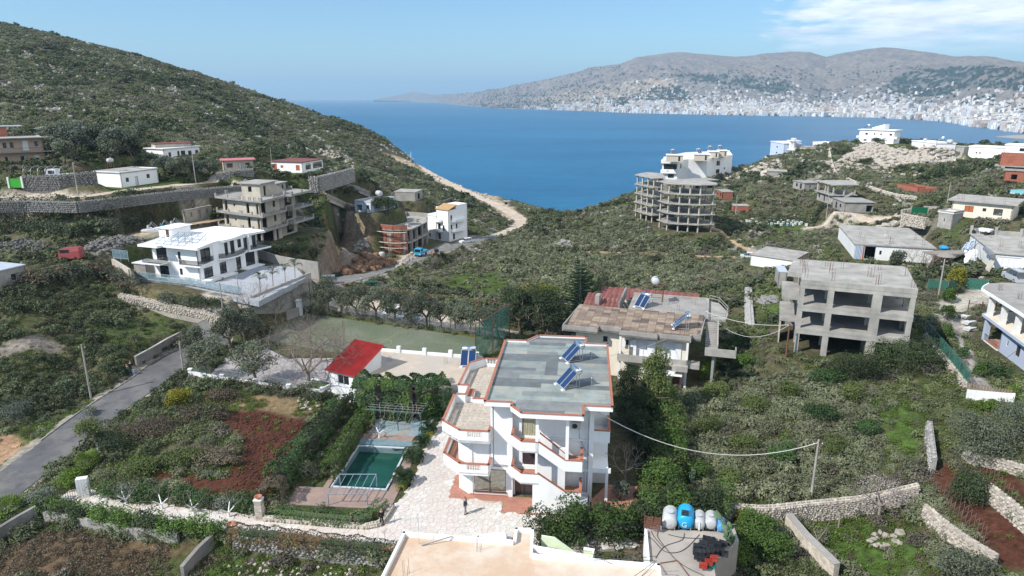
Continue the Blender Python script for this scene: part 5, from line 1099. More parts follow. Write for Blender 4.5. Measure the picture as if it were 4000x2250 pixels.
gm=bpy.data.materials.new('ground_soil');gm.use_nodes=True;t=NT(gm.node_tree)
at=t.n('ShaderNodeAttribute',attribute_name='gcol');g=t.n('ShaderNodeNewGeometry')
n1=t.n('ShaderNodeTexNoise',Vector=g.outputs['Position'],Scale=1.7,Detail=8.0,Roughness=.7)
n2=t.n('ShaderNodeTexNoise',Vector=g.outputs['Position'],Scale=.28,Detail=6.0,Roughness=.65)
v=t.math('MULTIPLY',t.n('ShaderNodeMapRange',i0=n1.outputs[0],i1=.3,i2=.7,i3=.45,i4=1.5).outputs[0],t.n('ShaderNodeMapRange',i0=n2.outputs[0],i1=.3,i2=.7,i3=.72,i4=1.25).outputs[0])
hs=t.n('ShaderNodeHueSaturation',Value=v,Color=at.outputs[0])
b=t.n('ShaderNodeBsdfPrincipled',Base_Color=hs.outputs[0],Roughness=.95);b.inputs['Specular IOR Level'].default_value=.1
bp=t.n('ShaderNodeBump',Strength=.9,Distance=.25,Height=n1.outputs[0]);t.t.links.new(bp.outputs[0],b.inputs['Normal'])
t.n('ShaderNodeOutputMaterial',Surface=b.outputs[0])
me=nM('ground',np.stack([GX,GY,GZ],-1).reshape(-1,3),quads,gm)
ca=me.attributes.new('gcol','FLOAT_COLOR','POINT');ca.data.foreach_set('color',np.concatenate([GCOL,np.ones(GCOL.shape[:2]+(1,))],-1).astype(np.float32).ravel())
link('ground',me,kind='structure',label='rough stony hillside ground with grass, red soil and limestone')
# the sea (a curved sheet) and the far shore
RE=6371000.0
def sea_z(Y,X=.0):return SEA-(Y*Y+X*X)/(2*RE)
rr=np.concatenate([[60],np.geomspace(150,40000,90)]);th=np.linspace(-1.25,1.25,60)
RRm,TH=np.meshgrid(rr,th,indexing='ij');SX,SY=RRm*np.sin(TH),RRm*np.cos(TH)
ii=np.arange(RRm.size).reshape(RRm.shape)
sm_=bpy.data.materials.new('sea_water');sm_.use_nodes=True;t=NT(sm_.node_tree);g=t.n('ShaderNodeNewGeometry')
mp=t.n('ShaderNodeMapping',i0=g.outputs['Position']);mp.inputs['Scale'].default_value=(.35,1.0,1.0);mp.inputs['Rotation'].default_value=(0,0,.25)
n1=t.n('ShaderNodeTexNoise',Vector=mp.outputs[0],Scale=.11,Detail=9.0,Roughness=.75)
n2=t.n('ShaderNodeTexNoise',Vector=mp.outputs[0],Scale=.0016,Detail=8.0,Roughness=.68,Distortion=1.4)
wc=t.ramp(n2.outputs[0],[(.35,(.005,.080,.180)),(.66,(.012,.125,.245))])
f=t.n('ShaderNodeMapRange',i0=n1.outputs[0],i1=.35,i2=.68).outputs[0]
wc=t.mix(f,t.mix(1.0,wc,(.70,.78,.84),'MULTIPLY'),t.mix(1.0,wc,(1.6,1.35,1.22),'MULTIPLY'))
b=t.n('ShaderNodeBsdfPrincipled',Base_Color=wc,Roughness=.38,IOR=1.33);b.inputs['Specular IOR Level'].default_value=.32
bp=t.n('ShaderNodeBump',Strength=.6,Distance=1.5,Height=n1.outputs[0]);t.t.links.new(bp.outputs[0],b.inputs['Normal'])
t.n('ShaderNodeOutputMaterial',Surface=b.outputs[0])
me=nM('sea',np.stack([SX,SY,sea_z(SY,SX)],-1).reshape(-1,3),np.stack([ii[:-1,:-1],ii[:-1,1:],ii[1:,1:],ii[1:,:-1]],-1).reshape(-1,4),sm_)
link('sea',me,kind='structure',label='calm deep blue sea filling the bay')
def ut(x,y):
 r=ray(x,y);return r[0]/r[1],r[2]/r[1]
def curve_ut(pts):
 a=sorted(ut(*S(p))for p in pts);return np.array([q[0]for q in a]),np.array([q[1]for q in a])
WL=curve_ut([(940,251.5),(1000,253.5),(1050,256.5),(1100,259),(1150,264),(1240,272),(1340,275),(1480,279.5),(1600,285),(1850,290),(2060,293),(2200,296),(2300,301),(2400,308),(2440,317),(2520,326),(2576,336),(2700,352),(2900,370)])
SL=curve_ut([(940,251.3),(985,242),(1040,232),(1100,239),(1170,236),(1240,226),(1330,208),(1400,193),(1500,169),(1560,161),(1600,146),(1680,133),(1720,132),(1750,135),(1850,142),(1900,140),(1930,136),(1990,130),(2040,133),(2080,144),(2110,136),(2180,123),(2220,120),(2250,121),(2330,131),(2400,142),(2480,144),(2576,158),(2700,160),(2900,175)])
ML=curve_ut([(940,251.4),(1040,245),(1200,250),(1330,240),(1430,225),(1550,200),(1650,192),(1700,188),(1900,190),(2000,198),(2080,212),(2200,200),(2300,193),(2450,195),(2576,190),(2900,190)])
LX=np.concatenate([np.linspace(WL[0][0],.95,520)])
wlt,slt,mlt=(np.interp(LX,*c)for c in(WL,SL,ML))
def shore_dist(t_):
 disc=t_*t_-2*(CAMZ-SEA)/RE
 return np.where(disc>0,RE*(-t_-np.sqrt(np.maximum(disc,0))),14000).clip(300,14000)
YW=shore_dist(wlt)
k_=np.ones(9)/9;YW=np.convolve(np.pad(YW,4,'edge'),k_,'valid')
wid=np.interp(LX,[WL[0][0],-.18,.0,.2,.95],[300,500,1500,2300,2600]);YR=YW+wid
NSG=170;sg=np.linspace(-.02,1.35,NSG)
SG,LU=np.meshgrid(sg,LX,indexing='ij')
YY=YW[None]+(YR-YW)[None]*SG
tt=np.where(SG<.5,wlt[None]+(mlt-wlt)[None]*(np.clip(SG,-.05,1)/.5)**1.25,mlt[None]+(slt-mlt)[None]*np.sin(np.clip((SG-.5)/.5,0,1)*pi/2)**1.1)
ZZ=CAMZ+tt*YY
over=np.clip(SG-1,0,1);ZZ-=over*900
XX=LU*YY
ridged=1-np.abs(vN(XX,YY,.0022,41,5)*2-1)
env=np.sin(np.clip(SG,0,1)*pi)**.8*np.clip((ZZ-SEA)/200,0,1)
gull=1-np.abs(vN(XX*1.6,YY*.45,.0045,44,4)*2-1)
ZZ+=(ridged-.75)*130*env+(gull-.75)*45*env+(vN(XX,YY,.012,43,4)-.5)*34*env
ZZ=np.maximum(ZZ,sea_z(YY)-3)
FX,FY,FZ=XX,YY,ZZ
pu,pv=proj([XX,YY,ZZ]);pu=pu/1.5528;pv=pv/1.5528
dry=vN(XX,YY,.006,51,5)[...,None];fine=vN(XX,YY,.03,52,3)[...,None]
fc=np.array((.20,.165,.14))*(.8+.4*dry)*np.ones(XX.shape+(1,))
fc=fc*(1-s01((fine-.58)*4)*.4)+np.array((.08,.08,.06))*s01((fine-.58)*4)*.4
def fpoly(pts):return iP(pu+(vN(XX,YY,.004,61,3)-.5)*30,pv+(vN(XX,YY,.01,62,3)-.5)*14,pts)
pine=fpoly([(1690,190),(1740,185),(1960,195),(2010,215),(1960,235),(1880,225),(1800,215)])|fpoly([(2210,225),(2280,185),(2420,165),(2600,180),(2600,225),(2450,222),(2330,245),(2200,235)])|fpoly([(1600,235),(1700,215),(1740,250),(1580,268),(1480,262)])
pine&=fine[...,0]>.40
fc[pine]=(.035,.055,.03)
town=(SG<.47)&(LU>ut(*S((1480,280)))[0]);fc[town]=fc[town]*.4+np.array((.20,.18,.16))*.6
terr=fpoly([(1330,250),(1500,222),(1640,195),(1700,195),(1700,235),(1500,262)]);fc[terr]=fc[terr]*.5+np.array((.36,.28,.19))*.5*(.6+.8*(np.sin(ZZ/9*6.28)[terr]>0))[:,None]
beach=(SG<.014);fc[beach]=(.55,.50,.42)
jj=np.arange(XX.size).reshape(XX.shape)
hm=bpy.data.materials.new('far_hill_scrub');hm.use_nodes=True;t=NT(hm.node_tree);at=t.n('ShaderNodeAttribute',attribute_name='gcol');g=t.n('ShaderNodeNewGeometry')
n1=t.n('ShaderNodeTexNoise',Vector=g.outputs['Position'],Scale=.03,Detail=9.0,Roughness=.75)
hs=t.n('ShaderNodeHueSaturation',Value=t.n('ShaderNodeMapRange',i0=n1.outputs[0],i1=.35,i2=.65,i3=.6,i4=1.4).outputs[0],Color=at.outputs[0])
b=t.n('ShaderNodeBsdfPrincipled',Base_Color=hs.outputs[0],Roughness=.95);b.inputs['Specular IOR Level'].default_value=.05
bp=t.n('ShaderNodeBump',Strength=1.0,Distance=12.0,Height=n1.outputs[0]);t.t.links.new(bp.outputs[0],b.inputs['Normal'])
t.n('ShaderNodeOutputMaterial',Surface=b.outputs[0])
me=nM('hills',np.stack([XX,YY,ZZ],-1).reshape(-1,3),np.stack([jj[:-1,:-1],jj[:-1,1:],jj[1:,1:],jj[1:,:-1]],-1).reshape(-1,4),hm)
ca=me.attributes.new('gcol','FLOAT_COLOR','POINT');ca.data.foreach_set('color',np.concatenate([fc,np.ones(fc.shape[:2]+(1,))],-1).astype(np.float32).ravel())
link('hills',me,kind='structure',label='dry grey brown hills across the bay with pine patches')
def far_h(s,u):
 i=np.clip(np.searchsorted(LX,u)-1,0,len(LX)-2);j=int(np.clip((s-sg[0])/(sg[1]-sg[0]),0,NSG-2))
 return FX[j,i],FY[j,i],FZ[j,i]
def gS(name,pts,rot,scl,idxs,coll,**kw):
 me=bpy.data.meshes.new(name);n=len(pts);me.vertices.add(n);me.vertices.foreach_set('co',np.asarray(pts,np.float32).ravel())
 for nm,ty,dat,k in(('rot','FLOAT_VECTOR',rot,'vector'),('scl','FLOAT_VECTOR',scl,'vector'),('idx','INT',idxs,'value')):
  a=me.attributes.new(nm,ty,'POINT');a.data.foreach_set(k,np.asarray(dat,np.int32 if ty=='INT' else np.float32).ravel())
 o=link(name,me,**kw)
 ng=bpy.data.node_groups.new(name,'GeometryNodeTree');ng.interface.new_socket('Geometry',in_out='INPUT',socket_type='NodeSocketGeometry');ng.interface.new_socket('Geometry',in_out='OUTPUT',socket_type='NodeSocketGeometry')
 N=ng.nodes;L=ng.links;gi=N.new('NodeGroupInput');go=N.new('NodeGroupOutput');ip=N.new('GeometryNodeInstanceOnPoints');ci=N.new('GeometryNodeCollectionInfo')
 ci.inputs['Collection'].default_value=coll;ci.inputs['Separate Children'].default_value=True;ci.inputs['Reset Children'].default_value=True
 def na(nm,dt):
  q=N.new('GeometryNodeInputNamedAttribute');q.data_type=dt;q.inputs['Name'].default_value=nm;return q.outputs['Attribute']
 er=N.new('FunctionNodeEulerToRotation');L.new(na('rot','FLOAT_VECTOR'),er.inputs[0])
 L.new(gi.outputs[0],ip.inputs['Points']);L.new(ci.outputs[0],ip.inputs['Instance']);ip.inputs['Pick Instance'].default_value=True
 L.new(na('idx','INT'),ip.inputs['Instance Index']);L.new(er.outputs[0],ip.inputs['Rotation']);L.new(na('scl','FLOAT_VECTOR'),ip.inputs['Scale']);L.new(ip.outputs[0],go.inputs[0])
 md=o.modifiers.new('scatter','NODES');md.node_group=ng
 return o
def pC(name,meshes):
 c=bpy.data.collections.new(name)
 for i,me in enumerate(meshes):
  o=bpy.data.objects.new(f'{name}_{i:02d}',me);c.objects.link(o)
 return c
# the town across the bay
def city_mat(name,col):
 m=bpy.data.materials.new(name);m.use_nodes=True;t=NT(m.node_tree);tc=t.n('ShaderNodeTexCoord');oi=t.n('ShaderNodeObjectInfo');g=t.n('ShaderNodeNewGeometry')
 sp=t.n('ShaderNodeSeparateXYZ',i0=tc.outputs['Object']);hh=t.math('ADD',sp.outputs[0],sp.outputs[1])
 fz=t.math('FRACT',t.math('DIVIDE',sp.outputs[2],3.1));fx=t.math('FRACT',t.math('DIVIDE',hh,3.6))
 win=t.math('MULTIPLY',t.math('MULTIPLY',t.math('GREATER_THAN',fz,.35),t.math('LESS_THAN',fz,.88)),t.math('GREATER_THAN',fx,.5))
 ns=t.n('ShaderNodeSeparateXYZ',i0=g.outputs['Normal']);side=t.math('LESS_THAN',ns.outputs[2],.5)
 r=t.math('FRACT',t.math('ADD',g.outputs['Random Per Island'],oi.outputs['Random']))
 c=t.ramp(r,[(0,col),(.35,(.62,.58,.54)),(.55,(.60,.47,.37)),(.7,(.55,.57,.60)),(.85,(.66,.62,.55)),(.97,(.45,.30,.22))],'CONSTANT')
 c=t.mix(t.math('MULTIPLY',t.math('MULTIPLY',win,side),.8),c,(.10,.11,.13))
 b=t.n('ShaderNodeBsdfPrincipled',Base_Color=c,Roughness=.8);t.n('ShaderNodeOutputMaterial',Surface=b.outputs[0]);return m
m73=city_mat('town_wall',(.78,.77,.75))
def town_block(mb,c,w_,d,h,rz,kind):
 """apartment block: body, roof lip, balcony slabs, stair head"""
 cs,sn=cos(rz),sin(rz)
 def L(a,b,z):return(c[0]+a*cs-b*sn,c[1]+a*sn+b*cs,c[2]+z)
 def bx(x0,x1,y0,y1,z0,z1):
  mb.raw([L(x0,y0,z0),L(x1,y0,z0),L(x1,y1,z0),L(x0,y1,z0),L(x0,y0,z1),L(x1,y0,z1),L(x1,y1,z1),L(x0,y1,z1)],[(4,5,6,7),(0,1,5,4),(1,2,6,5),(2,3,7,6),(3,0,4,7)])
 bx(-w_/2,w_/2,-d/2,d/2,-12,h)
 if kind>0:bx(-w_*.2,w_*.12,-d*.15,d*.3,h,h+3)
 if kind>1:
  for k in range(int(h/3.1)):bx(-w_*.4,w_*.25,-d/2-1.3,-d/2,k*3.1+2.7,k*3.1+3.5)
u_l,u_r=ut(*S((1480,280)))[0],.80
cand=[]
rc=random.Random(5)
def town_density(u,s):
 a=np.interp(u,[u_l-.1,u_l,u_l+.08,.3,.8],[.0,.25,.55,.9,1.0])
 a=a if u>.62 else a*1.0;return a*np.interp(s,[0,.02,.14,.22,.32,.42],[.6,1,1,.55,.14,.02])
tries=0
occ={}
while len(cand)<3000 and tries<90000:
 tries+=1
 u=rc.uniform(u_l-.10,u_r);s=rc.random()**1.35*.44+.012
 if rc.random()>town_density(u,s):continue
 x,y,z=far_h(s,u);
 if s>.1 and rc.random()<.5*s01(float(vN(np.array([x]),np.array([y]),.006,77,2)[0]-.45)*6):continue
 x+=rc.uniform(-8,8);y+=rc.uniform(-6,6)
 big=s<.2;ww=rc.uniform(18,46)if big else rc.uniform(11,22)
 cell=(int(x/17),int(y/17));
 if cell in occ:continue
 occ[cell]=1
 hh=(rc.choice([2,3,3,4,4,5,5,6,7,8])if big else rc.choice([1,2,2,3,3,4]))*3.1
 if rc.random()<.03:hh*=1.6
 hh*=np.interp(u,[u_l,.4,.8],[1,.9,1.05])
 cand.append((x,y,z,ww,rc.uniform(11,17),hh,rc.uniform(-.5,.5)+.2,s))
cand.sort(key=lambda c:-(c[3]*c[5])/c[1]**2*(1.0 if c[7]<.05 else .45))
def town_label(c):
 fl='tall' if c[5]>22 else('mid-rise' if c[5]>15 else 'low');wd='broad' if c[3]>33 else('slim' if c[3]<24 else 'square')
 place='on the waterfront' if c[7]<.05 else('in the town centre' if c[7]<.2 else 'on the slope above town')
 u=c[0]/c[1];k=int(np.searchsorted([.06,.16,.26,.36,.46,.56,.66],u))
 side=['leftmost stretch of far shore','far shore below the terraced hill','far shore below the first summit','far shore below the saddle','far shore below the main summit','far shore right of the summit','far shore above the beach spit','far shore at right edge'][k]
 return f'{fl} {wd} pale apartment block {place}, {side}'
for c in cand[:300]:
 mb=MB();town_block(mb,(0,0,0),c[3],c[4],c[5],c[6],2)
 l=town_label(c);o=mb.bd('apartment_building',m73,label=l,cat='apartment block',group='far town: '+l)
 o.location=c[:3]
mb=MB()
for c in cand[300:]:town_block(mb,c[:3],c[3],c[4],c[5],c[6],1 if c[1]>2800 else 2)
mb.bd('town_buildings',m73,kind='stuff',label='dense pale buildings of the town across the bay')
def clump_mesh(name,n,seed,mat_,r=1.0,flat=.8,leaf=.3):
 rn=random.Random(seed);mb=MB()
 for _ in range(n):
  th_=rn.uniform(0,6.283);ph=math.acos(rn.uniform(-.2,1));q=r*rn.uniform(.6,1.0)*(1+.22*sin(3*th_+seed))
  p=Vector((q*sin(ph)*cos(th_),q*sin(ph)*sin(th_),flat*q*cos(ph)))
  nn=(p.normalized()+Vector((rn.uniform(-.7,.7),rn.uniform(-.7,.7),rn.uniform(-.3,.9)))).normalized();a=nn.orthogonal().normalized();b_=nn.cross(a);an=rn.uniform(0,6.28)
  a,b_=a*cos(an)+b_*sin(an),b_*cos(an)-a*sin(an);sl=leaf*rn.uniform(.6,1.4)
  mb.poly([p-a*sl*.5-b_*sl*.3,p+a*sl*.5-b_*sl*.35,p+a*sl*.45+b_*sl*.4,p-a*sl*.4+b_*sl*.35])
 return mb.mesh(name,mat_)
m74=lM('far_pine_foliage',(.030,.048,.028),(.055,.075,.04),.3,.1)
pc=pC('far_pine',[clump_mesh('far_pine',60,3+i,m74,1,1.1,.8)for i in range(3)])
pi_,pj_=np.where(pine);pts=[]
for k in range(3800):
 q=rc.randrange(len(pi_));a,b_=pi_[q],pj_[q];pts.append((FX[a,b_]+rc.uniform(-9,9),FY[a,b_]+rc.uniform(-9,9),FZ[a,b_]+1))
for k in range(2600):
 u=rc.uniform(u_l-.15,u_r);s=rc.random()**1.3*.6+.01;x,y,z=far_h(s,u);pts.append((x+rc.uniform(-9,9),y+rc.uniform(-9,9),z+1))
for k in range(900):
 u=rc.uniform(WL[0][0]+.05,u_l+.05);s=rc.random()*.9+.03;x,y,z=far_h(s,u);pts.append((x+rc.uniform(-9,9),y+rc.uniform(-9,9),z+1))
sc_=NR.uniform(4,9,len(pts));sc_[3800:]*=.8;gS('pine_wood',pts,np.stack([np.zeros(len(pts))]*2+[NR.uniform(0,6.28,len(pts))],1),np.stack([sc_,sc_,sc_*NR.uniform(.8,1.3,len(pts))],1),NR.randint(0,3,len(pts)),pc,kind='stuff',label='dark pines among the town and on the far slopes')
a=S((2505,344));mb=MB();sp_=[hp(*S(p),SEA+1)for p in[(2505,343.5),(2540,341),(2600,338),(2700,345),(2700,352),(2560,348)]]
mb.prism(sp_,SEA-6,SEA+1.5);mb.bd('beach_spit',m50,kind='structure',label='low pale beach spit reaching into the bay')
# air
HAZE=8.6e-5
hb=MB().box(-40500,-300,-215,40500,40800,640);hmat=bpy.data.materials.new('haze_air');hmat.use_nodes=True;t=NT(hmat.node_tree)
pvn=t.n('ShaderNodeVolumePrincipled',Color=(.50,.76,1.0,1),Density=HAZE,Anisotropy=.1);t.n('ShaderNodeOutputMaterial',Volume=pvn.outputs[0])
hz=hb.bd('haze',hmat,kind='stuff',label='thin blue air haze over the bay')
# main white villa
AN=radians(-6.03)
VL=Bld('white_villa','three storey white villa with grey membrane roof, terracotta copings and outside stair','villa',(0,56,0),ang=AN,z=.0,world=True)
def VP(a,b,z=.0):return VL.wp(a,b,z)
MF=9.6
fp0=[(-5.15,.96),(-3.99,0),(-.1,0),(-.1,.35),(7.3,.35),(7.3,14.2),(-5.15,14.2)]
VL.walls(fp0,0,3.02,m16,{1:[(.45,3.42,.45,2.75,'b')],3:[(.35,2.05,0,2.5,'dD')]},name='wall')
VL.walls([(-5.15,.96),(-3.99,0),(-1.9,0),(-1.9,14.2),(-5.15,14.2)],3.3,5.9,m16,{},name='wall')
VL.walls([(-1.88,0),(.02,0),(.02,.3),(7.3,.3),(7.3,14.4),(-1.88,14.4)],3.02,9.6,m16,{2:[(.9,2.1,3.15,5.6,'wD'),(.85,2.15,6.25,8.9,'wD'),]},name='wall')
for q_ in((-.32,-.1,0,.06,.1,9.6),(-1.95,-.07,3.02,-1.75,.1,9.6),(6.95,-.06,0,7.36,.28,9.6)):VL.box('pilaster',m16,*q_)
mb=MB();mb.box(-3.50,.02,.52,-2.10,.05,2.68);VL.part(mb,'pane',m59)
mb=MB();mb.box(-2.02,.02,.52,-.62,.05,2.68);VL.part(mb,'pane',m59)
mb=MB();mb.box(-2.10,-.03,.45,-2.02,.06,2.75);mb.box(-3.6,-.12,.36,-.5,.02,.45);VL.part(mb,'window_sill',m62)
VL.box('base_trim',m28,-3.99,-.04,0,-.1,-.002,.1)
VL.slab([(-5.15,.96),(-3.99,0),(7.3,0),(7.3,14.2),(-5.15,14.2)],3.02,3.29,m16,'floor_slab')
VL.slab(rect(-1.8,.1,7.2,14.3),6.05,6.2,m16,'floor_slab')
def terrace(z0,zf,zt,fp,name):
 VL.slab(fp,z0,zf,m16,name)
T2=[(-6.57,.68),(-4.68,-1.03),(-1.88,-1.03),(-1.88,16.5),(-4.9,16.5),(-6.45,15.0),(-6.57,8.82),(-5.45,8.82),(-5.42,6.7),(-6.57,6.7)]
T1=[(-6.45,.3),(-4.66,-1.44),(-1.88,-1.44),(-1.88,.0),(-3.99,0),(-5.15,.96),(-5.15,6),(-6.45,6)]
VL.slab(T2,5.9,6.14,m16,'terrace_slab');VL.slab(T1,3.0,3.12,m16,'terrace_slab');VL.slab([(-6.4,.35),(-4.66,-1.38),(-1.95,-1.38),(-1.95,-.02),(-3.99,-.02),(-5.17,.94),(-5.17,6),(-6.4,6)],3.12,3.135,m29,'terrace_floor')
def baluster_mesh():
 return MB().lathe((0,0,0),[(.045,0),(.05,.04),(.025,.09),(.055,.24),(.03,.40),(.045,.52),(.05,.6)],7).mesh('baluster',m16)
BALM=baluster_mesh()
def pR(p,q,zf,zt,th=.14,gap=None,zb=None):
 """solid parapet p->q with optional baluster window gap=(s0, s1)"""
 zb=zf-.25 if zb is None else zb;L=math.hypot(q[0]-p[0],q[1]-p[1]);mb=MB();cp=MB()
 if gap:
  wS(mb,p,q,0,gap[0],zb,zt,-th,0);wS(mb,p,q,gap[1],None,zb,zt,-th,0);wS(mb,p,q,gap[0],gap[1],zb,zt-.62,-th,0);wS(mb,p,q,gap[0],gap[1],zt-.05,zt,-th,0)
  k=int((gap[1]-gap[0])/.155);dx,dy=(q[0]-p[0])/L,(q[1]-p[1])/L
  for i in range(k):
   s=gap[0]+(i+.5)*(gap[1]-gap[0])/k;o=link('baluster',BALM,VL.root);o.location=(p[0]+dx*s-dy*th/2,p[1]+dy*s+dx*th/2,zt-.63)
 else:wS(mb,p,q,0,None,zb,zt,-th,0)
 wS(cp,p,q,-.04,None,zt,zt+.06,-th-.05,.05,ext=.04)
 mb.bd('parapet',m16,VL.root);cp.bd('coping',m28,VL.root)
t2=[(-6.57,6.7),(-6.57,.68),(-4.68,-1.03),(-1.90,-1.03),(-1.90,.2)]
pR(t2[0],t2[1],6.14,7.1,gap=(2.0,5.2));pR(t2[1],t2[2],6.14,7.1);pR(t2[2],t2[3],6.14,7.1,gap=(.75,2.05));pR(t2[3],t2[4],6.14,7.1)
for p,q,g in[((-5.42,6.7),(-6.57,6.7),None),((-5.45,8.82),(-5.42,6.7),(.2,1.9)),((-6.57,8.82),(-5.45,8.82),None),((-6.45,15),(-6.57,8.82),(.9,5.2)),((-4.9,16.5),(-6.45,15),None),((-3.3,16.5),(-4.9,16.5),(.25,1.3)),((-1.9,16.5),(-3.3,16.5),None)]:pR(p,q,6.14,7.1,gap=g)
VL.box('parapet',m16,-4.7,6.72,6.14,-1.9,6.86,6.6);VL.box('coping',m28,-4.72,6.68,6.6,-1.9,6.9,6.66)
VL.box('planter',m16,-5.3,6.9,6.1,-4.75,8.7,6.75);VL.box('planter_top',m28,-5.32,6.88,6.75,-4.72,8.72,6.8)
t1=[(-6.45,6),(-6.45,.3),(-4.66,-1.44),(-1.90,-1.44),(-1.90,-.02)]
pR(t1[0],t1[1],3.12,4.0,gap=(2.2,5.0));pR(t1[1],t1[2],3.12,4.0);pR(t1[2],t1[3],3.12,4.0,gap=(.7,1.95));pR(t1[3],t1[4],3.12,4.0)
tm=bpy.data.materials.new('patterned_tile');tm.use_nodes=True;t=NT(tm.node_tree);tc=t.n('ShaderNodeTexCoord');oi=t.n('ShaderNodeObjectInfo')
sp=t.n('ShaderNodeSeparateXYZ',i0=tc.outputs['Object']);n1=t.n('ShaderNodeTexNoise',Vector=tc.outputs['Object'],Scale=9.0,Detail=3.0,Distortion=1.2)
rr_=t.math('SQRT',t.math('ADD',t.math('POWER',t.math('SUBTRACT',sp.outputs[0],.05),2.0),t.math('POWER',t.math('ADD',sp.outputs[1],.03),2.0)))
mot=t.math('MULTIPLY',t.math('LESS_THAN',rr_,.17),t.math('GREATER_THAN',n1.outputs[0],.50));mot=t.math('MULTIPLY',mot,t.math('GREATER_THAN',oi.outputs['Random'],.35))
n2=t.n('ShaderNodeTexNoise',Vector=tc.outputs['Object'],Scale=3.0,Detail=5.0)
cc=t.ramp(n2.outputs[0],[(.3,(.36,.31,.25)),(.7,(.52,.46,.38))]);cc=t.mix(t.math('MULTIPLY',mot,.75),cc,(.16,.12,.10))
hs=t.n('ShaderNodeHueSaturation',Value=t.n('ShaderNodeMapRange',i0=oi.outputs['Random'],i1=0,i2=1,i3=.86,i4=1.12).outputs[0],Color=cc)
b=t.n('ShaderNodeBsdfPrincipled',Base_Color=hs.outputs[0],Roughness=.7);t.n('ShaderNodeOutputMaterial',Surface=b.outputs[0])
TS=.62;tile_me=MB().box(-TS/2+.006,-TS/2+.006,0,TS/2-.006,TS/2-.006,.02).mesh('floor_tile',tm)
T2in=[(-6.40,.72),(-4.62,-.88),(-2.05,-.88),(-2.05,16.3),(-4.9,16.3),(-6.3,14.9),(-6.42,8.9),(-5.3,8.9),(-5.28,6.6),(-6.42,6.6)]
VL.slab([(x*.998,y)for x,y in T2in],6.14,6.146,m24,'terrace_screed')
cnt=0
for i in range(8):
 for j in range(29):
  x=-6.4+TS*(i+.5);y=-.88+TS*(j+.5)
  if iP(np.array([x]),np.array([y]),T2in)[0]and not(-5.4<x<-4.7 and 6.6<y<8.8):
   o=link('floor_tile',tile_me,VL.root);o.location=(x,y,6.147);o.rotation_euler=(0,0,R_.choice([0,pi/2,pi,-pi/2]));cnt+=1
RF=[(-2.36,-1.05),(.06,-1.05),(.06,-1.75),(1.06,-3.03),(6.40,-3.03),(6.40,-1.05),(8.9,-1.05),(8.9,14.6),(6.59,14.6),(6.59,16.65),(1.2,16.65),(.06,14.8),(-2.36,14.8)]
VL.slab(RF,9.6,9.85,m16,'roof_slab');VL.parapet(RF,9.85,10.06,.14,m16,coping=m28,cw=.05)
RI=inset(RF,.16)
MEM=[mat('membrane_'+n_,c,.85,.16,.9,.25,c2,rnd=.06)for n_,c,c2 in[('pale_green',(.25,.29,.275),(.31,.30,.255)),('mid_grey',(.19,.205,.205),(.225,.225,.205)),('dark_grey',(.135,.15,.155),None),('grey_green',(.20,.235,.23),(.25,.25,.22))]]
VL.slab(inset(RF,.15),9.85,9.856,MEM[1],'membrane_base')
rows=[(-3.03,-1.9,2),(-1.9,-.95,1),(-.95,0,1),(0,.95,0),(.95,1.9,0),(1.9,2.8,0),(2.8,3.8,2),(3.8,4.8,2),(4.8,5.8,1),(5.8,6.8,1),(6.8,7.5,3),(7.5,8.4,3),(8.4,9.3,3),(9.3,10.3,2),(10.3,11.2,2),(11.2,12.1,0),(12.1,13.1,0),(13.1,14.0,3),(14.0,14.9,0),(14.9,15.8,1),(15.8,16.65,2)]
rm=random.Random(9)
for j,(y0,y1,k)in enumerate(rows):
 xs=[-2.4];
 while xs[-1]<8.9:xs.append(xs[-1]+rm.uniform(2.4,5.2))
 for x0,x1 in zip(xs[:-1],xs[1:]):
  P=clip(RI,x0+.008,x1-.008,y0+.006,y1-.006)
  if len(P)<3:continue
  kk=k if rm.random()<.8 else rm.randrange(4);MB().prism(P,9.857,9.866+.006*(j%2)).bd('membrane_strip',MEM[kk],VL.root)
VL.part(MB().prism(rect(2.55,5.9,3.75,9.2),9.874,9.884),'membrane_strip',MEM[2]);VL.part(MB().prism(rect(3.8,6.0,4.9,9.3),9.874,9.886),'membrane_strip',MEM[0])
for a,b_,d in[(7.1,3.9,0),(7.05,10.4,0)]:
 mb=MB();mb.tube((a,b_,9.86),(a,b_,10.5),.09,.09,8);mb.lathe((a,b_,10.45),[(.09,0),(.13,.05),(.13,.16),(.05,.22)],8);VL.part(mb,'vent_pipe',m33)
L2=[(.08,-.05),(.08,-1.4),(1.05,-2.5),(2.6,-2.5),(2.6,-.05)]
VL.slab(L2,6.05,6.18,m16,'landing');VL.slab(inset(L2,.1),6.181,6.195,m29,'landing_floor')
VL.slab(L2,2.95,3.08,m16,'landing');VL.slab(inset(L2,.1),3.081,3.095,m29,'landing_floor')
for zf,zt,zb in((6.18,7.1,6.06),(3.08,4.0,2.96)):
 pR((.08,-.05),(.08,-1.4),zf,zt,zb=zb);pR((.08,-1.4),(1.05,-2.5),zf,zt,zb=zb);pR((1.05,-2.5),(2.6,-2.5),zf,zt,zb=zb)
mb=MB();pfill(mb,[(2.08,0),(6.37,0),(6.37,2.42),(4.88,2.42),(2.62,4.0),(2.08,4.0)][:3]+[(4.88,2.42),(2.62,4.0),(2.6,2.9),(2.08,2.9)],-2.5,-2.36);VL.part(mb,'stair_wall',m16)
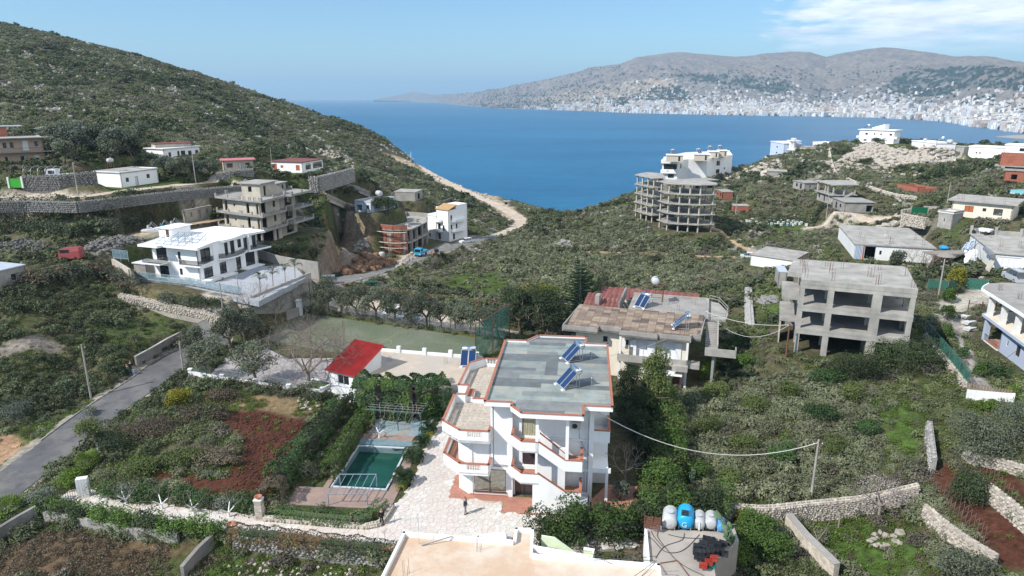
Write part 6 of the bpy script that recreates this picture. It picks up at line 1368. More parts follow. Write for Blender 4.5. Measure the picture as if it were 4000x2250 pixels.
def cope(pts,b0,b1):
 mb=MB()
 for(a0,z0),(a1,z1)in zip(pts[:-1],pts[1:]):mb.raw([(a0,b0,z0),(a1,b0,z1),(a1,b1,z1),(a0,b1,z0),(a0,b0,z0+.07),(a1,b0,z1+.07),(a1,b1,z1+.07),(a0,b1,z0+.07)],[(3,2,1,0),(4,5,6,7),(0,1,5,4),(1,2,6,5),(2,3,7,6),(3,0,4,7)])
 mb.bd('coping',m28,VL.root)
cope([(2.58,4.0),(4.88,2.42),(6.42,2.42)],-2.55,-2.31)
VL.box('stair_wall',m16,6.23,-2.36,0,6.37,-.1,2.42);VL.box('coping',m28,6.18,-2.4,2.42,6.42,-.1,2.49)
VL.box('stair_wall',m16,2.08,-2.36,0,2.22,-.0,2.9)
VL.box('landing',m16,4.85,-2.36,1.3,6.23,-.1,1.5);VL.box('landing_floor',m30,4.87,-2.35,1.5,6.22,-.1,1.52)
mb=MB()
for i in range(9):mb.box(4.85-i*.25-.25,-2.36,1.5+i*.175,4.85-i*.25,-1.25,1.5+(i+1)*.175)
VL.part(mb,'stair_flight',m29)
VL.box('stair_wall',m16,2.2,-1.25,0,4.9,-1.1,5.0);
mb=MB();pfill(mb,[(2.55,6.06),(4.85,4.42),(6.4,4.42),(6.4,5.5),(4.85,5.5),(2.58,7.1)],-2.5,-2.36);VL.part(mb,'stair_wall',m16)
cope([(2.56,7.1),(4.87,5.5),(6.45,5.5)],-2.55,-2.31)
VL.box('stair_wall',m16,6.26,-2.36,4.42,6.4,-.1,5.5);VL.box('coping',m28,6.21,-2.4,5.5,6.45,-.1,5.57)
VL.box('landing',m16,4.85,-2.36,4.42,6.26,-.0,4.6);VL.box('landing_floor',m29,4.87,-2.35,4.6,6.25,-.0,4.62)
mb=MB()
for i in range(9):mb.box(4.85-i*.25-.25,-2.36,4.6+i*.175-.12,4.85-i*.25,-1.25,4.6+(i+1)*.175)
VL.part(mb,'stair_flight',m29)
mb=MB();pfill(mb,[(2.6,6.1),(4.85,4.5),(4.85,5.45),(2.6,7.3)],-1.25,-1.12);VL.part(mb,'stair_wall',m16);cope([(2.6,7.3),(4.85,5.45)],-1.30,-1.08)
VL.box('stair_wall',m16,2.25,-1.2,3.1,4.88,-1.05,5.95)
for a in(2.3,4.9):VL.box('column',m16,a,-2.5,6.1 if a<3 else 5.5,a+.28,-2.25,9.6)
VL.box('column',m16,2.3,-2.49,2.9,2.5,-2.25,6.06)
mb=MB()
for k in range(10):mb.box(1.02+k*.115,.28+.03*(k%2),6.22,1.02+(k+1)*.115,.33+.03*(k%2),8.85)
VL.part(mb,'curtain',m67)
mb=MB()
for k in range(9):mb.box(1.06+k*.11,.28+.03*(k%2),3.2,1.06+(k+1)*.11,.33+.03*(k%2),5.5)
VL.part(mb,'curtain',m68)
for zb,zt in((6.0,7.15),(2.95,3.5)):
 VL.box('balcony_slab',m16,7.3,.25,zb,8.8,14,zb+.15)
 if zt>4:VL.box('parapet',m16,7.3,.06,zb,8.8,.2,zt);VL.box('parapet',m16,8.66,.2,zb,8.8,14,zt);VL.box('coping',m28,7.28,.02,zt,8.85,.24,zt+.06);VL.box('coping',m28,8.62,.24,zt,8.85,14,zt+.06)
VL.box('wall',m16,7.3,3.2,0,8.8,3.35,9.6);VL.box('column',m16,8.55,.05,0,8.8,.3,3.0);VL.box('balcony_slab',m16,7.3,.05,2.95,9.0,.25,3.4)
ac=empty('air_conditioner',VP(5.75,.12,7.35),AN,'boxy air conditioner outdoor unit on the white villa wall above the stair','air conditioner')
MB().box(-.42,-.34,0,.42,0,.62).bd('casing',m54,ac);MB().lathe((-.1,-.345,.31),[(.24,0),(.24,.02),(.2,.03),(.06,.03)],16,(0,-1,0)).bd('fan_grille',m32,ac);MB().box(-.38,-.3,-.08,-.34,0,0).box(.34,-.3,-.08,.38,0,0).bd('bracket',m34,ac)
VL.part(MB().path([(6.0,.2,7.4),(6.1,.2,6.3),(6.5,.2,5.4),(6.95,.1,4.6)],.018,4),'conduit',m53)
VL.part(MB().tube((-3.7,-.06,.1),(-3.7,-.06,2.98),.03,.03,5).tube((6.75,-.08,.1),(6.75,.02,9.5),.035,.035,5).tube((-3.7,-.06,3.3),(-3.7,-.06,5.9),.03,.03,5),'downpipe',m65)
VL.box('partition',m18,-.3,2.6,0,7.2,2.7,3.0);VL.box('door_step',m29,.45,-.75,.0,1.35,-.42,.035)
hx=[(4.45,3.1),(4.85,9.75)]
sH(VP(4.75,3.35,9.87),AN+radians(-62),'nearer of two solar water heaters on the grey membrane roof',group='solar heaters on the villa roof')
sH(VP(5.0,9.95,9.87),AN+radians(-62),'farther of two solar water heaters on the grey membrane roof',group='solar heaters on the villa roof')
ap=Bld('tile_apron','salmon tiled apron along the foot of the white villa','tiled apron',(0,56,0),ang=AN,z=.0,world=True)
APP=[(-5.9,3.4),(-5.85,-.92),(-.70,-.92),(-.66,-2.6),(2.07,-2.6),(2.07,-.02),(-3.99,-.02),(-5.17,.94),(-5.17,3.4)]
ap.slab(APP,-.1,.012,m29,'tile_bed');tme=MB().box(-.245,-.245,0,.245,.245,.014).mesh('tile',m30)
for i in range(17):
 for j in range(13):
  x=-5.9+.5*(i+.5);y=-2.6+.5*(j+.5)
  if dpoly(np.array([x]),np.array([y]),APP)[0]<-.2:o=link('tile',tme,ap.root);o.location=(x,y,.013)
AP2=[(7.36,.3),(7.36,-1.6),(6.5,-1.6),(6.5,-4.2),(9.5,-4.2),(12,3.0),(8.9,3.0)]
ap.slab(AP2,-.1,.012,m29,'carport_floor');ap.slab([(2.0,-2.62),(6.45,-2.62),(6.45,-2.52),(2.0,-2.52)],-.1,.1,m28,'base_trim')
def voronoi_stones(poly,sp,seed):
 rn=random.Random(seed);xs=[p[0]for p in poly];ys=[p[1]for p in poly];G={}
 i0,i1,j0,j1=int(min(xs)/sp)-2,int(max(xs)/sp)+2,int(min(ys)/sp)-2,int(max(ys)/sp)+2
 for i in range(i0,i1):
  for j in range(j0,j1):G[i,j]=((i+rn.uniform(.02,.98))*sp,(j+rn.uniform(.02,.98))*sp)
 out=[]
 for(i,j),c in G.items():
  if not iP(np.array([c[0]]),np.array([c[1]]),poly)[0]:continue
  P=[(c[0]-sp*1.3,c[1]-sp*1.3),(c[0]+sp*1.3,c[1]-sp*1.3),(c[0]+sp*1.3,c[1]+sp*1.3),(c[0]-sp*1.3,c[1]+sp*1.3)]
  for di in(-2,-1,0,1,2):
   for dj in(-2,-1,0,1,2):
    q=G.get((i+di,j+dj))
    if q is None or(di==0 and dj==0):continue
    nx,ny=q[0]-c[0],q[1]-c[1];L=math.hypot(nx,ny);
    if L<1e-4:continue
    nx/=L;ny/=L;d=L/2-.015;R2=[]
    for k in range(len(P)):
     a,b_=P[k-1],P[k];fa=d-((a[0]-c[0])*nx+(a[1]-c[1])*ny);fb=d-((b_[0]-c[0])*nx+(b_[1]-c[1])*ny)
     if(fa>=0)!=(fb>=0):kk=fa/(fa-fb);R2.append((a[0]+(b_[0]-a[0])*kk,a[1]+(b_[1]-a[1])*kk))
     if fb>=0:R2.append(b_)
    P=R2
    if len(P)<3:break
   if len(P)<3:break
  if len(P)>=3:out.append((c,P))
 return out
m75=bpy.data.materials.new('pale_paving_stone');m75.use_nodes=True;t=NT(m75.node_tree);g=t.n('ShaderNodeNewGeometry');oi=t.n('ShaderNodeObjectInfo')
r=t.math('FRACT',t.math('ADD',g.outputs['Random Per Island'],oi.outputs['Random']));c=t.ramp(r,[(0,(.60,.57,.52)),(.4,(.54,.50,.45)),(.7,(.65,.63,.59)),(1,(.56,.49,.44))])
n2=t.n('ShaderNodeTexNoise',Vector=g.outputs['Position'],Scale=.22,Detail=2.0);c=t.mix(t.n('ShaderNodeMapRange',i0=n2.outputs[0],i1=.45,i2=.55,i3=0,i4=.5).outputs[0],c,(.56,.47,.42))
n3=t.n('ShaderNodeTexNoise',Vector=g.outputs['Position'],Scale=6.0,Detail=5.0);hs=t.n('ShaderNodeHueSaturation',Color=c,Value=t.n('ShaderNodeMapRange',i0=n3.outputs[0],i1=.3,i2=.7,i3=.85,i4=1.1).outputs[0])
b=t.n('ShaderNodeBsdfPrincipled',Base_Color=hs.outputs[0],Roughness=.75);t.n('ShaderNodeOutputMaterial',Surface=b.outputs[0])
m76=mat('paving_grout',(.40,.36,.30),.9,.15,1.5,.1,coord='world')
def paving(name,label,poly,sp,seed,keep,near,zf=None,hole=None):
 root=MB().prism([(p[0],p[1])for p in poly],(lambda x,y:(zf(x,y)if zf else 0)-.3),(lambda x,y:(zf(x,y)if zf else 0)+.018)).bd(name,m76,None,label=label,kind='structure')
 st=voronoi_stones([(p[0],p[1])for p in poly],sp,seed)
 if hole:st=[s_ for s_ in st if not any(iP(np.array([s_[0][0]]),np.array([s_[0][1]]),h_)[0]for h_ in hole)]
 st.sort(key=lambda s_:math.hypot(s_[0][0]-near[0],s_[0][1]-near[1]));rest=MB()
 for k,(c,P)in enumerate(st):
  z=zf(*c)if zf else 0;zt=z+.03+.006*((k*7)%3)
  if k<keep:
   MB().prism([(x-c[0],y-c[1])for x,y in P],-.02,zt-z).bd('paving_stone',m75,root).location=(c[0],c[1],z)
  else:rest.prism(P,z-.02,zt)
 if rest.v:rest.bd('paving_stones',m75,root,kind='stuff')
 return root
yp_=[tuple(hp(*q,0))[:2]for q in[(1400,2140),(1420,2056),(1500,2052),(1527,2010),(1545,1975),(1596,1915),(1632,1835),(1665,1740),(1730,1625),(1765,1600)]]
yp_+=[tuple(VP(-5.5,9))[:2],tuple(VP(-5.9,3.45))[:2],tuple(VP(-5.87,-.95))[:2],tuple(VP(-.73,-.95))[:2],tuple(VP(-.69,-2.66))[:2],tuple(VP(6.5,-2.66))[:2],tuple(VP(6.6,-4.2))[:2],tuple(VP(9.5,-4.3))[:2]]+[tuple(hp(*q,0))[:2]for q in[(2500,2130),(2100,2180)]]
paving('yard_paving','pale crazy paving of irregular stones round the villa',yp_,.52,3,300,tuple(VP(-3,-4))[:2])
gy=[GATEPATH[0],GATEPATH[1]]
pth=smooth([(p.x,p.y,p.z)for p in GATEPATH],4)
Lp,Rp=[],[]
for i,p in enumerate(pth):
 d=(pth[min(i+1,len(pth)-1)]-pth[max(i-1,0)]).normalized();n_=Vector((-d.y,d.x,0));Lp.append(p+n_*1.1);Rp.append(p-n_*1.1)
PX=np.array([p.x for p in pth]);PZ=np.array([p.z for p in pth])
paving('garden_path_paving','pinkish crazy paving of the narrow path from the road gate',Lp+Rp[::-1],.6,5,90,(pth[-1].x,pth[-1].y),zf=lambda x,y:float(np.interp(x,PX,PZ))+.03)
# roads laid just above the graded ground
m77=mat('asphalt',(.105,.105,.108),.9,.20,.5,.25,(.15,.145,.138),coord='world')
m78=mat('old_asphalt',(.19,.185,.175),.9,.14,.6,.2,(.15,.145,.14),coord='world')
m79=mat('pale_gravel_track',(.44,.36,.28),.95,.16,.5,.4,(.50,.43,.35),coord='world')
m80=mat('earth_track',(.36,.24,.14),.95,.18,.6,.4,(.42,.33,.22),coord='world')
def strip(pts,w_,dz,name,m,jag=.0,n=4,**kw):
 P=smooth(pts,n);rows_=[];rn=random.Random(3);K=4
 for i,p in enumerate(P):
  d=(P[min(i+1,len(P)-1)]-P[max(i-1,0)]);d.z=0;d.normalize();nn=Vector((-d.y,d.x,0));ww=(w_(i/len(P))if callable(w_)else w_)/2*(1+rn.uniform(-jag,jag));r_=[]
  for k in range(K+1):
   q=p+nn*ww*(2*k/K-1);r_.append((q.x,q.y,max(p.z,H(q.x,q.y))+dz))
  rows_.append(r_)
 V=[v for r_ in rows_ for v in r_];Fq=[(i*(K+1)+k,(i+1)*(K+1)+k,(i+1)*(K+1)+k+1,i*(K+1)+k+1)for i in range(len(rows_)-1)for k in range(K)]
 return MB().raw(V,Fq).bd(name,m,kind='structure',**kw)
cutA=len(RD_A)-1
strip(RD_A[:48],5.2,.07,'road',m77,.03,2,label='narrow dark asphalt road climbing from the lower left')
strip(RD_A[47:],5.0,.085,'road',m78,.01,2,label='greyer asphalt road past the building sites')
strip(RD_B,5.6,.10,'gravel_road',m79,.08,2,label='pale gravel coast road curving round the hill')
strip(TR_R,1.9,.07,'dirt_track',m80,.2,2,label='beige dirt track through the scrub to the parked car');strip(TR_R2,1.3,.06,'dirt_track',m80,.3,2,label='thin reddish dirt track across the scrub');strip(TR_R3,1.8,.07,'dirt_track',m79,.2,2,label='pale track to the beige house gate')
strip(TOPRD,3.0,.08,'dirt_road',m79,.08,2,label='pale terrace road above the long stone wall')
strip(LOWRD,2.4,.05,'dirt_road',m80,.2,2,label='grassy track on the terrace by the stone hut')
def kerb(pts,off,name,label):
 mb=MB();P=pts
 for i in range(len(P)-1):
  d=(P[i+1]-P[i]);L=d.length;d.normalize();nn=Vector((-d.y,d.x,0)).normalized();c=(P[i]+P[i+1])/2+nn*off;mb.obox((c.x,c.y,max(c.z,H(c.x,c.y))-.05),L*1.01,.16,.24,atan2(d.y,d.x))
 mb.bd(name,m23,kind='structure',label=label)
kerb(RD_A[14:44],2.75,'kerb','concrete kerb along the asphalt road')
kerb(RD_A[64:90],-2.65,'kerb','concrete kerb below the asphalt road')
cm=bpy.data.materials.new('court_turf');cm.use_nodes=True;t=NT(cm.node_tree);g=t.n('ShaderNodeNewGeometry')
n1=t.n('ShaderNodeTexNoise',Vector=g.outputs['Position'],Scale=.12,Detail=6.0,Roughness=.6,Distortion=.5);n2=t.n('ShaderNodeTexNoise',Vector=g.outputs['Position'],Scale=2.5,Detail=6.0,Roughness=.7)
c=t.ramp(n1.outputs[0],[(.3,(.085,.115,.062)),(.5,(.115,.135,.085)),(.68,(.155,.165,.125))]);hs=t.n('ShaderNodeHueSaturation',Color=c,Value=t.n('ShaderNodeMapRange',i0=n2.outputs[0],i1=.3,i2=.7,i3=.8,i4=1.18).outputs[0])
b=t.n('ShaderNodeBsdfPrincipled',Base_Color=hs.outputs[0],Roughness=.95);t.n('ShaderNodeOutputMaterial',Surface=b.outputs[0])
CT=hpoly([(1010,1395),(1020,1330),(1110,1240),(1170,1222),(1290,1236),(1430,1257),(1560,1276),(1740,1302),(1868,1320),(2010,1342),(1850,1412),(1700,1398),(1450,1372),(1240,1395)],.36)
court=MB().prism([(p.x,p.y)for p in CT],.1,.36).bd('sports_court',cm,kind='structure',label='worn green artificial turf football court')
lm=mat('court_line_paint',(.26,.30,.10),.9,.2,3,0)
cc=hp(1489,1338,.37);mb=MB()
for i in range(40):
 a0,a1=2*pi*i/40,2*pi*(i+1)/40;R0,R1=1.55,1.63
 mb.poly([(cc.x+R0*cos(a0),cc.y+R0*sin(a0),.366),(cc.x+R1*cos(a0),cc.y+R1*sin(a0),.366),(cc.x+R1*cos(a1),cc.y+R1*sin(a1),.366),(cc.x+R0*cos(a1),cc.y+R0*sin(a1),.366)])
p,q=hp(1462,1352,.37),hp(1552,1302,.37);d=(q-p).normalized();nn=Vector((-d.y,d.x,0))*.04;mb.poly([p-nn,p+nn,q+nn,q-nn]);mb.bd('court_marking',lm,court)
pb=Bld('swimming_pool','rectangular swimming pool with dark green water and white rim','swimming pool',(1302,1900),(1506,1912),.0)
c_=[pb.l(*q,0)for q in[(1302,1900),(1506,1912),(1574,1760),(1402,1738)]];pw=pb.w;pd=(c_[2][1]+c_[3][1])/2
m81=mat('pale_teal_pool_paint',(.13,.22,.25),.7,.15,1.2,.05,(.20,.24,.25));m82=mat('white_pool_rim',(.48,.52,.55),.7,.08,1,.05)
wm=bpy.data.materials.new('pool_water');wm.use_nodes=True;t=NT(wm.node_tree);g=t.n('ShaderNodeNewGeometry');n1=t.n('ShaderNodeTexNoise',Vector=g.outputs['Position'],Scale=.5,Detail=5.0)
b=t.n('ShaderNodeBsdfPrincipled',Base_Color=t.ramp(n1.outputs[0],[(.3,(.006,.045,.028)),(.7,(.016,.075,.055))]),Roughness=.12,IOR=1.33);n2=t.n('ShaderNodeTexNoise',Vector=g.outputs['Position'],Scale=5.0,Detail=3.0);bp=t.n('ShaderNodeBump',Strength=.08,Distance=.05,Height=n2.outputs[0]);t.t.links.new(bp.outputs[0],b.inputs['Normal']);t.n('ShaderNodeOutputMaterial',Surface=b.outputs[0])
o_=.0
def ring(mb,a0,b0,a1,b1,w_,z0,z1):
 mb.box(a0-w_,b0-w_,z0,a1+w_,b0,z1).box(a0-w_,b1,z0,a1+w_,b1+w_,z1).box(a0-w_,b0,z0,a0,b1,z1).box(a1,b0,z0,a1+w_,b1,z1);return mb
pb.part(ring(MB(),0,0,pw,pd,.22,-1.8,-.02),'basin_wall',m81);pb.part(ring(MB(),0,0,pw,pd,.2,-.02,.10),'rim',m82)
pb.box('basin_floor',m81,0,0,-1.8,pw,pd,-1.7);pb.box('water',wm,.0,.0,-.62,pw,pd,-.6)
pb.box('rim_back',m81,-.3,pd+.35,-.05,pw+1.2,pd+1.5,.14)
m83=mat('dusty_pink_terrace',(.30,.215,.18),.85,.12,1.2,.12,(.25,.19,.165))
pt=[tuple(hp(*q,0))[:2]for q in[(1120,1960),(1180,1885),(1290,1890),(1335,1900)]]
tw=pb.wp
deck=MB();W_=lambda a,b_:tuple(tw(a,b_))[:2]
deck.prism([W_(-5.5,-3.4),W_(pw+.4,-3.2),W_(pw+.4,-.36),W_(-5.5,-.36)],-.25,.06);deck.prism([W_(pw+.36,-3.2),W_(pw+1.35,-3.2),W_(pw+1.35,pd+2.6),W_(pw+.36,pd+2.6)],-.25,.065);deck.prism([W_(-.9,-.36),W_(-.36,-.36),W_(-.36,pd+.4),W_(-.9,pd+.4)],-.25,.062)
deck.prism([W_(-1.5,pd+1.5),W_(pw+.36,pd+1.5),W_(pw+.36,pd+2.8),W_(-1.5,pd+2.8)],-.25,.058)
deck.bd('pool_deck',m83,kind='structure',label='dusty pink pool terrace')
m84=mat('grey_flagstones',(.34,.32,.31),.85,.12,1.5,.15,(.27,.255,.25),coord='world')
fl=COURTG=hpoly([(800,1490),(880,1400),(1010,1345),(1120,1400),(1300,1400),(1300,1530),(1180,1530),(1000,1505)],.42)
MB().prism([(p.x,p.y)for p in fl],.0,.47).bd('garden_court',m84,kind='structure',label='grey flagged garden court behind the white wall')
MB().prism([(p.x,p.y)for p in hpoly([(640,1085),(700,1112),(1010,1178),(1195,1085),(1150,1040),(1010,1040),(840,1105)],6.04)],5.2,6.07).bd('villa_yard',mat('pale_villa_paving',(.33,.345,.37),.85,.08,1,.08,coord='world'),kind='structure',label='pale paved yard beside the modern white villa')
MB().prism([(p.x,p.y)for p in gpoly([(1290,1105),(1290,1140),(1420,1160),(1560,1190),(1900,1250),(1950,1280),(2040,1300),(2000,1330),(1850,1300),(1500,1240),(1220,1200),(1200,1160)])],lambda x,y:H(x,y)-.5,lambda x,y:H(x,y)+.07).bd('parking_strip',m79,kind='structure',label='pale gravel parking strip behind the olive row')
# walls, fences, poles
STONES=[MB().blob((0,0,0),.5,.5,.5,.22,random.Random(s_)).mesh('stone',m49)for s_ in range(6)]
STW=[m.copy()for m in STONES];[(m.materials.clear(),m.materials.append(m50))for m in STW]
STD=[m.copy()for m in STONES];[(m.materials.clear(),m.materials.append(m51))for m in STD]
def add_stone(mb,c,r,rn,fl=.7):mb.blob(c,r*rn.uniform(.7,1.3),r*rn.uniform(.6,1.0),r*fl*rn.uniform(.6,1.15),.28,rn)
def sW(name,label,pts,h,th,kind='mid',sz=.34,keep=0,down=1.0,top=None,cat='stone wall',seed=1,group=None):
 """dry stone wall: pts on the ground (or top line when top is given), core plus real stones on both faces and the crest"""
 rn=random.Random(seed);m,meshes={'mid':(m49,STONES),'pale':(m50,STW),'dark':(m51,STD)}[kind]
 O=pts[0];root=empty(name,O,0,label,cat,group);core=MB();st=MB();k=0
 for a,b_ in zip(pts[:-1],pts[1:]):
  d=b_-a;L=d.to_2d().length;ux,uy=d.x/L,d.y/L;nx,ny=-uy,ux
  za,zb=a.z-O.z,b_.z-O.z;ax,ay,bx,by=a.x-O.x,a.y-O.y,b_.x-O.x,b_.y-O.y;t_=th/2*.93
  lo=-down if not top else-h;hi=h if not top else 0
  core.raw([(ax-nx*t_,ay-ny*t_,za+lo),(bx-nx*t_,by-ny*t_,zb+lo),(bx+nx*t_,by+ny*t_,zb+lo),(ax+nx*t_,ay+ny*t_,za+lo),(ax-nx*t_,ay-ny*t_,za+hi*.97),(bx-nx*t_,by-ny*t_,zb+hi-.03*h),(bx+nx*t_,by+ny*t_,zb+hi-.03*h),(ax+nx*t_,ay+ny*t_,za+hi-.03*h)],[(3,2,1,0),(4,5,6,7),(0,1,5,4),(1,2,6,5),(2,3,7,6),(3,0,4,7)])
  nL=max(1,int(L/sz));nH=max(1,int((h+(.2 if not top else 0))/(sz*.72)))
  for i in range(nL):
   for j in range(nH+1):
    for sd_ in((-1,1)if j<nH else(0,)):
     if sd_==1 and th>.2 and kind!='x' and rn.random()<.35:pass
     u=(i+rn.uniform(.2,.8)+.5*(j%2))/nL;u=min(u,.99);z_=za+(zb-za)*u+lo*(0 if not top else 1)+(j+.4)*(h/nH)*(1)if top else za+(zb-za)*u+(j+.4)*h/nH-.1
     if j==nH:z_=za+(zb-za)*u+hi
     c=(ax+(bx-ax)*u+nx*t_*sd_,ay+(by-ay)*u+ny*t_*sd_,z_);r=sz*.52
     near_=(c[0]+O.x)*nx*sd_+(c[1]+O.y)*ny*sd_<0
     if sd_!=0 and not near_:continue
     if k<keep:
      o=link('stone',meshes[rn.randrange(6)],root);o.location=c;o.rotation_euler=(rn.random()*6,rn.random()*6,rn.random()*6);o.scale=(r*2.1*rn.uniform(.8,1.2),r*1.8,r*1.5);k+=1
     else:add_stone(st,c,r,rn)
 core.bd('wall_core',m,root)
 if st.v:st.bd('stones',m,root,kind='stuff')
 return root
def pW(name,label,pts,h,th,m,down=1.5,cat='wall',cap=None,group=None):
 O=pts[0];root=empty(name,O,0,label,cat,group);mb=MB();cp=MB()
 for a,b_ in zip(pts[:-1],pts[1:]):
  d=b_-a;L=d.to_2d().length;nx,ny=-d.y/L*th/2,d.x/L*th/2;A=a-O;B=b_-O
  def bar(M_,z0,z1,g=1.0):M_.raw([(A.x-nx*g,A.y-ny*g,A.z+z0),(B.x-nx*g,B.y-ny*g,B.z+z0),(B.x+nx*g,B.y+ny*g,B.z+z0),(A.x+nx*g,A.y+ny*g,A.z+z0),(A.x-nx*g,A.y-ny*g,A.z+z1),(B.x-nx*g,B.y-ny*g,B.z+z1),(B.x+nx*g,B.y+ny*g,B.z+z1),(A.x+nx*g,A.y+ny*g,A.z+z1)],[(3,2,1,0),(4,5,6,7),(0,1,5,4),(1,2,6,5),(2,3,7,6),(3,0,4,7)])
  bar(mb,-down,h);
  if cap:bar(cp,h,h+.07,1.25)
 mb.bd('wall_body',m,root)
 if cap:cp.bd('coping',cap,root)
 return root
def fence(name,label,pts,h,step,pm,panel=None,rails=1,r=.04,group=None,base=.0):
 O=pts[0];root=empty(name,O,0,label,'fence',group);P=along(pts,step)
 post=MB().tube((0,0,base-.3),(0,0,h),r,r,5).mesh('post',pm)
 for p in P:o=link('post',post,root);o.location=p-O
 rl=MB()
 for k in range(rails):z=h-(h-base-.15)*k/max(1,rails-1)if rails>1 else h;rl.path([p-O+Vector((0,0,z))for p in P],r*.7,4)
 rl.bd('rail',pm,root)
 if panel:
  for a,b_ in zip(P[:-1],P[1:]):
   A=a-O;B=b_-O;n_=Vector((-(B-A).y,(B-A).x,0)).normalized()*.01;z0=Vector((0,0,base+.08));z1=Vector((0,0,h-.08))
   MB().raw([A+z0-n_,B+z0-n_,B+z1-n_,A+z1-n_,A+z0+n_,B+z0+n_,B+z1+n_,A+z1+n_],[(0,1,2,3),(7,6,5,4),(3,2,6,7),(0,4,5,1)]).bd('mesh_panel',panel,root)
 return root
def net_mat(name,col,alpha):
 m=bpy.data.materials.new(name);m.use_nodes=True;t=NT(m.node_tree);g=t.n('ShaderNodeNewGeometry');n1=t.n('ShaderNodeTexNoise',Vector=g.outputs['Position'],Scale=.9,Detail=4.0)
 f=t.n('ShaderNodeMapRange',i0=n1.outputs[0],i1=.35,i2=.65,i3=max(0,alpha-.2),i4=min(1,alpha+.15)).outputs[0]
 b=t.n('ShaderNodeBsdfPrincipled',Base_Color=c4(col),Roughness=.8);t.n('ShaderNodeOutputMaterial',Surface=t.n('ShaderNodeMixShader',i0=f,i1=t.n('ShaderNodeBsdfTransparent').outputs[0],i2=b.outputs[0]).outputs[0]);return m
N_green=net_mat('green_shade_net',(.03,.14,.10),.8);N_greenl=net_mat('thin_green_net',(.05,.20,.16),.38);N_wire=net_mat('wire_mesh',(.18,.19,.18),.16);N_blue=net_mat('bluish_fence_glass',(.16,.27,.32),.42)
gpl=lambda*q:[gp(*p)for p in q]
hpl=lambda z,*q:[hp(*p,z)for p in q]
def Q1(x,y):return(x/2.415,400+y/2.415)
def Q2(x,y):return(800+x/2.415,500+y/2.415)
def Q3(x,y):return(x/2.07,1000+y/2.07)
def Q4(x,y):return(900+x/2.07,1000+y/2.07)
def Q5(x,y):return(x/1.7173,1600+y/1.7173)
def Q6(x,y):return(2500+x/1.7173,1700+y/1.7173)
def Q7(x,y):return(2700+x/1.932,850+y/1.932)
def QJ(x,y):return(2480+x/4.675,1940+y/4.675)
def QZ1(x,y):return(430+x/3.1415,850+y/3.1415)
def QZ5(x,y):return(3680+x/2.069,850+y/2.069)
sW('retaining_wall','long grey dry stone retaining wall holding up the pale terrace road',hpl(16.9,(-50,789),(100,784),(300,788),(450,772),(620,752),(800,735),(940,724),(960,700)),2.1,.8,'dark',.42,120,top=1,seed=2)
sW('stone_wall','dark stone wall with pale cap above the terrace road by the green gate',gpl((95,742),(240,738),(383,722)),2.8,.5,'dark',.5,40,seed=3)
sW('stone_wall','rough dry stone wall on the upper left slope behind the peach house',gpl((137,522),(200,510),(300,512),(397,520)),1.4,.9,'mid',.6,0,seed=4)
sW('terrace_wall','tall squared stone wall under the grass terrace of the white house',hpl(15.3,(1205,690),(1240,690),(1330,668),(1380,655)),4.2,.6,'mid',.5,60,top=1,seed=5)
sW('stone_wall','pale stone wall running down the slope left of the light blue house',gpl((1222,742),(1276,771),(1350,805),(1438,832)),1.1,.5,'pale',.5,0,seed=6)
sW('stone_wall','thin stone wall above and behind the light blue house',gpl((1338,728),(1400,750),(1446,766)),.9,.4,'mid',.5,0,seed=7)
sW('stone_wall','short dark wall with pale crest running uphill behind the tall white house',gpl((1672,832),(1730,800),(1768,782)),1.3,.5,'dark',.5,0,seed=8)
sW('stone_wall','low stone wall below the red sheet roofed house',gpl((845,700),(900,692),(990,684)),1.6,.6,'mid',.5,0,seed=9)
sW('stone_wall','pinkish rubble wall stepping down to the road corner',gpl((473,1172),(560,1190),(700,1218),(800,1240),(868,1262)),1.1,1.1,'pale',.42,60,seed=10)
pW('block_wall','brown block wall beside the asphalt road on the left',gpl((533,1432),(600,1395),(660,1358),(712,1332)),1.5,.3,m25,cap=m24);pW('block_wall','short brown block wall between the rubble wall and the olive trees',gpl((760,1312),(820,1280),(872,1262)),1.7,.3,m25,cap=m24)
pW('retaining_wall','pale concrete retaining wall under the modern white villa',hpl(6.2,QZ1(345,757),QZ1(985,828),QZ1(1290,888),QZ1(1735,978),QZ1(2455,688)),.25,.35,m24,5.5)
pW('retaining_wall','tall beige concrete wall at the left end of the modern villa',hpl(8.6,QZ1(30,512),QZ1(235,640))+hpl(6.5,QZ1(345,760)),.1,.4,m26,6)
pW('yard_wall','pale concrete yard wall behind the modern villa court',hpl(6.3,QZ1(1795,470),QZ1(2080,560),QZ1(2300,600),QZ1(2560,640)),1.4,.25,m23,5)
pW('gate_wall','pale rendered wall carrying a green slatted fence beside the road',hpl(1.5,(1145,1060),(1248,1090)),1.9,.25,m18,4)
fence('glass_fence','bluish fence of pale posts on the wall below the modern villa',hpl(6.45,QZ1(345,757),QZ1(985,828),QZ1(1290,888),QZ1(1600,945)),1.3,2.2,m44,N_blue,2);fence('glass_fence','bluish post fence above the tall beige wall at the left end',hpl(8.7,QZ1(40,500),QZ1(225,520)),1.6,1.8,m44,N_blue,2);fence('glass_fence','bluish post fence with dark panels beside the villa yard exit',hpl(3.4,(1145,1052),(1248,1082)),1.8,2.0,m44,N_green,2)
gw=hpl(.45,(746,1470),(870,1492),(1000,1512),(1130,1532),(1262,1545));pW('garden_wall','white garden wall with stubby pillars along the flagged court',gw,.75,.25,m17,1.2)
for i,p in enumerate(along(gw,4.5)):MB().box(-.22,-.22,-1.0,.22,.22,1.0).box(-.28,-.28,1.0,.28,.28,1.1).bd('pillar',m16,bpy.data.objects['garden_wall']).location=p-gw[0]
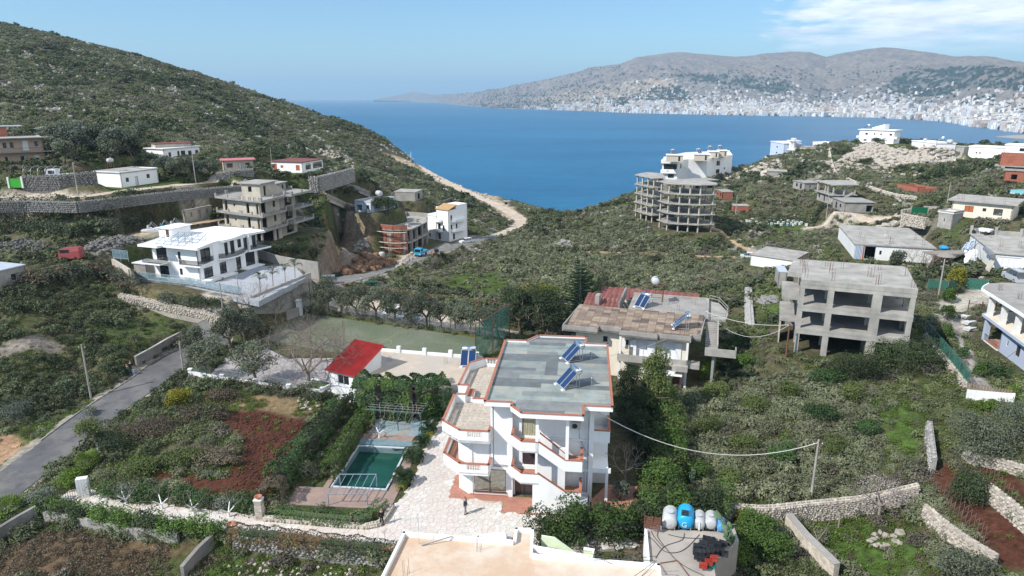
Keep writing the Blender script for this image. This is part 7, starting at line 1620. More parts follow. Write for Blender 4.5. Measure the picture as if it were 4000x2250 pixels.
sW('stone_wall','low rubble footing wall under the white garden wall',[p+Vector((0,-.5,-.9))for p in gw],.7,.5,'pale',.35,60,seed=11)
fence('wire_fence','thin wire fence on top of the white garden wall',[p+Vector((0,0,.7))for p in gw],1.0,3,m33,N_wire,2,.02)
sw_=hpl(0,(1031,2032),(1200,2046),(1400,2062),(1450,2060),(1492,2044),(1530,1985));sW('planter_wall','low white split stone planter wall curving beside the clipped hedge',smooth(sw_,4),.42,.5,'pale',.3,150,seed=12)
ur=hp(1018,2028,0);up_=empty('gate_pillar',ur,-.1,'white banded stone pillar topped by a terracotta bowl by the path','pillar')
for k in range(9):MB().box(-.32+.02*(k%2),-.32+.02*(k%2),k*.22,.32-.02*(k%2),.32-.02*(k%2),k*.22+.2).bd('stone_block',m50,up_)
MB().box(-.36,-.36,1.98,.36,.36,2.06).bd('cap',m17,up_);bo=empty('terracotta_bowl',ur+Vector((0,0,2.06)),0,'terracotta bowl standing on top of the white banded pillar','bowl');MB().lathe((0,0,0),[(.14,0),(.3,.18),(.34,.26),(.3,.24),(.1,.1)],14).bd('bowl',m28,bo)
b2=empty('terracotta_bowl',hp(905,2055,-.1),0,'wide terracotta bowl lying on the path left of the white pillar','bowl');MB().lathe((0,0,0),[(.2,0),(.42,.16),(.46,.24),(.4,.22),(.1,.08)],14).bd('bowl',m28,b2)
sW('garden_wall','pale mortared wall below the russet hedge at the bottom',smooth(gpl((914,2130),(1060,2150),(1223,2168),(1380,2188),(1500,2205)),3),.9,.4,'mid',.34,40,seed=13)
pW('garden_wall','dark ivy stained wall running down to the bottom edge',gpl((833,2135),(780,2185),(716,2262)),1.2,.35,m25);pW('garden_wall','dark shaded wall at the bottom left corner',gpl((150,2035),(80,2075),(0,2125),(-60,2160)),1.6,.35,m25);pW('garden_wall','grey wall behind the dry field under the dark hedge',gpl((180,2035),(300,2055),(500,2100),(700,2120)),1.0,.3,m23)
sW('stone_wall','broad pale stone wall behind the water tanks and grass plot',smooth(gpl((2791,2040),(2900,2045),(2995,2048),(3150,2030),(3345,2010),(3470,1985),(3575,1960)),3),1.9,.6,'pale',.30,300,seed=14)
pW('garden_wall','white capped wall slanting down to the bottom edge on the right',gpl((3074,2060),(3140,2140),(3262,2262)),1.4,.55,m50,cap=m23)
sW('stone_wall','ochre stone terrace wall descending beside the red soil vineyard',smooth(gpl((3607,2030),(3700,2110),(3800,2180),(3880,2230)),3),1.5,.5,'pale',.36,90,seed=15)
sW('stone_wall','ochre stone terrace wall at the right edge between vineyard beds',smooth(gpl((3822,1925),(3920,2000),(4020,2090)),3),1.5,.5,'pale',.38,90,seed=16);sW('stone_wall','rubble terrace wall under the big olive trees at the right edge',gpl((3760,1800),(3900,1830),(4030,1870)),1.0,.5,'pale',.38,0,seed=17)
sW('stone_pier','tall pale broken stone pier in front of the right hand olives',gpl((3622,1700),(3640,1850)),1.7,.5,'mid',.34,80,seed=18)
wo=smooth(gpl((3612,1330),(3660,1390),(3720,1460),(3777,1535)),3);sW('stone_wall','pale garden wall under the green mesh fence on the right',wo,1.0,.5,'pale',.4,60,seed=19);fence('mesh_fence','green mesh fence on the stone wall of the right hand garden',[p+Vector((0,0,.9))for p in wo],1.7,2.4,m63,N_greenl,2)
pw_=gpl((3771,1560),(3958,1578));pW('garden_wall','white wall carrying grey wooden pickets on the right',pw_,1.2,.3,m17)
pk=empty('picket_fence',pw_[0]+Vector((0,0,1.2)),atan2((pw_[1]-pw_[0]).y,(pw_[1]-pw_[0]).x),'grey weathered picket fence on the white wall','fence');pkm=MB().box(-.09,-.02,0,.09,.02,.75).raw([(-.09,-.02,.75),(.09,-.02,.75),(.09,.02,.75),(-.09,.02,.75),(0,-.02,.86),(0,.02,.86)],[(0,1,4),(1,2,5,4),(3,0,4,5),(2,3,5)]).mesh('picket',m38)
Lp_=(pw_[1]-pw_[0]).length
for k in range(int(Lp_/.26)):link('picket',pkm,pk).location=(k*.26,0,R_.uniform(-.03,.03))
MB().box(0,.02,.2,Lp_,.05,.28).bd('rail',m38,pk)
sW('stone_wall','white stone wall zigzagging down from the ridge on the right',smooth(gpl((3239,590),(3246,630),(3265,684),(3300,700),(3343,720),(3400,740),(3487,768),(3580,780)),3),1.0,.8,'pale',.7,0,seed=20)
sW('stone_wall','curved pale wall along the sea promenade',smooth(gpl((2851,660),(2877,642),(2930,632),(2981,622)),3),1.2,.6,'pale',.7,0,seed=21)
sW('stone_wall','thin pale wall above the bare block house',gpl((3020,700),(3080,686),(3150,668),(3210,655)),.9,.5,'pale',.7,0,seed=22)
sW('stone_wall','thick pink stone wall beside the green plot left of the frame building',gpl((2923,1140),(2925,1210),(2930,1292)),1.0,1.3,'mid',.42,120,seed=23)
sW('courtyard_wall','pale stone courtyard wall with a green gate below the cream house',hpl(10.3,M7(905,985),M7(1170,1030)),2.6,.5,'pale',.5,0,top=1,seed=24);sW('courtyard_wall','upper courtyard wall left and right of the green gate',hpl(11.0,M7(905,940),M7(995,935)),1.8,.5,'pale',.5,0,top=1,seed=25);pW('courtyard_wall','cream courtyard wall right of the green gate',hpl(9.3,M7(1130,980),M7(1300,985)),1.6,.3,m26)
gg=empty('green_gate',hp(*M7(995,1000),9.2),-.1,'dark green sheet metal gate in the pale courtyard wall','gate');MB().box(0,-.04,0,3.6,.04,1.8).bd('gate_leaf',mat('dark_green_paint',(.01,.13,.06),.5,.05,1,0),gg);MB().box(-.15,-.1,0,0,.1,2.0).box(3.6,-.1,0,3.75,.1,2.0).bd('gate_post',m24,gg)
x1h=house('grey_gatehouse','small grey cube building with white roof beside the courtyard',M7(1290,960),M7(1470,985),4.0,8.6,3.2,m24,m17,.1,front=[(.4,.52,1.0,1.9,'w')],par=.35)
g_l=empty('green_gate',gp(40,735),.1,'bright green sheet gate between white posts at the far left','gate');MB().box(0,-.04,.1,2.3,.04,1.9).bd('gate_leaf',mat('bright_green_paint',(.05,.36,.04),.5,.05,1,0),g_l);MB().box(-.3,-.15,0,0,.15,2.2).bd('gate_post',m17,g_l);MB().box(2.3,-.15,0,2.6,.15,2.3).bd('gate_post',m17,g_l)
ga=empty('road_gate',gp(215,1975),.35,'grey barred iron gate at the start of the paved path','gate')
for k in range(16):MB().tube((k*.2,0,0),(k*.2,0,1.3+.25*sin(k/15*pi)),.02,.02,4).bd('bar',m32,ga)
MB().tube((0,0,.2),(3.0,0,.2),.03).tube((0,0,1.2),(3.0,0,1.2),.03).bd('rail',m32,ga)
gpz=gp(333,1945);gk=empty('gate_pillar',gpz,.3,'white cylindrical clad gate pillar beside the iron road gate','pillar')
for k in range(4):MB().box(-.5+k*.25,-.3,-.3,-.27+k*.25,.3,2.2).bd('panel',m17,gk)
cf=hpl(.4,(1216,1212),(1430,1246),(1600,1270),(1760,1292),(1990,1328));fence('court_fence','tall rusty pole fence behind the football court',cf,5.6,4.2,m36,None,1,.07);
cf2=hpl(.4,(1990,1330),(1925,1372),(1858,1418));fence('court_fence','tall green netted fence at the right end of the football court',cf2,5.6,3.6,m36,N_greenl,2,.07);fence('court_fence','rusty open frame fence at the left end of the football court',hpl(.4,(1216,1212),(1110,1248),(1010,1295),(930,1330)),5.0,5,m36,None,2,.06)
fence('court_net','low thin green net along the olive side of the court',hpl(.4,(1230,1222),(1500,1262),(1980,1332)),1.6,4,m33,N_wire,1,.03)
pW('entry_wall','short pale wall piece and pillar at the court entrance',hpl(.3,(1120,1252),(1175,1232)),1.6,.3,m24);MB().box(-.4,-.4,0,.4,.4,2.6).box(-.48,-.48,2.6,.48,.48,2.75).bd('entry_pillar',m16,label='white square pillar at the court entrance',cat='pillar').location=hp(1172,1232,.3)
fence('green_screen','dark green shade netting fence behind the garden on the right',gpl((3620,1135),(3700,1140),(3760,1130),(3855,1135)),1.9,3.2,m33,N_green,2)
fr2=QZ5;dg=empty('driveway_gate',gp(*QZ5(205,770)),atan2((gp(*QZ5(500,800))-gp(*QZ5(205,770))).y,(gp(*QZ5(500,800))-gp(*QZ5(205,770))).x),'brown iron driveway gate beside the blue grey house','gate')
for k in range(26):MB().tube((k*.2,0,.1),(k*.2,0,1.7+.2*abs(sin(k/25*2*pi))),.018,.018,4,cap=False).bd('bar',m62,dg)
for k in range(4):MB().box(k*1.67-.06,-.06,0,k*1.67+.06,.06,2.0).bd('gate_post',m62,dg)
MB().tube((0,0,.3),(5,0,.3),.03).tube((0,0,1.5),(5,0,1.5),.03).bd('rail',m62,dg)
def pA(x,y,ytop,label,m=None,**kw):
 P=gp(x,y);return P,pole(P,vh(P,ytop)-P.z,label,m,**kw),vh(P,ytop)
pl=[pA(356,1557,1345,'concrete pole beside the asphalt road casting a shadow over it',m24,arm=True),pA(720,1475,1335,'concrete pole at the road bend beside the olive trees'),pA(875,1250,1101,'concrete pole below the corner of the modern villa wall'),pA(306,766,634,'concrete pole on the left terrace road near the stone wall'),pA(765,718,600,'tall pale pole beside the olives on the upper left slope'),pA(1064,668,575,'thin pole left of the white terrace house',r=.1),pA(1523,1030,930,'weathered pole in front of the brick building site',m38),pA(3166,1957,1718,'concrete pole above the pale stone wall on the right',arm=True),pA(3069,1402,1266,'rusty steel pole left of the concrete frame building',m36),pA(3664,1165,1012,'concrete pole by the green shade netting',arm=True),pA(3466,1015,923,'dark lamp pole in front of the workshop',m36,lamp=True,r=.08),pA(2873,842,761,'white pole beside the small brick hut'),pA(3227,852,759,'white pole below the open frame house'),pA(3697,810,710,'pale pole left of the cream house'),pA(3440,776,712,'dark wooden pole near the brick ruin',m38,r=.1),pA(3870,1000,985,'short pole',m38)if False else pA(2000,845,832,'tiny post',m38)if False else pA(935,1165,1050,'thin metal pole on the villa yard edge',m34,r=.07)]
ms=empty('lattice_mast',hp(1345,1340,4.2),.2,'thin lattice antenna mast beside the red roof','mast');mb=MB();hm_=3.2
for a in range(3):mb.tube((.16*cos(a*2.1),.16*sin(a*2.1),-.3),(.1*cos(a*2.1),.1*sin(a*2.1),hm_),.02,.02,4)
for k in range(9):mb.tube((.15,0,k*.35),(-.08,.14,k*.35+.3),.012,.012,3)
mb.tube((0,0,hm_),(.1,0,hm_+4),.015,.008,4);mb.bd('mast_frame',m36,ms)
tp7=pl[7][0]+Vector((0,0,pl[7][2]-pl[7][0].z-.3));cable(VP(7.6,.3,8.9),tp7,2.6,.04,m52,'thick pale cable sagging from the white villa to the right hand pole')
tp8=pl[8][0]+Vector((0,0,pl[8][2]-pl[8][0].z-.1));cable(NB.wp(10.4,9.5,7.6),tp8,.7,.035,m52,'upper pale cable from the beige house to the rusty pole');cable(NB.wp(10.6,9.8,7.6),tp8,2.6,.03,m52,'lower sagging cable from the beige house to the rusty pole');cable(tp7,gp(3900,1700)+Vector((0,0,9)),1.5,.02,m53,'thin dark wire running right from the concrete pole');cable(NB.wp(6,.2,6.4),VP(7.2,14,8.5),.3,.02,m52,'thin white wire between the two houses')
cable(hp(*MX(1900,245),8.6),pl[9][0]+Vector((0,0,6)),.6,.05,m53,'dark cable running to the pole by the green netting')
# tank terrace, crates, cactus
TZ=2.3;tb=[hp(*QJ(*q),TZ)for q in[(240,1560),(1500,1600),(1440,1250),(1900,800),(1800,520),(1500,640),(480,585),(190,640)]]
MB().prism([(p.x,p.y)for p in tb],-2,TZ).bd('tank_terrace',mat('terrace_screed',(.36,.325,.285),.9,.12,.5,.12,(.30,.27,.24),coord='world'),kind='structure',label='raised concrete terrace carrying the water tanks')
tw_=[hp(*QJ(*q),TZ)for q in[(480,590),(195,640),(245,1200)]];pW('terrace_wall','white low wall along the left edge of the tank terrace',tw_,.3,.2,m16,2.0)
tdir=atan2((hp(*QJ(640,430),TZ)-hp(*QJ(615,690),TZ)).y,(hp(*QJ(640,430),TZ)-hp(*QJ(615,690),TZ)).x)-pi/2
for x,r,L,m,lab in((618,.60,1.9,m54,'largest pale grey water tank, leftmost of the tank row'),(905,.66,2.0,m55,'fat bright blue water tank with a pale letter on its end'),(1165,.45,1.7,m54,'pale grey tank with a white vertical stripe next to the blue tank'),(1375,.46,1.6,m54,'fourth tank of the row, plain pale grey'),(1570,.34,1.3,m56,'small mid blue tank at the right end of the row')):
 P=hp(*QJ(x,650+(x>1500)*40),TZ);q=P+Vector((-sin(tdir),cos(tdir),0))*(L/2+.1);o=tank(q,tdir,r,L,m,lab,legs=.1,group='water tanks in a row on the terrace')
 if m is m55:
  fcv=bpy.data.curves.new('letter','FONT');fcv.body='G';fcv.size=.62;fcv.extrude=.01;fo_=bpy.data.objects.new('letter',fcv);COL.objects.link(fo_);me_=bpy.data.meshes.new_from_object(fo_.evaluated_get(bpy.context.evaluated_depsgraph_get()));bpy.data.objects.remove(fo_);me_.materials.clear();me_.materials.append(mat('pale_blue_paint',(.45,.62,.72),.5,.03,1,0));lo=link('letter_g',me_,o);lo.location=(-.28,-L/2-.10,.45);lo.rotation_euler=(pi/2-.05,0,0)
 if lab[:5]=='pale ':MB().box(-.05,-L/2-.08,.15,.06,-L/2-.04,.85).bd('stripe',m65,o)
cr=[None,None]
def crate_mesh(nm,m):
 mb=MB();w_,d,h=.56,.38,.30
 for z in(0,.09,.18,.26):mb.box(-w_/2,-d/2,z,w_/2,-d/2+.02,z+.05).box(-w_/2,d/2-.02,z,w_/2,d/2,z+.05).box(-w_/2,-d/2,z,-w_/2+.02,d/2,z+.05).box(w_/2-.02,-d/2,z,w_/2,d/2,z+.05)
 for sx in(-1,1):
  for sy in(-1,1):mb.box(sx*w_/2-sx*.05,sy*d/2-sy*.05,0,sx*w_/2,sy*d/2,h)
 for k in range(6):mb.box(-w_/2+.04+k*.09,-d/2,h-.02,-w_/2+.08+k*.09,d/2,h)
 mb.box(-w_/2,-d/2,h-.02,w_/2,-d/2+.04,h+.005);return mb.mesh(nm,m)
CRB=crate_mesh('crate',mat('black_plastic',(.035,.037,.042),.55,.1,2,.02,rnd=.3));CRR=crate_mesh('crate',mat('red_plastic',(.42,.05,.03),.5,.1,2,.02));CRG=crate_mesh('crate',mat('teal_plastic',(.03,.22,.18),.5,.1,2,.02))
def crate(P,rz,me_,label,group='crates heaped on the tank terrace',tilt=0):
 o=link('crate',me_,label=label,cat='crate',group=group);o.location=P;o.rotation_euler=(tilt,0,rz);return o
k=0;occ2=[]
for(x,y,n)in[(1300,800,2),(1400,820,2),(1250,880,2),(1350,880,2),(1130,940,2),(1215,940,2),(1290,960,2),(1380,950,2),(1130,1040,3),(1210,1050,3),(1300,1050,3),(1380,1040,3),(1150,1130,2),(1230,1140,2),(1310,1130,2),(1500,900,3),(1600,880,2),(1560,1000,2),(1640,1080,1),(1460,1010,2)]:
 for j in range(n):crate(hp(*QJ(x,y),TZ+.302*j)+Vector((R_.uniform(-.03,.03),R_.uniform(-.03,.03),0)),tdir+R_.uniform(-.25,.25),CRB,'black plastic crate in the heap on the tank terrace',tilt=.08*(j>1))
for(x,y,j,lb)in[(1245,1290,1,'front red plastic crate, lowest and leftmost of the three red ones'),(1350,1230,1,'middle red plastic crate between two others'),(1445,1160,2,'highest red plastic crate on the heap')]:crate(hp(*QJ(x,y),TZ+.3*j),tdir+.1,CRR,lb);crate(hp(*QJ(x,y),TZ+.3*(j-1)),tdir+.1,CRB,'black plastic crate under a red crate on the tank terrace')
crate(hp(*QJ(1400,1290),TZ),tdir+.3,CRG,'teal green plastic crate at the front of the heap');crate(hp(*QJ(915,330),TZ+1.35),tdir,CRB,'black crate resting on top of the bright blue tank')
pal=empty('wooden_pallet',hp(*QJ(310,600),TZ+.3),tdir+.03,'red brown slatted pallet standing at the terrace corner','pallet')
for j in range(6):MB().box(-.65,-.02+.03*j,.05+j*.17,.65,.02+.03*j,.19+j*.17).bd('slat',m39,pal)
for x in(-.6,0,.6):MB().box(x-.04,.03,0,x+.04,.2,1.1).bd('upright',m39,pal)
cabs=[[(90,680),(300,760),(480,950),(620,1020),(800,1010),(960,920),(1180,690)],[(420,640),(420,740),(560,930),(760,1160),(1000,1320),(1260,1440)],[(905,670),(860,790),(600,880),(480,970),(380,1120)],[(240,430),(330,700),(520,920)],[(610,690),(860,745),(1250,760),(1280,720)]]
for i,c in enumerate(cabs):P=smooth([hp(*QJ(*q),TZ+.05)for q in c],4);MB().path(P,.025,5).bd('hose',m53,label=['long black hose looping across the terrace from the left edge','straight dark hose crossing the terrace to the lower right','dark hose curling from the blue tank','thin dark hose by the pallet','thin dark pipe linking the tanks'][i],cat='hose')
for i,(a,b_)in enumerate([((460,1215),(775,1165)),((775,1165),(990,1449)),((455,1235),(575,1415))]):MB().tube(hp(*QJ(*a),TZ+.06),hp(*QJ(*b_),TZ+.06),.035,.035,6).bd('steel_bar',m36 if i<2 else m38,label=['rusty bar lying across the terrace','rusty bar running to the lower edge of the terrace','pale pole leaning at the roof corner'][i],cat='bar')
CACM=mat('cactus_skin',(.10,.155,.09),.6,.12,2,.05,rnd=.15);padm=MB().blob((0,0,.24),.17,.045,.26,.03,random.Random(2),2,True).mesh('pad',CACM)
def cactus(P,s,n,label,seed,group='prickly pears'):
 rn=random.Random(seed);r=empty('prickly_pear',P,rn.random()*6,label,'cactus',group);r.scale=(s,s,s);tips=[(Vector((rn.uniform(-.3,.3),rn.uniform(-.2,.2),0)),Vector((0,0,1)))for _ in range(4)]
 for k in range(n):
  p,d=tips[rn.randrange(len(tips))];d2=(d+Vector((rn.uniform(-.8,.8),rn.uniform(-.6,.6),rn.uniform(-.1,.5)))).normalized();o=link('pad',padm,r);o.location=p;o.rotation_euler=d2.to_track_quat('Z','Y').to_euler();f=rn.uniform(.8,1.25);o.scale=(f,f,f);tips.append((p+d2*.44*f,d2))
 return r
cactus(hp(*QJ(1740,900),TZ),1.35,26,'prickly pear with pale green pads at the terrace corner',3);cactus(gp(2640,1900)+Vector((0,0,.5)),1.2,22,'prickly pear half hidden in the ivy below the hedge',5);cactus(gp(2700,1890),1.2,22,'prickly pear on the slope right of the ivy hedge',6);cactus(gp(245,1535),1.3,20,'prickly pear beside the road pole',7)
for i,(a,b_)in enumerate([((1575,640),(1990,670)),((1580,665),(2000,640)),((1990,670),(1850,773)),((2000,670),(1900,773)),((1560,620),(1700,690))]):cable(hp(*MF_(*a),ZR+.4),hp(*MF_(*b_),ZR+.4),.05,.02,m53,['longest dark cable along the foreground roof parapet','dark cable looping toward the terrace corner','left of the dark cables running down the foreground roof','right of the dark cables running down the foreground roof','short dark cable beside the stair parapet'][i],'cable',6)
# vehicles
m85=mat('tyre_rubber',(.02,.02,.02),.85,.1,2,0)
def paint(nm,c):
 m=mat(nm,c,.28,.02,.5,0,metal=.15);return m
P_silver=paint('silver_car_paint',(.46,.49,.52));P_whitec=paint('white_car_paint',(.72,.73,.74));P_blue=paint('sky_blue_paint',(.06,.33,.52));P_grey=paint('grey_car_paint',(.22,.25,.28));P_red=paint('faded_red_paint',(.36,.09,.09))
wheelm=None
def car(P,rz,pm,label,L=4.3,W=1.75,Hh=1.5,kind='hatch',group=None,cat='car',racks=False):
 r=empty('parked_car',P,rz,label,cat,group);x0,x1=-L/2,L/2;by=.55*Hh
 prof={'hatch':[(.0,.62),(.03,.9),(.22,1.0),(.34,1.62),(.48,1.74),(.86,1.70),(.97,1.05),(1,.75)],'suv':[(.0,.7),(.02,1.02),(.24,1.12),(.34,1.72),(.45,1.8),(.92,1.78),(.985,1.2),(1,.8)],'sedan':[(0,.6),(.03,.88),(.27,.98),(.40,1.55),(.52,1.66),(.72,1.62),(.86,1.08),(.98,1.0),(1,.7)]}[kind]
 s=Hh/1.75;lower=[(x0+.02,.28*s)]+[(x0+L*a,min(b_,1.08)*s)for a,b_ in prof]+[(x1-.02,.28*s)]
 def loft(poly,wy0,wy1,top=.0):
  n=len(poly);mb=MB();zs=[p[1]for p in poly];zm,zM=min(zs),max(zs)
  def yy(z):return(wy0+(wy1-wy0)*(z-zm)/(zM-zm+1e-6))/2
  V=[(p[0],-yy(p[1]),p[1])for p in poly]+[(p[0],yy(p[1]),p[1])for p in poly]
  mb.raw(V,[tuple(range(n))[::-1],tuple(range(n,2*n))]+[(i,(i+1)%n,n+(i+1)%n,n+i)for i in range(n)]);return mb
 loft(lower,W,W*.96).bd('body',pm,r)
 up=[(x0+L*a,b_*s)for a,b_ in prof if b_>1.06];a0,a1=up[0],up[-1];gh=[(a0[0]-.28,1.06*s)]+up+[(a1[0]+.25 if kind!='sedan' else a1[0]+.3,1.06*s)]
 loft(gh,W*.94,W*.74).bd('window',m58,r)
 rf_=[(p[0]+(.04 if i==0 else-.04)*0,p[1])for i,p in enumerate(up)if p[1]>1.5*s]or up[1:3];mb=MB();xa,xb=rf_[0][0]+.02,rf_[-1][0]-.02;zt=max(p[1]for p in rf_);mb.box(xa,-W*.37,zt-.05,xb,W*.37,zt+.025);mb.bd('roof',pm,r)
 for sx in(xa,(xa+xb)/2,xb-.05):
  mb=MB();[mb.raw([(sx,sy*W*.475,1.06*s),(sx+.08,sy*W*.475,1.06*s),(sx+.06,sy*W*.375,zt),(sx-.0,sy*W*.375,zt)],[(0,1,2,3),(3,2,1,0)])for sy in(-1,1)];mb.bd('door_pillar',pm,r)
 for wx in(x0+L*.18,x1-L*.19):
  for sy in(-1,1):
   w_=MB().lathe((wx,sy*(W/2-.10)-.1*(sy>0)*0,.32*s),[(.32*s,-.1),(.34*s,-.06),(.34*s,.06),(.32*s,.1)],14,(0,1,0)).bd('wheel',m85,r);MB().lathe((wx,sy*(W/2)-.0,.32*s),[(.2*s,-.03),(.2*s,.03)],10,(0,1,0)).bd('rim',m34,w_)
 for sy in(-1,1):MB().box(x0-.01,sy*W*.36-.14,.68*s,x0+.12,sy*W*.36+.14,.84*s).bd('headlight',m65,r);MB().box(x1-.1,sy*W*.38-.1,.8*s,x1+.01,sy*W*.38+.1,.98*s).bd('tail_light',P_red,r)
 MB().box(x0-.03,-W*.44,.3*s,x0+.1,W*.44,.5*s).bd('bumper',pm if kind!='suv' else m33,r)
 if racks:MB().box(xa+.1,-W*.38,zt+.03,xb-.1,-W*.34,zt+.1).box(xa+.1,W*.34,zt+.03,xb-.1,W*.38,zt+.1).box(xa+.3,-W*.4,zt+.1,xa+.38,W*.4,zt+.14).box(xb-.5,-W*.4,zt+.1,xb-.42,W*.4,zt+.14).bd('roof_rack',m34,r)
 return r
car(hp(2262,2030,.03),radians(82),P_silver,'silver estate car with roof bars beside the outside stair, half under the hedge',racks=True,kind='suv',Hh=1.55)
car(hp(1905,2165,.03),radians(8),P_whitec,'silver white car whose roof shows above the foreground parapet',kind='hatch',Hh=1.5)
car(gp(2927,1010),radians(-12),P_whitec,'white estate car parked at the end of the dirt track',L=4.6,kind='suv',Hh=1.6)
car(gp(1822,948),radians(32),P_whitec,'white car parked on the verge below the tall white house',kind='hatch');car(gp(1272,1108),radians(12),P_grey,'grey estate car at the road corner by the court',L=4.6,kind='suv',Hh=1.6)
car(gp(1528,1236),radians(28),P_whitec,'white car parked in the shade behind the olive row',kind='hatch');car(gp(1600,1252),radians(-15),P_whitec,'second pale car half hidden between olive trunks',kind='sedan',Hh=1.4)
car(gp(3962,1098),radians(-98),P_silver,'pale blue silver off road car parked before the white garage door',L=4.6,W=1.9,Hh=1.95,kind='suv',racks=True)
def truck(P,rz,pm,label,s=1.0):
 r=empty('small_truck',P,rz,label,'truck');r.scale=(s,s,s)
 MB().raw([(-1,-.9,.5),(.7,-.9,.5),(.7,.9,.5),(-1,.9,.5),(-1,-.88,1.3),(.7,-.88,1.3),(.7,.88,1.3),(-1,.88,1.3),(-.75,-.8,2.15),(.65,-.8,2.15),(.65,.8,2.15),(-.75,.8,2.15)],[(3,2,1,0),(0,1,5,4),(1,2,6,5),(2,3,7,6),(3,0,4,7),(4,5,9,8),(5,6,10,9),(6,7,11,10),(7,4,8,11),(8,9,10,11)]).bd('cab',pm,r)
 MB().raw([(-1.02,-.75,1.35),(-1.02,.75,1.35),(-.80,.7,2.0),(-.80,-.7,2.0)],[(0,3,2,1),(0,1,2,3)]).bd('windscreen',m58,r);MB().box(-.6,-.905,1.35,.4,-.84,1.95).box(-.6,.84,1.35,.4,.905,1.95).bd('window',m58,r)
 MB().box(.75,-.95,.75,3.4,.95,.85).box(.75,-.95,.85,3.4,-.88,1.25).box(.75,.88,.85,3.4,.95,1.25).box(3.33,-.95,.85,3.4,.95,1.25).bd('load_bed',pm,r)
 MB().box(-1.1,-.85,.4,-1,.85,.65).bd('bumper',m32,r)
 for x in(-.5,2.5):
  for y in(-.8,.8):MB().lathe((x,y,.38),[(.36,-.12),(.38,0),(.36,.12)],14,(0,1,0)).bd('wheel',m85,r)
 for y in(-.6,.6):MB().box(-1.03,y-.14,.7,-.99,y+.14,.85).bd('headlight',m65,r)
 return r
truck(gp(1637,1003),radians(75),P_blue,'sky blue small truck facing the road at the building site',1.1);truck(gp(215,705),radians(10),P_whitec,'white pickup truck under a hooped pergola on the left',1.1)
rv=empty('old_red_van',gp(278,1012),radians(5),'faded red box van body standing on the left terrace','van');rv.scale=(.78,.85,.85);MB().raw([(-2,-1.0,.3),(2.4,-1.0,.3),(2.4,1.0,.3),(-2,1.0,.3),(-2.0,-.95,1.5),(2.4,-.98,1.9),(2.4,.98,1.9),(-2.0,.95,1.5),(-1.3,-.85,2.3),(2.3,-.85,2.45),(2.3,.85,2.45),(-1.3,.85,2.3)],[(3,2,1,0),(0,1,5,4),(1,2,6,5),(2,3,7,6),(3,0,4,7),(4,5,9,8),(5,6,10,9),(6,7,11,10),(7,4,8,11),(8,9,10,11)]).bd('body',P_red,rv);[MB().lathe((x,y,.35),[(.33,-.1),(.34,0),(.33,.1)],12,(0,1,0)).bd('wheel',m85,rv)for x in(-1.2,1.5)for y in(-.9,.9)];MB().box(-1.6,-1.0,1.5,.3,-.93,2.1).bd('window',m58,rv)
sk=empty('skid_loader',gp(1704,1000),radians(20),'small brown skid loader at the road edge','loader');MB().box(-.9,-.7,.4,.9,.7,1.1).bd('body',m26,sk);MB().box(-.4,-.6,1.1,.6,.6,1.9).bd('cab',m32,sk);MB().box(-1.6,-.8,.1,-1.0,.8,.6).box(-1.1,-.75,.4,.2,-.65,1.2).box(-1.1,.65,.4,.2,.75,1.2).bd('bucket',m36,sk);[MB().lathe((x,y,.35),[(.33,-.12),(.35,0),(.33,.12)],12,(0,1,0)).bd('wheel',m85,sk)for x in(-.5,.5)for y in(-.75,.75)]
mx=tank(gp(1492,1008)+Vector((0,0,.2)),.6,.8,1.5,m54,'pale grey water tank standing on the orange earth heap',vert=True)
for i,(x,y)in enumerate([(1438,1124),(1462,1122)]):
 wbn=empty('waste_bin',gp(x,y),.2,['left of two dark green waste bins by the road','right of two dark green waste bins by the road'][i],'bin','waste bins by the road');MB().raw([(-.5,-.45,.15),(.5,-.45,.15),(.5,.45,.15),(-.5,.45,.15),(-.65,-.55,1.15),(.65,-.55,1.15),(.65,.55,1.15),(-.65,.55,1.15)],[(3,2,1,0),(4,5,6,7),(0,1,5,4),(1,2,6,5),(2,3,7,6),(3,0,4,7)]).bd('bin_body',mat('dark_green_bin',(.015,.09,.06),.5,.1,2,0),wbn);MB().box(-.68,-.58,1.15,.68,.58,1.28).bd('lid',MATS['dark_green_bin'],wbn);[MB().lathe((x_,y_,.1),[(.1,-.04),(.1,.04)],8,(0,1,0)).bd('wheel',m85,wbn)for x_ in(-.4,.4)for y_ in(-.4,.4)]
tr=empty('dump_cart',w5.wp(*w5.l(*MX(1960,120),9.1),3.2),w5.ang+2.6,'small white dumper with rubber wheels parked on the work roof','dumper');MB().raw([(-1.2,-.6,.6),(.6,-.6,.6),(.6,.6,.6),(-1.2,.6,.6),(-1.5,-.75,1.2),(.8,-.75,1.2),(.8,.75,1.2),(-1.5,.75,1.2)],[(3,2,1,0),(4,5,6,7),(0,1,5,4),(1,2,6,5),(2,3,7,6),(3,0,4,7)]).bd('skip',m65,tr);MB().box(.8,-.4,.4,2.0,.4,1.0).bd('engine_cover',m33,tr);MB().tube((1.0,0,1.0),(.8,0,1.6),.03).lathe((.78,0,1.6),[(.2,0),(.2,.03)],10).bd('steering_wheel',m32,tr);[MB().lathe((x,y,.38),[(.36,-.13),(.38,0),(.36,.13)],14,(0,1,0)).bd('wheel',m85,tr)for x in(-.7,1.5)for y in(-.75,.75)]
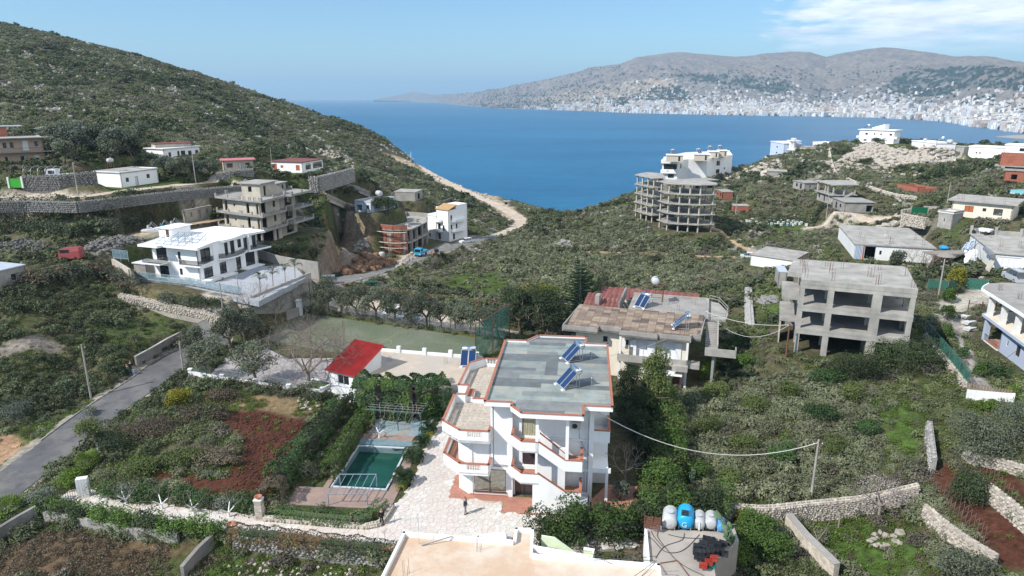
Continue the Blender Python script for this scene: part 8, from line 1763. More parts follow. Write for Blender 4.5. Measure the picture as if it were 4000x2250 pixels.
for i,(x,y,rz)in enumerate([(600,905,.3),(650,897,.35),(690,888,.3)]):
 bt=empty('pedal_boat',gp(x,y),rz,['leftmost white pedal boat laid up with raised frame on the grassy terrace','middle white pedal boat laid up on the grassy terrace','rightmost white pedal boat next to the stone hut'][i],'pedal boat','pedal boats laid up on the terrace')
 for sy in(-.55,.55):MB().raw([(-2.0,sy-.3,.1),(1.6,sy-.3,.0),(1.9,sy,.1),(1.6,sy+.3,.0),(-2.0,sy+.3,.1),(-2.1,sy-.35,.5),(1.7,sy-.35,.45),(2.2,sy,.55),(1.7,sy+.35,.45),(-2.1,sy+.35,.5)],[(4,3,2,1,0),(5,6,7,8,9),(0,1,6,5),(1,2,7,6),(2,3,8,7),(3,4,9,8),(4,0,5,9)]).bd('hull',m65,bt)
 MB().box(-1.2,-.8,.5,.2,.8,.62).bd('deck',m65,bt)
 for sy in(-.4,.4):MB().box(-.9,sy-.25,.62,-.3,sy+.25,.85).box(-1.0,sy-.25,.62,-.88,sy+.25,1.3).bd('seat',P_blue if i==1 else m65,bt)
 mb=MB();mb.path([(-.9,-.7,.6),(-.2,-.7,1.9),(.9,-.7,.6)],.035,5).path([(-.9,.7,.6),(-.2,.7,1.9),(.9,.7,.6)],.035,5).tube((-.2,-.7,1.9),(-.2,.7,1.9),.035);mb.bd('frame',m34,bt)
hpz=gp(190,710);hpg=empty('hooped_pergola',hpz,.1,'white hooped pipe pergola beside the dark stone wall','pergola');mb=MB()
for k in range(6):mb.path([(-3.5+k*1.4,-2*cos(a),2.4+.8*sin(a))for a in np.linspace(0,pi,7)],.04,4);mb.tube((-3.5+k*1.4,-2,0),(-3.5+k*1.4,-2,2.4),.04,.04,4)
mb.bd('hoop',m34,hpg)
hm1=mat('hive_white',(.62,.64,.62),.7,.06,3,0,rnd=.12);hm2=mat('hive_blue',(.16,.30,.46),.7,.06,3,0);hm3=mat('hive_green',(.30,.42,.30),.7,.06,3,0)
hives=[(1340,1255),(1380,1265),(1408,1235),(1460,1270),(1510,1285),(1590,1275),(1625,1250),(1650,1295),(1700,1300),(1690,1262),(1738,1280),(1770,1250),(1800,1280),(1775,1300),(1850,1300),(1856,1270),(1860,1255),(1900,1285),(1930,1305),(1925,1258),(1950,1285),(2010,1290),(2028,1278),(2090,1305),(1560,1290),(1480,1300),(1600,1300),(1980,1275)]
for i,(x,y)in enumerate(hives):
 cm_=hm2 if i in(8,14)else(hm3 if i%5==2 else hm1);nm_={'hive_blue':'blue','hive_green':'pale green','hive_white':'white'}[cm_.name]
 r=empty('beehive',gp(*M3(x,y)),R_.uniform(-.3,.3),f'{nm_} box beehive in the grassy clearing among the scrub','beehive',f'{nm_} beehives in the scrub clearing');r.scale=(1.15,1.15,1.15)
 MB().box(-.28,-.25,.15,.28,.25,.75).bd('hive_box',cm_,r);MB().box(-.32,-.29,.75,.32,.29,.84).bd('lid',hm1,r);MB().box(-.25,-.2,0,-.2,.2,.15).box(.2,-.2,0,.25,.2,.15).bd('stand',m38,r)
def heap(name,label,pts_px,n,r0,r1,m,hgt=.6,kind='stuff',seed=3,cat=None,keepn=0):
 rn=random.Random(seed);P=[gp(*q)for q in pts_px];xs=[p.x for p in P];ys=[p.y for p in P];mb=MB();k=0;cen=Vector((sum(xs)/len(xs),sum(ys)/len(ys),0));tries=0
 while k<n and tries<n*30:
  tries+=1;x,y=rn.uniform(min(xs),max(xs)),rn.uniform(min(ys),max(ys));d=dpoly(np.array([x]),np.array([y]),P)[0]
  if d>0:continue
  r=rn.uniform(r0,r1)*(1.5 if rn.random()<.1 else 1);mb.blob((x,y,H(x,y)+min(hgt,-d*.5)*rn.random()*1.2+r*.2),r,r*.8,r*.65,.25,rn);k+=1
 return mb.bd(name,m,label=label,kind='stuff')
heap('boulder_slope','wide slope of pale quarried boulders below the ridge',[(3270,640),(3330,590),(3400,563),(3500,592),(3760,612),(3720,628),(3560,640),(3460,655),(3400,632)],1500,.5,1.3,m50,1.6,seed=4)
heap('rubble','band of pale stones below the boulder slope',[(3200,632),(3340,646),(3480,664),(3640,690),(3600,692),(3400,672),(3240,655)],420,.35,.9,m50,.4,seed=5);heap('rubble','pale broken stones by the sea promenade',[(2830,700),(2900,672),(3020,628),(3050,640),(2960,680)],300,.4,1.0,m50,.4,seed=6)
heap('rubble','heap of grey stones in the scrub',[(2150,970),(2200,945),(2245,955),(2240,975)],120,.4,.9,m49,1.0,seed=7);heap('rubble','pale rubble beside the road at the building site',[(1540,1040),(1600,1005),(1640,1002),(1600,1020),(1560,1050)],160,.25,.6,m50,.8,seed=8);heap('rubble','pale rubble spilling below the dug bank',[(1390,950),(1435,940),(1440,975),(1380,985)],160,.25,.7,m50,.8,seed=9)
heap('rubble','grey limestone outcrops left of the road',[(0,950),(120,925),(190,960),(170,990),(0,985)],320,.2,.5,m51,.8,seed=10);heap('rubble','grey boulders beside the red van',[(330,960),(430,930),(540,930),(560,960),(430,1000),(330,1005)],300,.2,.5,m51,.6,seed=11);heap('rubble','scattered pale stones in the lower grass plot',[(900,2200),(1300,2200),(1500,2250),(860,2260)],60,.08,.22,m50,.1,seed=12)
heap('rubble','pale rocks among greenery above the cream house track',[(3330,900),(3480,880),(3560,900),(3480,940),(3380,955)],300,.35,.9,m50,.6,seed=13);heap('rubble','grey stone piles on the green plot by the pink wall',[(2950,1165),(3030,1160),(3040,1185),(2960,1190)],90,.25,.5,m49,.5,seed=14);heap('rubble','rocky ridge crest near the house 5 terrace' if False else 'pale rocks spilling down beside the walled grass terrace',[(1180,580),(1290,590),(1390,640),(1380,655),(1290,625),(1200,605)],260,.35,.9,m50,.8,seed=15)
heap('rubble','pale earth and stones along the gravel coast road',[(1500,600),(1620,640),(1700,680),(1860,740),(1840,750),(1700,705),(1580,640)],300,.3,.8,m50,.4,seed=16);heap('rubble','white stones in the flowering grass plot',[(3420,2070),(3480,2060),(3560,2110),(3480,2160),(3380,2130)],40,.1,.35,m50,.1,seed=17);heap('rubble','stones at the field edge below the garden wall',[(1160,1560),(1240,1545),(1260,1590),(1180,1610)],60,.1,.3,m50,.15,seed=18);heap('soil_clods','loose clods on the tilled red field',[(850,1650),(1000,1600),(1200,1650),(1110,1850),(1030,1950),(890,1940),(950,1800)],700,.06,.16,mat('red_clod',(.085,.035,.022),.95,.2,2,.3),.02,seed=19)
heap('orange_earth_heap','orange earth mounds beside the building site',[(1330,1060),(1400,1000),(1500,1010),(1540,1035),(1440,1065),(1340,1080)],260,.5,1.3,mat('orange_clod',(.19,.11,.065),.95,.2,1,.4),1.2,seed=20)
ORD='first second third fourth fifth sixth seventh eighth ninth tenth eleventh twelfth thirteenth fourteenth'.split()
# hedges, trees and people
hedge('ivy_hedge','tall dense evergreen hedge in front of the flat annex',hpl(0,(1400,1605),(1500,1618),(1620,1622),(1750,1600)),3.8,4.4,'laurel',15000,.26,3,leaf2='citrus')
hedge('laurel_hedge','broad evergreen hedge slanting between the red field and the pool',hpl(.1,(1345,1620),(1280,1700),(1210,1780),(1140,1850),(1085,1930)),2.3,2.6,'laurel',11000,.24,4,leaf2='dark');hedge('laurel_hedge','dark inner hedge beside the pool edge',hpl(.05,(1420,1660),(1370,1740),(1310,1840),(1275,1885)),1.5,2.0,'citrus',4200,.22,5)
hedge('clipped_hedge','low clipped hedge above the white planter wall',hpl(0,(1085,2022),(1220,2036),(1380,2052),(1450,2035),(1500,1985)),1.3,1.05,'laurel',5200,.13,6)
hedge('brown_bush_hedge','bare brown bush at the corner between hedge and pillar',hpl(0,(1055,1990),(1080,1935)),2.0,2.2,'brown',2600,.16,7)
mass('ivy_hedge','dark ivy covered wall below the paved path at the left',[p+Vector((0,0,.2))for p in gpl((170,2010),(300,2035),(420,2060),(560,2075),(700,2100),(850,2120))],2.0,1.9,'citrus',14000,.17,8,leaf2='dark');hedge('russet_hedge','russet and green hedge along the lower edge of the path',gpl((905,2105),(1050,2115),(1200,2135),(1380,2155),(1560,2175)),1.5,1.2,'rust',6500,.15,9,leaf2='dark')
hedge('ivy_hedge','dark ivy hedge at the bottom left corner of the road',gpl((170,2000),(80,2050),(0,2095),(-60,2120)),1.3,1.5,'dark',3000,.17,10)
mass('teal_hedge','blue green hedge behind the four whitewashed trees',gpl((400,1930),(500,1945),(700,1965),(850,1980),(990,1995)),2.4,1.6,'grey',10000,.16,11,leaf2='laurel')
hedge('yellow_hedge','small yellow green clipped hedge under the cycads',hpl(0,(1560,1925),(1585,1880)),.7,.6,'yellow',900,.1,12);hedge('yellow_hedge','small yellow green hedge between the upper cycads',hpl(0,(1655,1740),(1690,1690)),.7,.6,'yellow',900,.1,13)
for nm_,pp_,h_,n_,lf_ in(('upper',[(-20,838),(150,842),(300,850),(450,838),(600,815),(760,800)],4.2,9000,'dark'),('middle',[(0,905),(150,900),(300,925),(420,905),(560,875)],2.8,7000,'dark'),('lower',[(0,1120),(150,1110),(300,1080),(440,1085),(500,1140)],2.6,7000,'brown')):
 mass('bank_shrubs',f'{nm_} row of dark shrubs on the left terraced bank',gpl(*pp_),4.4,h_,lf_,n_,.34,21,cat='shrubs',leaf2='olive')
for nm_,pp_,h_,n_,lf_,w_ in(('under the modern villa yard wall',[(640,1175),(760,1195),(880,1205)],1.6,4000,'olive',2.6),('below the unfinished apartment block',[(1010,985),(1080,985),(1150,1000),(1210,1030)],2.4,5000,'dark',3.4),('on the slope right of the beige house',[(2760,1440),(2850,1400),(2900,1340)],2.2,5000,'citrus',2.6),('along the foot of the stone terrace wall',[(1190,760),(1260,730),(1360,700),(1400,690)],2.4,3500,'dark',3.5)):
 mass('shrub_belt',f'belt of shrubs {nm_}',gpl(*pp_),w_,h_,lf_,n_,.24,23,cat='shrubs',leaf2='dark')
mass('ivy_hedge','towering ivy clad hedge running away beside the dark side yard',hpl(-.2,(2555,1990),(2600,1880),(2612,1760),(2605,1640),(2590,1560)),3.4,lambda t_:4.3-.6*t_,'cypress',24000,.22,14,leaf2='citrus');mass('ivy_hedge','thick ivy hedge between the villa yard and the terrace house',[p+Vector((0,0,.0))for p in hpl(-.3,(2130,2115),(2280,2105),(2420,2090),(2560,2075))],3.8,3.4,'citrus',20000,.20,15,leaf2='dark');mass('ivy_hedge','ivy hedge behind the water tanks',hpl(-.2,(2560,2060),(2700,2040),(2800,2040)),3.6,4.0,'citrus',14000,.2,16,leaf2='dark')
tree('column_ivy_tree','tall column of ivy rising in front of the beige house',hp(2560,1640,0),8.0,1.6,'cypress',13000,.2,seed=31,th=.3,flat=1.3,cr=.75);bush('dark_tree','dark leafy tree between the villa roof and the beige house',hp(2455,1560,0),2.1,1.8,4.6,'dark',3000,.2,32,'tree')
bush('side_yard_bush','dark bush close against the villa side wall',hp(2455,1650,0),1.6,2.6,3.4,'dark',3200,.2,36);bush('side_yard_bush','dark bush below the cable beside the shaded side yard',hp(2530,1800,0),1.8,2.4,3.2,'dark',3000,.2,37);bush('side_yard_bush','dark bush in the shaded yard right of the villa',hp(2500,1700,0),2.0,2.6,3.0,'dark',2600,.2,33);bT('grey_fig_tree','pale bare fig tree beside the carport',hp(2440,1900,0),4.6,.12,34,3,.7,nb=3,twig=m46);bush('fig_bush','grey green bush under the bare fig tree',hp(2420,1950,0),1.2,1.0,2.0,'grey',1200,.15,35)
for k,(x,y,r_,h_,lf)in enumerate([(2800,1560,2.2,2.6,'cypress'),(2950,1610,2.4,2.2,'cypress'),(3080,1560,1.8,2.4,'cypress'),(3200,1640,2.2,2.0,'laurel'),(2760,1700,2.0,2.4,'cypress'),(2900,1760,2.2,2.0,'cypress'),(3050,1800,2.0,1.8,'laurel'),(3330,1560,2.2,2.2,'cypress'),(2700,1870,2.0,2.4,'citrus'),(2850,1900,1.8,2.0,'cypress'),(3260,1760,2.0,1.8,'cypress'),(3380,1700,1.8,1.8,'laurel')]):bush('field_shrub',f'{ORD[k]} of the taller rounded shrubs in the sage field, counted from the beige house',gp(x,y),r_,r_*.85,h_,lf,2600,.17,200+k,group='taller shrubs in the sage field')
frm=MB()
for k in range(16):
 u0=k/16;a0=u0*1.5;x_=1.15*sin(a0*.95)/.99;z_=.62*sin(a0*1.75)-.18*u0*u0
 for sd_ in(-1,1):ln=.26*sin((u0*.92+.08)*pi)**.6;frm.poly([(x_,0,z_),(x_+.05,0,z_-.005),(x_+.10,sd_*ln,z_-.06),(x_+.06,sd_*ln,z_-.05)])
frm.path([(1.15*sin(k/16*1.5*.95),0,.62*sin(k/16*1.5*1.75)-.18*(k/16)**2)for k in range(17)],.012,3);FRM=frm.mesh('frond',lM('cycad_frond',(.012,.030,.012),(.035,.065,.02),.25,.1))
def cycad(P,s,label,seed,n=48):
 rn=random.Random(seed);r=empty('cycad',P,rn.random()*6,label,'cycad palm','cycads between pool and paving');r.scale=(s,s,s);MB().lathe((0,0,-.1),[(.16,0),(.2,.2),(.16,.5),(.1,.58)],8).bd('trunk',m45,r)
 for k in range(n):o=link('frond',FRM,r);o.location=(0,0,.45);o.rotation_euler=(0,-rn.uniform(-.35,.75),k*2.399+rn.uniform(-.2,.2));f=rn.uniform(.85,1.12);o.scale=(f,f,f)
for i,(x,y,s)in enumerate([(1674,1690,.85),(1649,1745,.85),(1615,1802,1.0),(1576,1890,1.0),(1697,1640,.85)]):cycad(hp(x,y,0),s,['second cycad from the far end of the row beside the paving','third cycad from the far end beside the paving','large cycad next to the near right pool corner','nearest cycad at the curve of the planter wall','farthest cycad of the row under the tall hedge'][i],40+i)
def fan_palm(P,s,label,seed):
 rn=random.Random(seed);r=empty('fan_palm',P,0,label,'fan palm','fan palms by the road');r.scale=(s,s,s);MB().tube((0,0,-.2),(0,0,.9),.14,.12,8).bd('trunk',m45,r)
 lf=MB()
 for k in range(11):a=-1.25+k*.25;lf.poly([(.35,0,0),(.35+.62*cos(a-.06),.62*sin(a-.06),.08),(.35+.78*cos(a),.78*sin(a),.0),(.35+.62*cos(a+.06),.62*sin(a+.06),.08)])
 lf.tube((0,0,0),(.37,0,0),.012,.012,3);lm_=lf.mesh('leaf',LEAF['bright'])
 for k in range(22):o=link('leaf',lm_,r);o.location=(0,0,.9);o.rotation_euler=(0,-rn.uniform(-.5,1.1),k*2.399)
fan_palm(gp(352,1835),1.2,'fan palm behind the round shrub at the road',50);fan_palm(gp(45,2045),1.5,'fan palm at the bottom left road edge',51)
YUC=MB();[YUC.poly([(.05,-.03,0),(.5,-.035,.18),(.85,0,-.05),(.5,.035,.18)])for _ in range(1)];YUM=YUC.mesh('leaf',LEAF['bright'])
for i,(x,y)in enumerate([(3960,1560),(3990,1600),(3975,1640)]):
 r=empty('yucca',gp(x,y),0,['farthest yucca beside the picket fence','middle yucca right of the picket fence','nearest yucca right of the picket fence'][i],'yucca','yuccas by the picket fence');MB().tube((0,0,-.2),(0,0,1.0),.08,.07,6).bd('trunk',m45,r)
 for k in range(26):o=link('leaf',YUM,r);o.location=(0,0,1.0);o.rotation_euler=(0,-R_.uniform(-.5,1.2),k*2.399);o.scale=(1.2,1.5,1)
for i,(x,y)in enumerate([QZ1(1845,920),QZ1(2000,850),QZ1(2150,800),QZ1(2270,740)]):
 r=empty('young_palm',hp(x,y,6.1),0,['nearest young palm on the modern villa yard','second young palm from the near end of the villa yard','third young palm on the villa yard','farthest young palm on the villa yard edge'][i],'palm','young palms on the modern villa yard');MB().tube((0,0,0),(.1,0,2.2),.08,.06,6).bd('trunk',m46,r)
 for k in range(14):o=link('frond',FRM,r);o.location=(.1,0,2.2);o.rotation_euler=(0,-R_.uniform(-.3,.9),k*2.399);o.scale=(1.05,.9,1)
ol=[(1262,1238),(1335,1240),(1400,1252),(1470,1262),(1545,1272),(1612,1282),(1668,1290),(1725,1298),(1778,1305),(1838,1312),(1893,1322),(1950,1334)]
ol=[(x,y-8)for x,y in ol]
for i,(x,y)in enumerate(ol):tree('olive_tree',('leftmost olive tree at the corner of the football court' if i==0 else f'{ORD[i]} olive tree from the left in the row behind the football court'),gp(x,y),5.0,2.5,'olive',3600,.22,seed=1+i%3,group='olive row behind the football court' if i else None,sc=R_.uniform(.92,1.2))
for i,(x,y,s,lf,lb)in enumerate([(820,1470,1.15,'olive','large olive tree at the corner of the white garden wall'),(1010,1500,1.2,'olive','olive tree inside the flagged court by the white wall'),(900,1370,1.3,'olive','olive tree beyond the road wall left of the court'),(960,1340,1.1,'olive','olive between the bare trees and the flagged court'),(770,1400,1.0,'olive','olive leaning over the road bend'),(2030,1300,1.5,'dark','dark tree behind the green netted fence'),(2110,1290,1.5,'dark','dark evergreen left of the beige house'),(1985,1265,1.3,'dark','dark tree at the end of the olive row'),(2150,1330,1.4,'dark','dark tree pressed against the beige house end'),(2360,1210,1.2,'dark','dark tree behind the tiled roofs')]):
 tree('leafy_tree',lb,gp(x,y),4.8,2.3,lf,3400,.22,seed=3+i%3,sc=s)
bush('yellow_green_tree','yellow green leafed tree beyond the court end',gp(2085,1195),4.0,3.2,5.0,'yellow',3000,.26,60,'tree');bush('yellow_green_tree','second yellowish tree right of the first',gp(2150,1180),2.6,2.2,3.6,'bright',1600,.26,61,'tree')
npz=gp(2262,1300);nh=vh(npz,1015)-npz.z;nr_=empty('norfolk_pine',npz,0,'tall tiered norfolk pine left of the beige house','pine tree');MB().tube((0,0,-.3),(0,0,nh),.25,.03,8).bd('trunk',m46,nr_)
mb=MB();rn=random.Random(5)
for k in range(17):
 z=1.2+(nh-1.6)*k/17;R0=4.2*(1-k/17.5)**.8+.3
 for j in range(7):
  a=j*2*pi/7+k*.4;d=Vector((cos(a),sin(a),0));n_=max(6,int(R0*9))
  for i in range(n_):
   u=.12+.88*i/n_;p=d*R0*u+Vector((0,0,z+.35*u*u*R0*.5));s_=Vector((-d.y,d.x,0));wv=.34*(1.1-u)+.1
   for sd_ in(-1,1):mb.poly([p,p+d*.12+s_*sd_*.02,p+d*.22+s_*sd_*wv+Vector((0,0,.1)),p+s_*sd_*wv*.8+d*.05+Vector((0,0,.06))])
   mb.poly([p+Vector((0,0,.0)),p+d*.1,p+d*.16+Vector((0,0,.16)),p+d*.02+Vector((0,0,.14))])
mb.bd('needle_branches',LEAF['pine'],nr_)
bt_=bT('bare_plane_tree','large leafless plane tree with whitened foot in the flagged court',hp(1207,1512,.4),9.4,.34,71,6,1.0,nb=3,th=.24,shrink=.80,up=.02);MB().tube((0,0,-.1),(0,0,.9),.37,.36,9).bd('whitened_foot',m47,bt_)
pln=Bld('planter_box','white walled square planter round the plane tree','planter',(1160,1525),(1238,1545),.4);pln.parapet(rect(0,0,pln.w,3.0),0,.55,.2,m17,name='planter_wall');pln.box('planter_grass',mat('planter_grass',(.06,.10,.025),.9,.3,3,.4),.2,.2,0,pln.w-.2,2.8,.4)
for i,(x,y,h)in enumerate([(988,1248,6.5),(1078,1262,6.0),(1168,1215,6.2)]):bT('bare_tree',['leftmost of the leafless trees below the villa yard wall','middle leafless tree below the villa yard wall','rightmost leafless tree beside the road corner'][i],gp(x,y),h,.13,74+i,4,.62,nb=3,th=.22,shrink=.75)
for i,(x,y)in enumerate([(494,1972),(634,1990),(757,2006),(895,2022)]):bT('whitewashed_tree',['leftmost of the four whitewashed trees beside the path','second whitewashed tree from the left','third whitewashed tree from the left','rightmost of the four whitewashed trees near the white pillar'][i],gp(x,y),3.6,.11,80+i,3,.85,nb=2,th=.16,lime=1.0,group='whitewashed trees along the path')
bT('whitewashed_tree','whitewashed vine trunk under the pergola frame by the pool',hp(1482,1712,0),3.2,.10,90,3,.9,nb=2,th=.2,lime=1.0);bT('bare_bush_tree','leafless bush tree before the pale stone wall',gp(3275,2060),3.6,.08,92,4,.8,nb=2);bT('bare_bush_tree','thin leafless tree beside the slanting white wall',gp(3190,2150),3.8,.06,93,4,.7,nb=2);bT('bare_bush_tree','bare tree in front of the white workshop wall',gp(3560,1035),3.8,.09,94,4,.7,nb=3);bT('bare_bush_tree','bare gnarled tree beside the thatched canopy',gp(3620,1060),3.8,.16,95,4,.8,nb=3)
bl=bT('blossom_tree','pale blossoming almond tree over the stone wall on the right',gp(3430,2030),4.8,.14,96,4,.95,nb=3);V,Q=lC([(0,0,3.2),(1.2,.5,2.6),(-1.3,.2,2.8),(.3,-1,2.9),(-.5,1,3.4)],[1.5,1.1,1.2,1.1,1.1],900,.09,5,.2);link('blossom',nM('blossom',V,Q,LEAF['blossom'],False),bl)
ib=[(405,1800,'leaning_tree','young tree with whitened trunk leaning over the road','tree'),]
lt=empty('roadside_tree',gp(388,1768),0,'small round tree with whitened trunk leaning over the road','tree');MB().tube((0,0,-.2),(-.15,0,1.1),.1,.09,7).bd('whitened_trunk',m47,lt);MB().tube((-.15,0,1.1),(-.7,.1,2.2),.09,.05,6).tube((-.7,.1,2.2),(-1.2,0,3.2),.05,.03,5).tube((-.7,.1,2.2),(-.2,.4,3.1),.05,.03,5).bd('trunk',m45,lt);V,Q=lC([(-1.0,.1,3.1),(-.3,.4,3.2),(-1.7,.2,2.7),(-1,-.6,2.9),(.2,0,2.8)],[1.0,.9,.85,.8,.7],2600,.16,8,.3);link('crown',nM('crown',V,Q,LEAF['cypress'],False),lt)
for(x,y,rx,ry,h,lf,n,nm,lb)in[(290,1905,1.9,1.6,2.3,'bright',2600,'round_shrub','round light green shrub between road and gate pillar'),(165,1990,2.0,1.6,2.2,'grey',2200,'broad_leaf_shrub','loose broad leaved shrub left of the road gate'),(700,1590,1.9,1.7,2.6,'yellow',2200,'yellow_shrub','round yellow green shrub at the edge of the bramble patch'),(350,1620,1.2,1.0,1.0,'grey',900,'grey_shrub','pale grey green shrub at the foot of the road pole'),(620,1700,4.5,3.0,1.8,'brown',5200,'bramble_patch','wide brown bramble thicket above the tilled field'),(800,1640,3.5,2.4,1.6,'brown',3600,'bramble_patch','dry brown brambles beside the red soil'),(560,1850,3.0,2.2,1.7,'cypress',3200,'bramble_patch','green brown thicket below the bramble slope'),(830,1805,3.4,2.2,1.5,'brown',3800,'grass_mound','mound of dry grass and brambles over a low stone wall'),(720,1810,3.2,2.0,1.6,'cypress',3200,'grass_mound','greener grassy mound left of the dry mound'),(470,1760,3.0,2.4,1.8,'dark',3000,'dark_thicket','dark thicket beside the road shoulder'),(880,1560,3.0,1.6,1.4,'brown',2400,'bramble_patch','brown twiggy patch below the garden wall'),(60,1640,2.6,2.2,2.6,'grey',2800,'olive_shrub','grey olive shrub at the left edge above the road'),(3850,1800,4.2,3.2,5.0,'olive',6500,'olive_mass','big grey green olive mass at the right edge'),(3960,1740,3.6,3.0,5.0,'olive',5200,'olive_mass','second olive mass cut by the right edge'),(3790,1960,2.3,2.0,3.0,'dark',3600,'round_olive','round dark olive bush between the vineyard walls'),(3760,2262,2.8,2.0,2.6,'olive',3200,'round_olive','olive bush at the bottom right'),(2940,2120,2.4,2.0,2.8,'citrus',4200,'lemon_tree','lemon tree right of the tank terrace'),(3010,2180,2.3,2.0,2.6,'citrus',4000,'lemon_tree','larger lemon tree further right below the stone wall'),(2880,2200,1.8,1.5,2.2,'bright',2400,'lemon_tree','light green citrus bush in front of the crates'),(2900,2060,1.1,.9,2.2,'yellow',1200,'yellow_bush','yellow flowering bush against the pale stone wall'),(3480,1470,5.0,2.6,5.2,'dark',6500,'dark_thicket','large dark evergreen thicket before the frame building'),(3340,1478,4.0,2.4,3.8,'dark',4500,'dark_thicket','dark thicket spreading left in front of the frame building'),(3590,1430,2.8,2.2,4.0,'dark',3200,'dark_thicket','dark bush at the right foot of the frame building'),(3230,1500,3.0,2.2,2.2,'laurel',3200,'dark_thicket','lower dark green thicket below the open floors'),(2900,1440,1.6,1.4,2.4,'citrus',2200,'green_bush','fresh green bush below the outside stair of the beige house'),(2760,1480,1.8,1.6,2.6,'bright',2400,'green_bush','light green leafy tree right of the beige house'),(3705,1180,1.3,1.2,2.6,'citrus',2200,'orange_tree','orange tree nearest the green screen'),(3700,1250,1.3,1.2,2.5,'citrus',2200,'orange_tree','orange tree halfway along the garden wall'),(3690,1330,1.2,1.1,2.3,'citrus',2000,'orange_tree','orange tree above the driveway'),(3755,1395,1.1,1.0,1.5,'laurel',1200,'garden_shrub','small round shrub in the driveway border'),(3830,1470,1.3,1.1,1.9,'citrus',2200,'garden_shrub','dense green shrub before the picket fence'),(3890,1480,1.3,1.1,1.8,'laurel',2000,'garden_shrub','dark shrub against the blue grey house'),(3860,1600,1.4,1.0,1.3,'bright',1500,'garden_shrub','low shrub below the picket wall'),(3735,1130,1.9,1.6,4.2,'yellow',3200,'willowy_tree','yellow brown willowy tree behind the green netting'),(3500,1040,1.6,1.4,3.6,'olive',2600,'olive_tree','olive in front of the workshop door'),(3620,1010,1.8,1.4,2.4,'citrus',2000,'garden_shrub','green bush between workshop and thatched canopy'),(1505,835,4.2,3.0,5.0,'dark',3600,'carob_tree','big dark round tree behind the brick building site'),(1690,905,1.6,1.3,2.4,'olive',1200,'olive_tree','olive bush in front of the tall white house')if False else(1780,925,2.4,1.6,2.6,'grey',1300,'grey_bush','grey green bush right of the tall white house'),(3240,535,3,2,3,'dark',800,'ridge_bush','dark bush on the ridge left of the white house')if False else(3440,560,5.5,3,3.2,'dark',1500,'ridge_bush','dark bush in front of the ridge white house'),(3345,562,2.5,2,2.4,'dark',700,'ridge_bush','small dark bush left of the ridge house'),(2870,745,3,2.4,2.4,'dark',900,'round_bush','round dark bush near the headland huts'),(3380,640,4.2,3,2.6,'dark',1200,'round_bush','dark round bush on the boulder slope'),(3650,700,5,3.5,4,'dark',1500,'round_bush','dark carob tree right of the ruin'),(3740,690,4,3,4,'dark',1200,'round_bush','second dark carob tree right of the ruin'),(2780,1085,0,0,0,'dark',0,'x','x'),(2555,1030,2.6,2.2,2.2,'dark',1300,'round_bush','isolated dark bush in the grey scrub'),(960,1120,0,0,0,'',0,'x','x')]:
 if n:bush(nm,lb,gp(x,y),rx,ry,h,lf,n,.17 if y>1200 else(.26 if y>900 else .4),int(x)%97,'tree' if 'tree' in nm or 'olive' in nm else 'shrub')
for i,(x,y,s)in enumerate(sorted([(640,690,1.0),(680,700,.9),(735,690,1.0),(775,695,.9),(460,600,1.3),(420,640,1.2),(380,590,1.3),(300,600,1.4),(250,580,1.3),(520,620,1.2),(200,600,1.2),(250,640,1.1),(820,690,.9),(560,560,1.2)])):tree('slope_olive',f'{ORD[i]} from the left of the olive trees among the left slope houses',gp(x,y),4.6,2.6,'olive' if i%3 else 'grey',2200,.34,seed=7+i%2,group='olives among the left slope houses',sc=s)
pg=Bld('pergola_frame','grey pipe pergola frame on the terrace before the pool','pergola',Q5(2205,640),Q5(2465,640),.06);mb=MB()
for a,b_ in((0,0),(pg.w,0),(pg.w+.3,3.0),(.35,3.0)):o=MB().tube((a,b_,0),(a,b_,1.35 if b_ else 1.15),.05,.05,6).bd('post',m37,pg.root)
for p,q in(((0,0,1.15),(pg.w,0,1.15)),((.35,3,1.35),(pg.w+.3,3,1.35)),((0,0,1.15),(.35,3,1.35)),((pg.w,0,1.15),(pg.w+.3,3,1.35))):MB().tube(p,q,.045,.045,6).bd('beam',m37,pg.root)
for k in range(1,5):MB().tube((pg.w*k/5,-.2,1.18),(pg.w*k/5+.3,3.1,1.38),.035,.035,5).bd('rafter',m37,pg.root)
vp=Bld('vine_pergola','green pipe vine pergola beyond the pool','pergola',Q4(1170,1400),Q4(1545,1430),.0);
m86=mat('green_pipe_paint',(.045,.10,.095),.5,.08,3,.0)
for a,b_ in((0,0),(vp.w,0),(vp.w,4.0),(0,4.0),(vp.w/2,0),(vp.w/2,4)):MB().tube((a,b_,0),(a,b_,2.3),.05,.05,6).bd('post',m86,vp.root)
for p,q in(((-1.2,0,2.3),(vp.w,0,2.3)),((-1.2,4,2.3),(vp.w,4,2.3)),((0,0,2.3),(0,4,2.3)),((vp.w,0,2.3),(vp.w,4,2.3)),((vp.w/2,0,2.3),(vp.w/2,4,2.3))):MB().tube(p,q,.045,.045,6).bd('beam',m86,vp.root)
for k in range(7):MB().tube((-1,k*.6+.2,2.32),(vp.w,k*.6+.2,2.32),.012,.012,4).bd('wire',m34,vp.root)
vn=random.Random(6)
for k in range(9):
 x=vp.w*(k+.5)/9;P=smooth([(x,.3,0),(x+vn.uniform(-.2,.2),.4,.8),(x+vn.uniform(-.4,.4),.5,1.6),(x+vn.uniform(-.5,.5),1,2.3),(x+vn.uniform(-.8,.8),2.2,2.35)],3);MB().path(P,.025,5).bd('vine_stem',m46,vp.root)
vp.box('ground_sheet',mat('pale_blue_sheet',(.22,.32,.36),.7,.12,1,.05,(.28,.26,.22)),-.4,-1.2,-.1,vp.w+.5,3.6,.03)
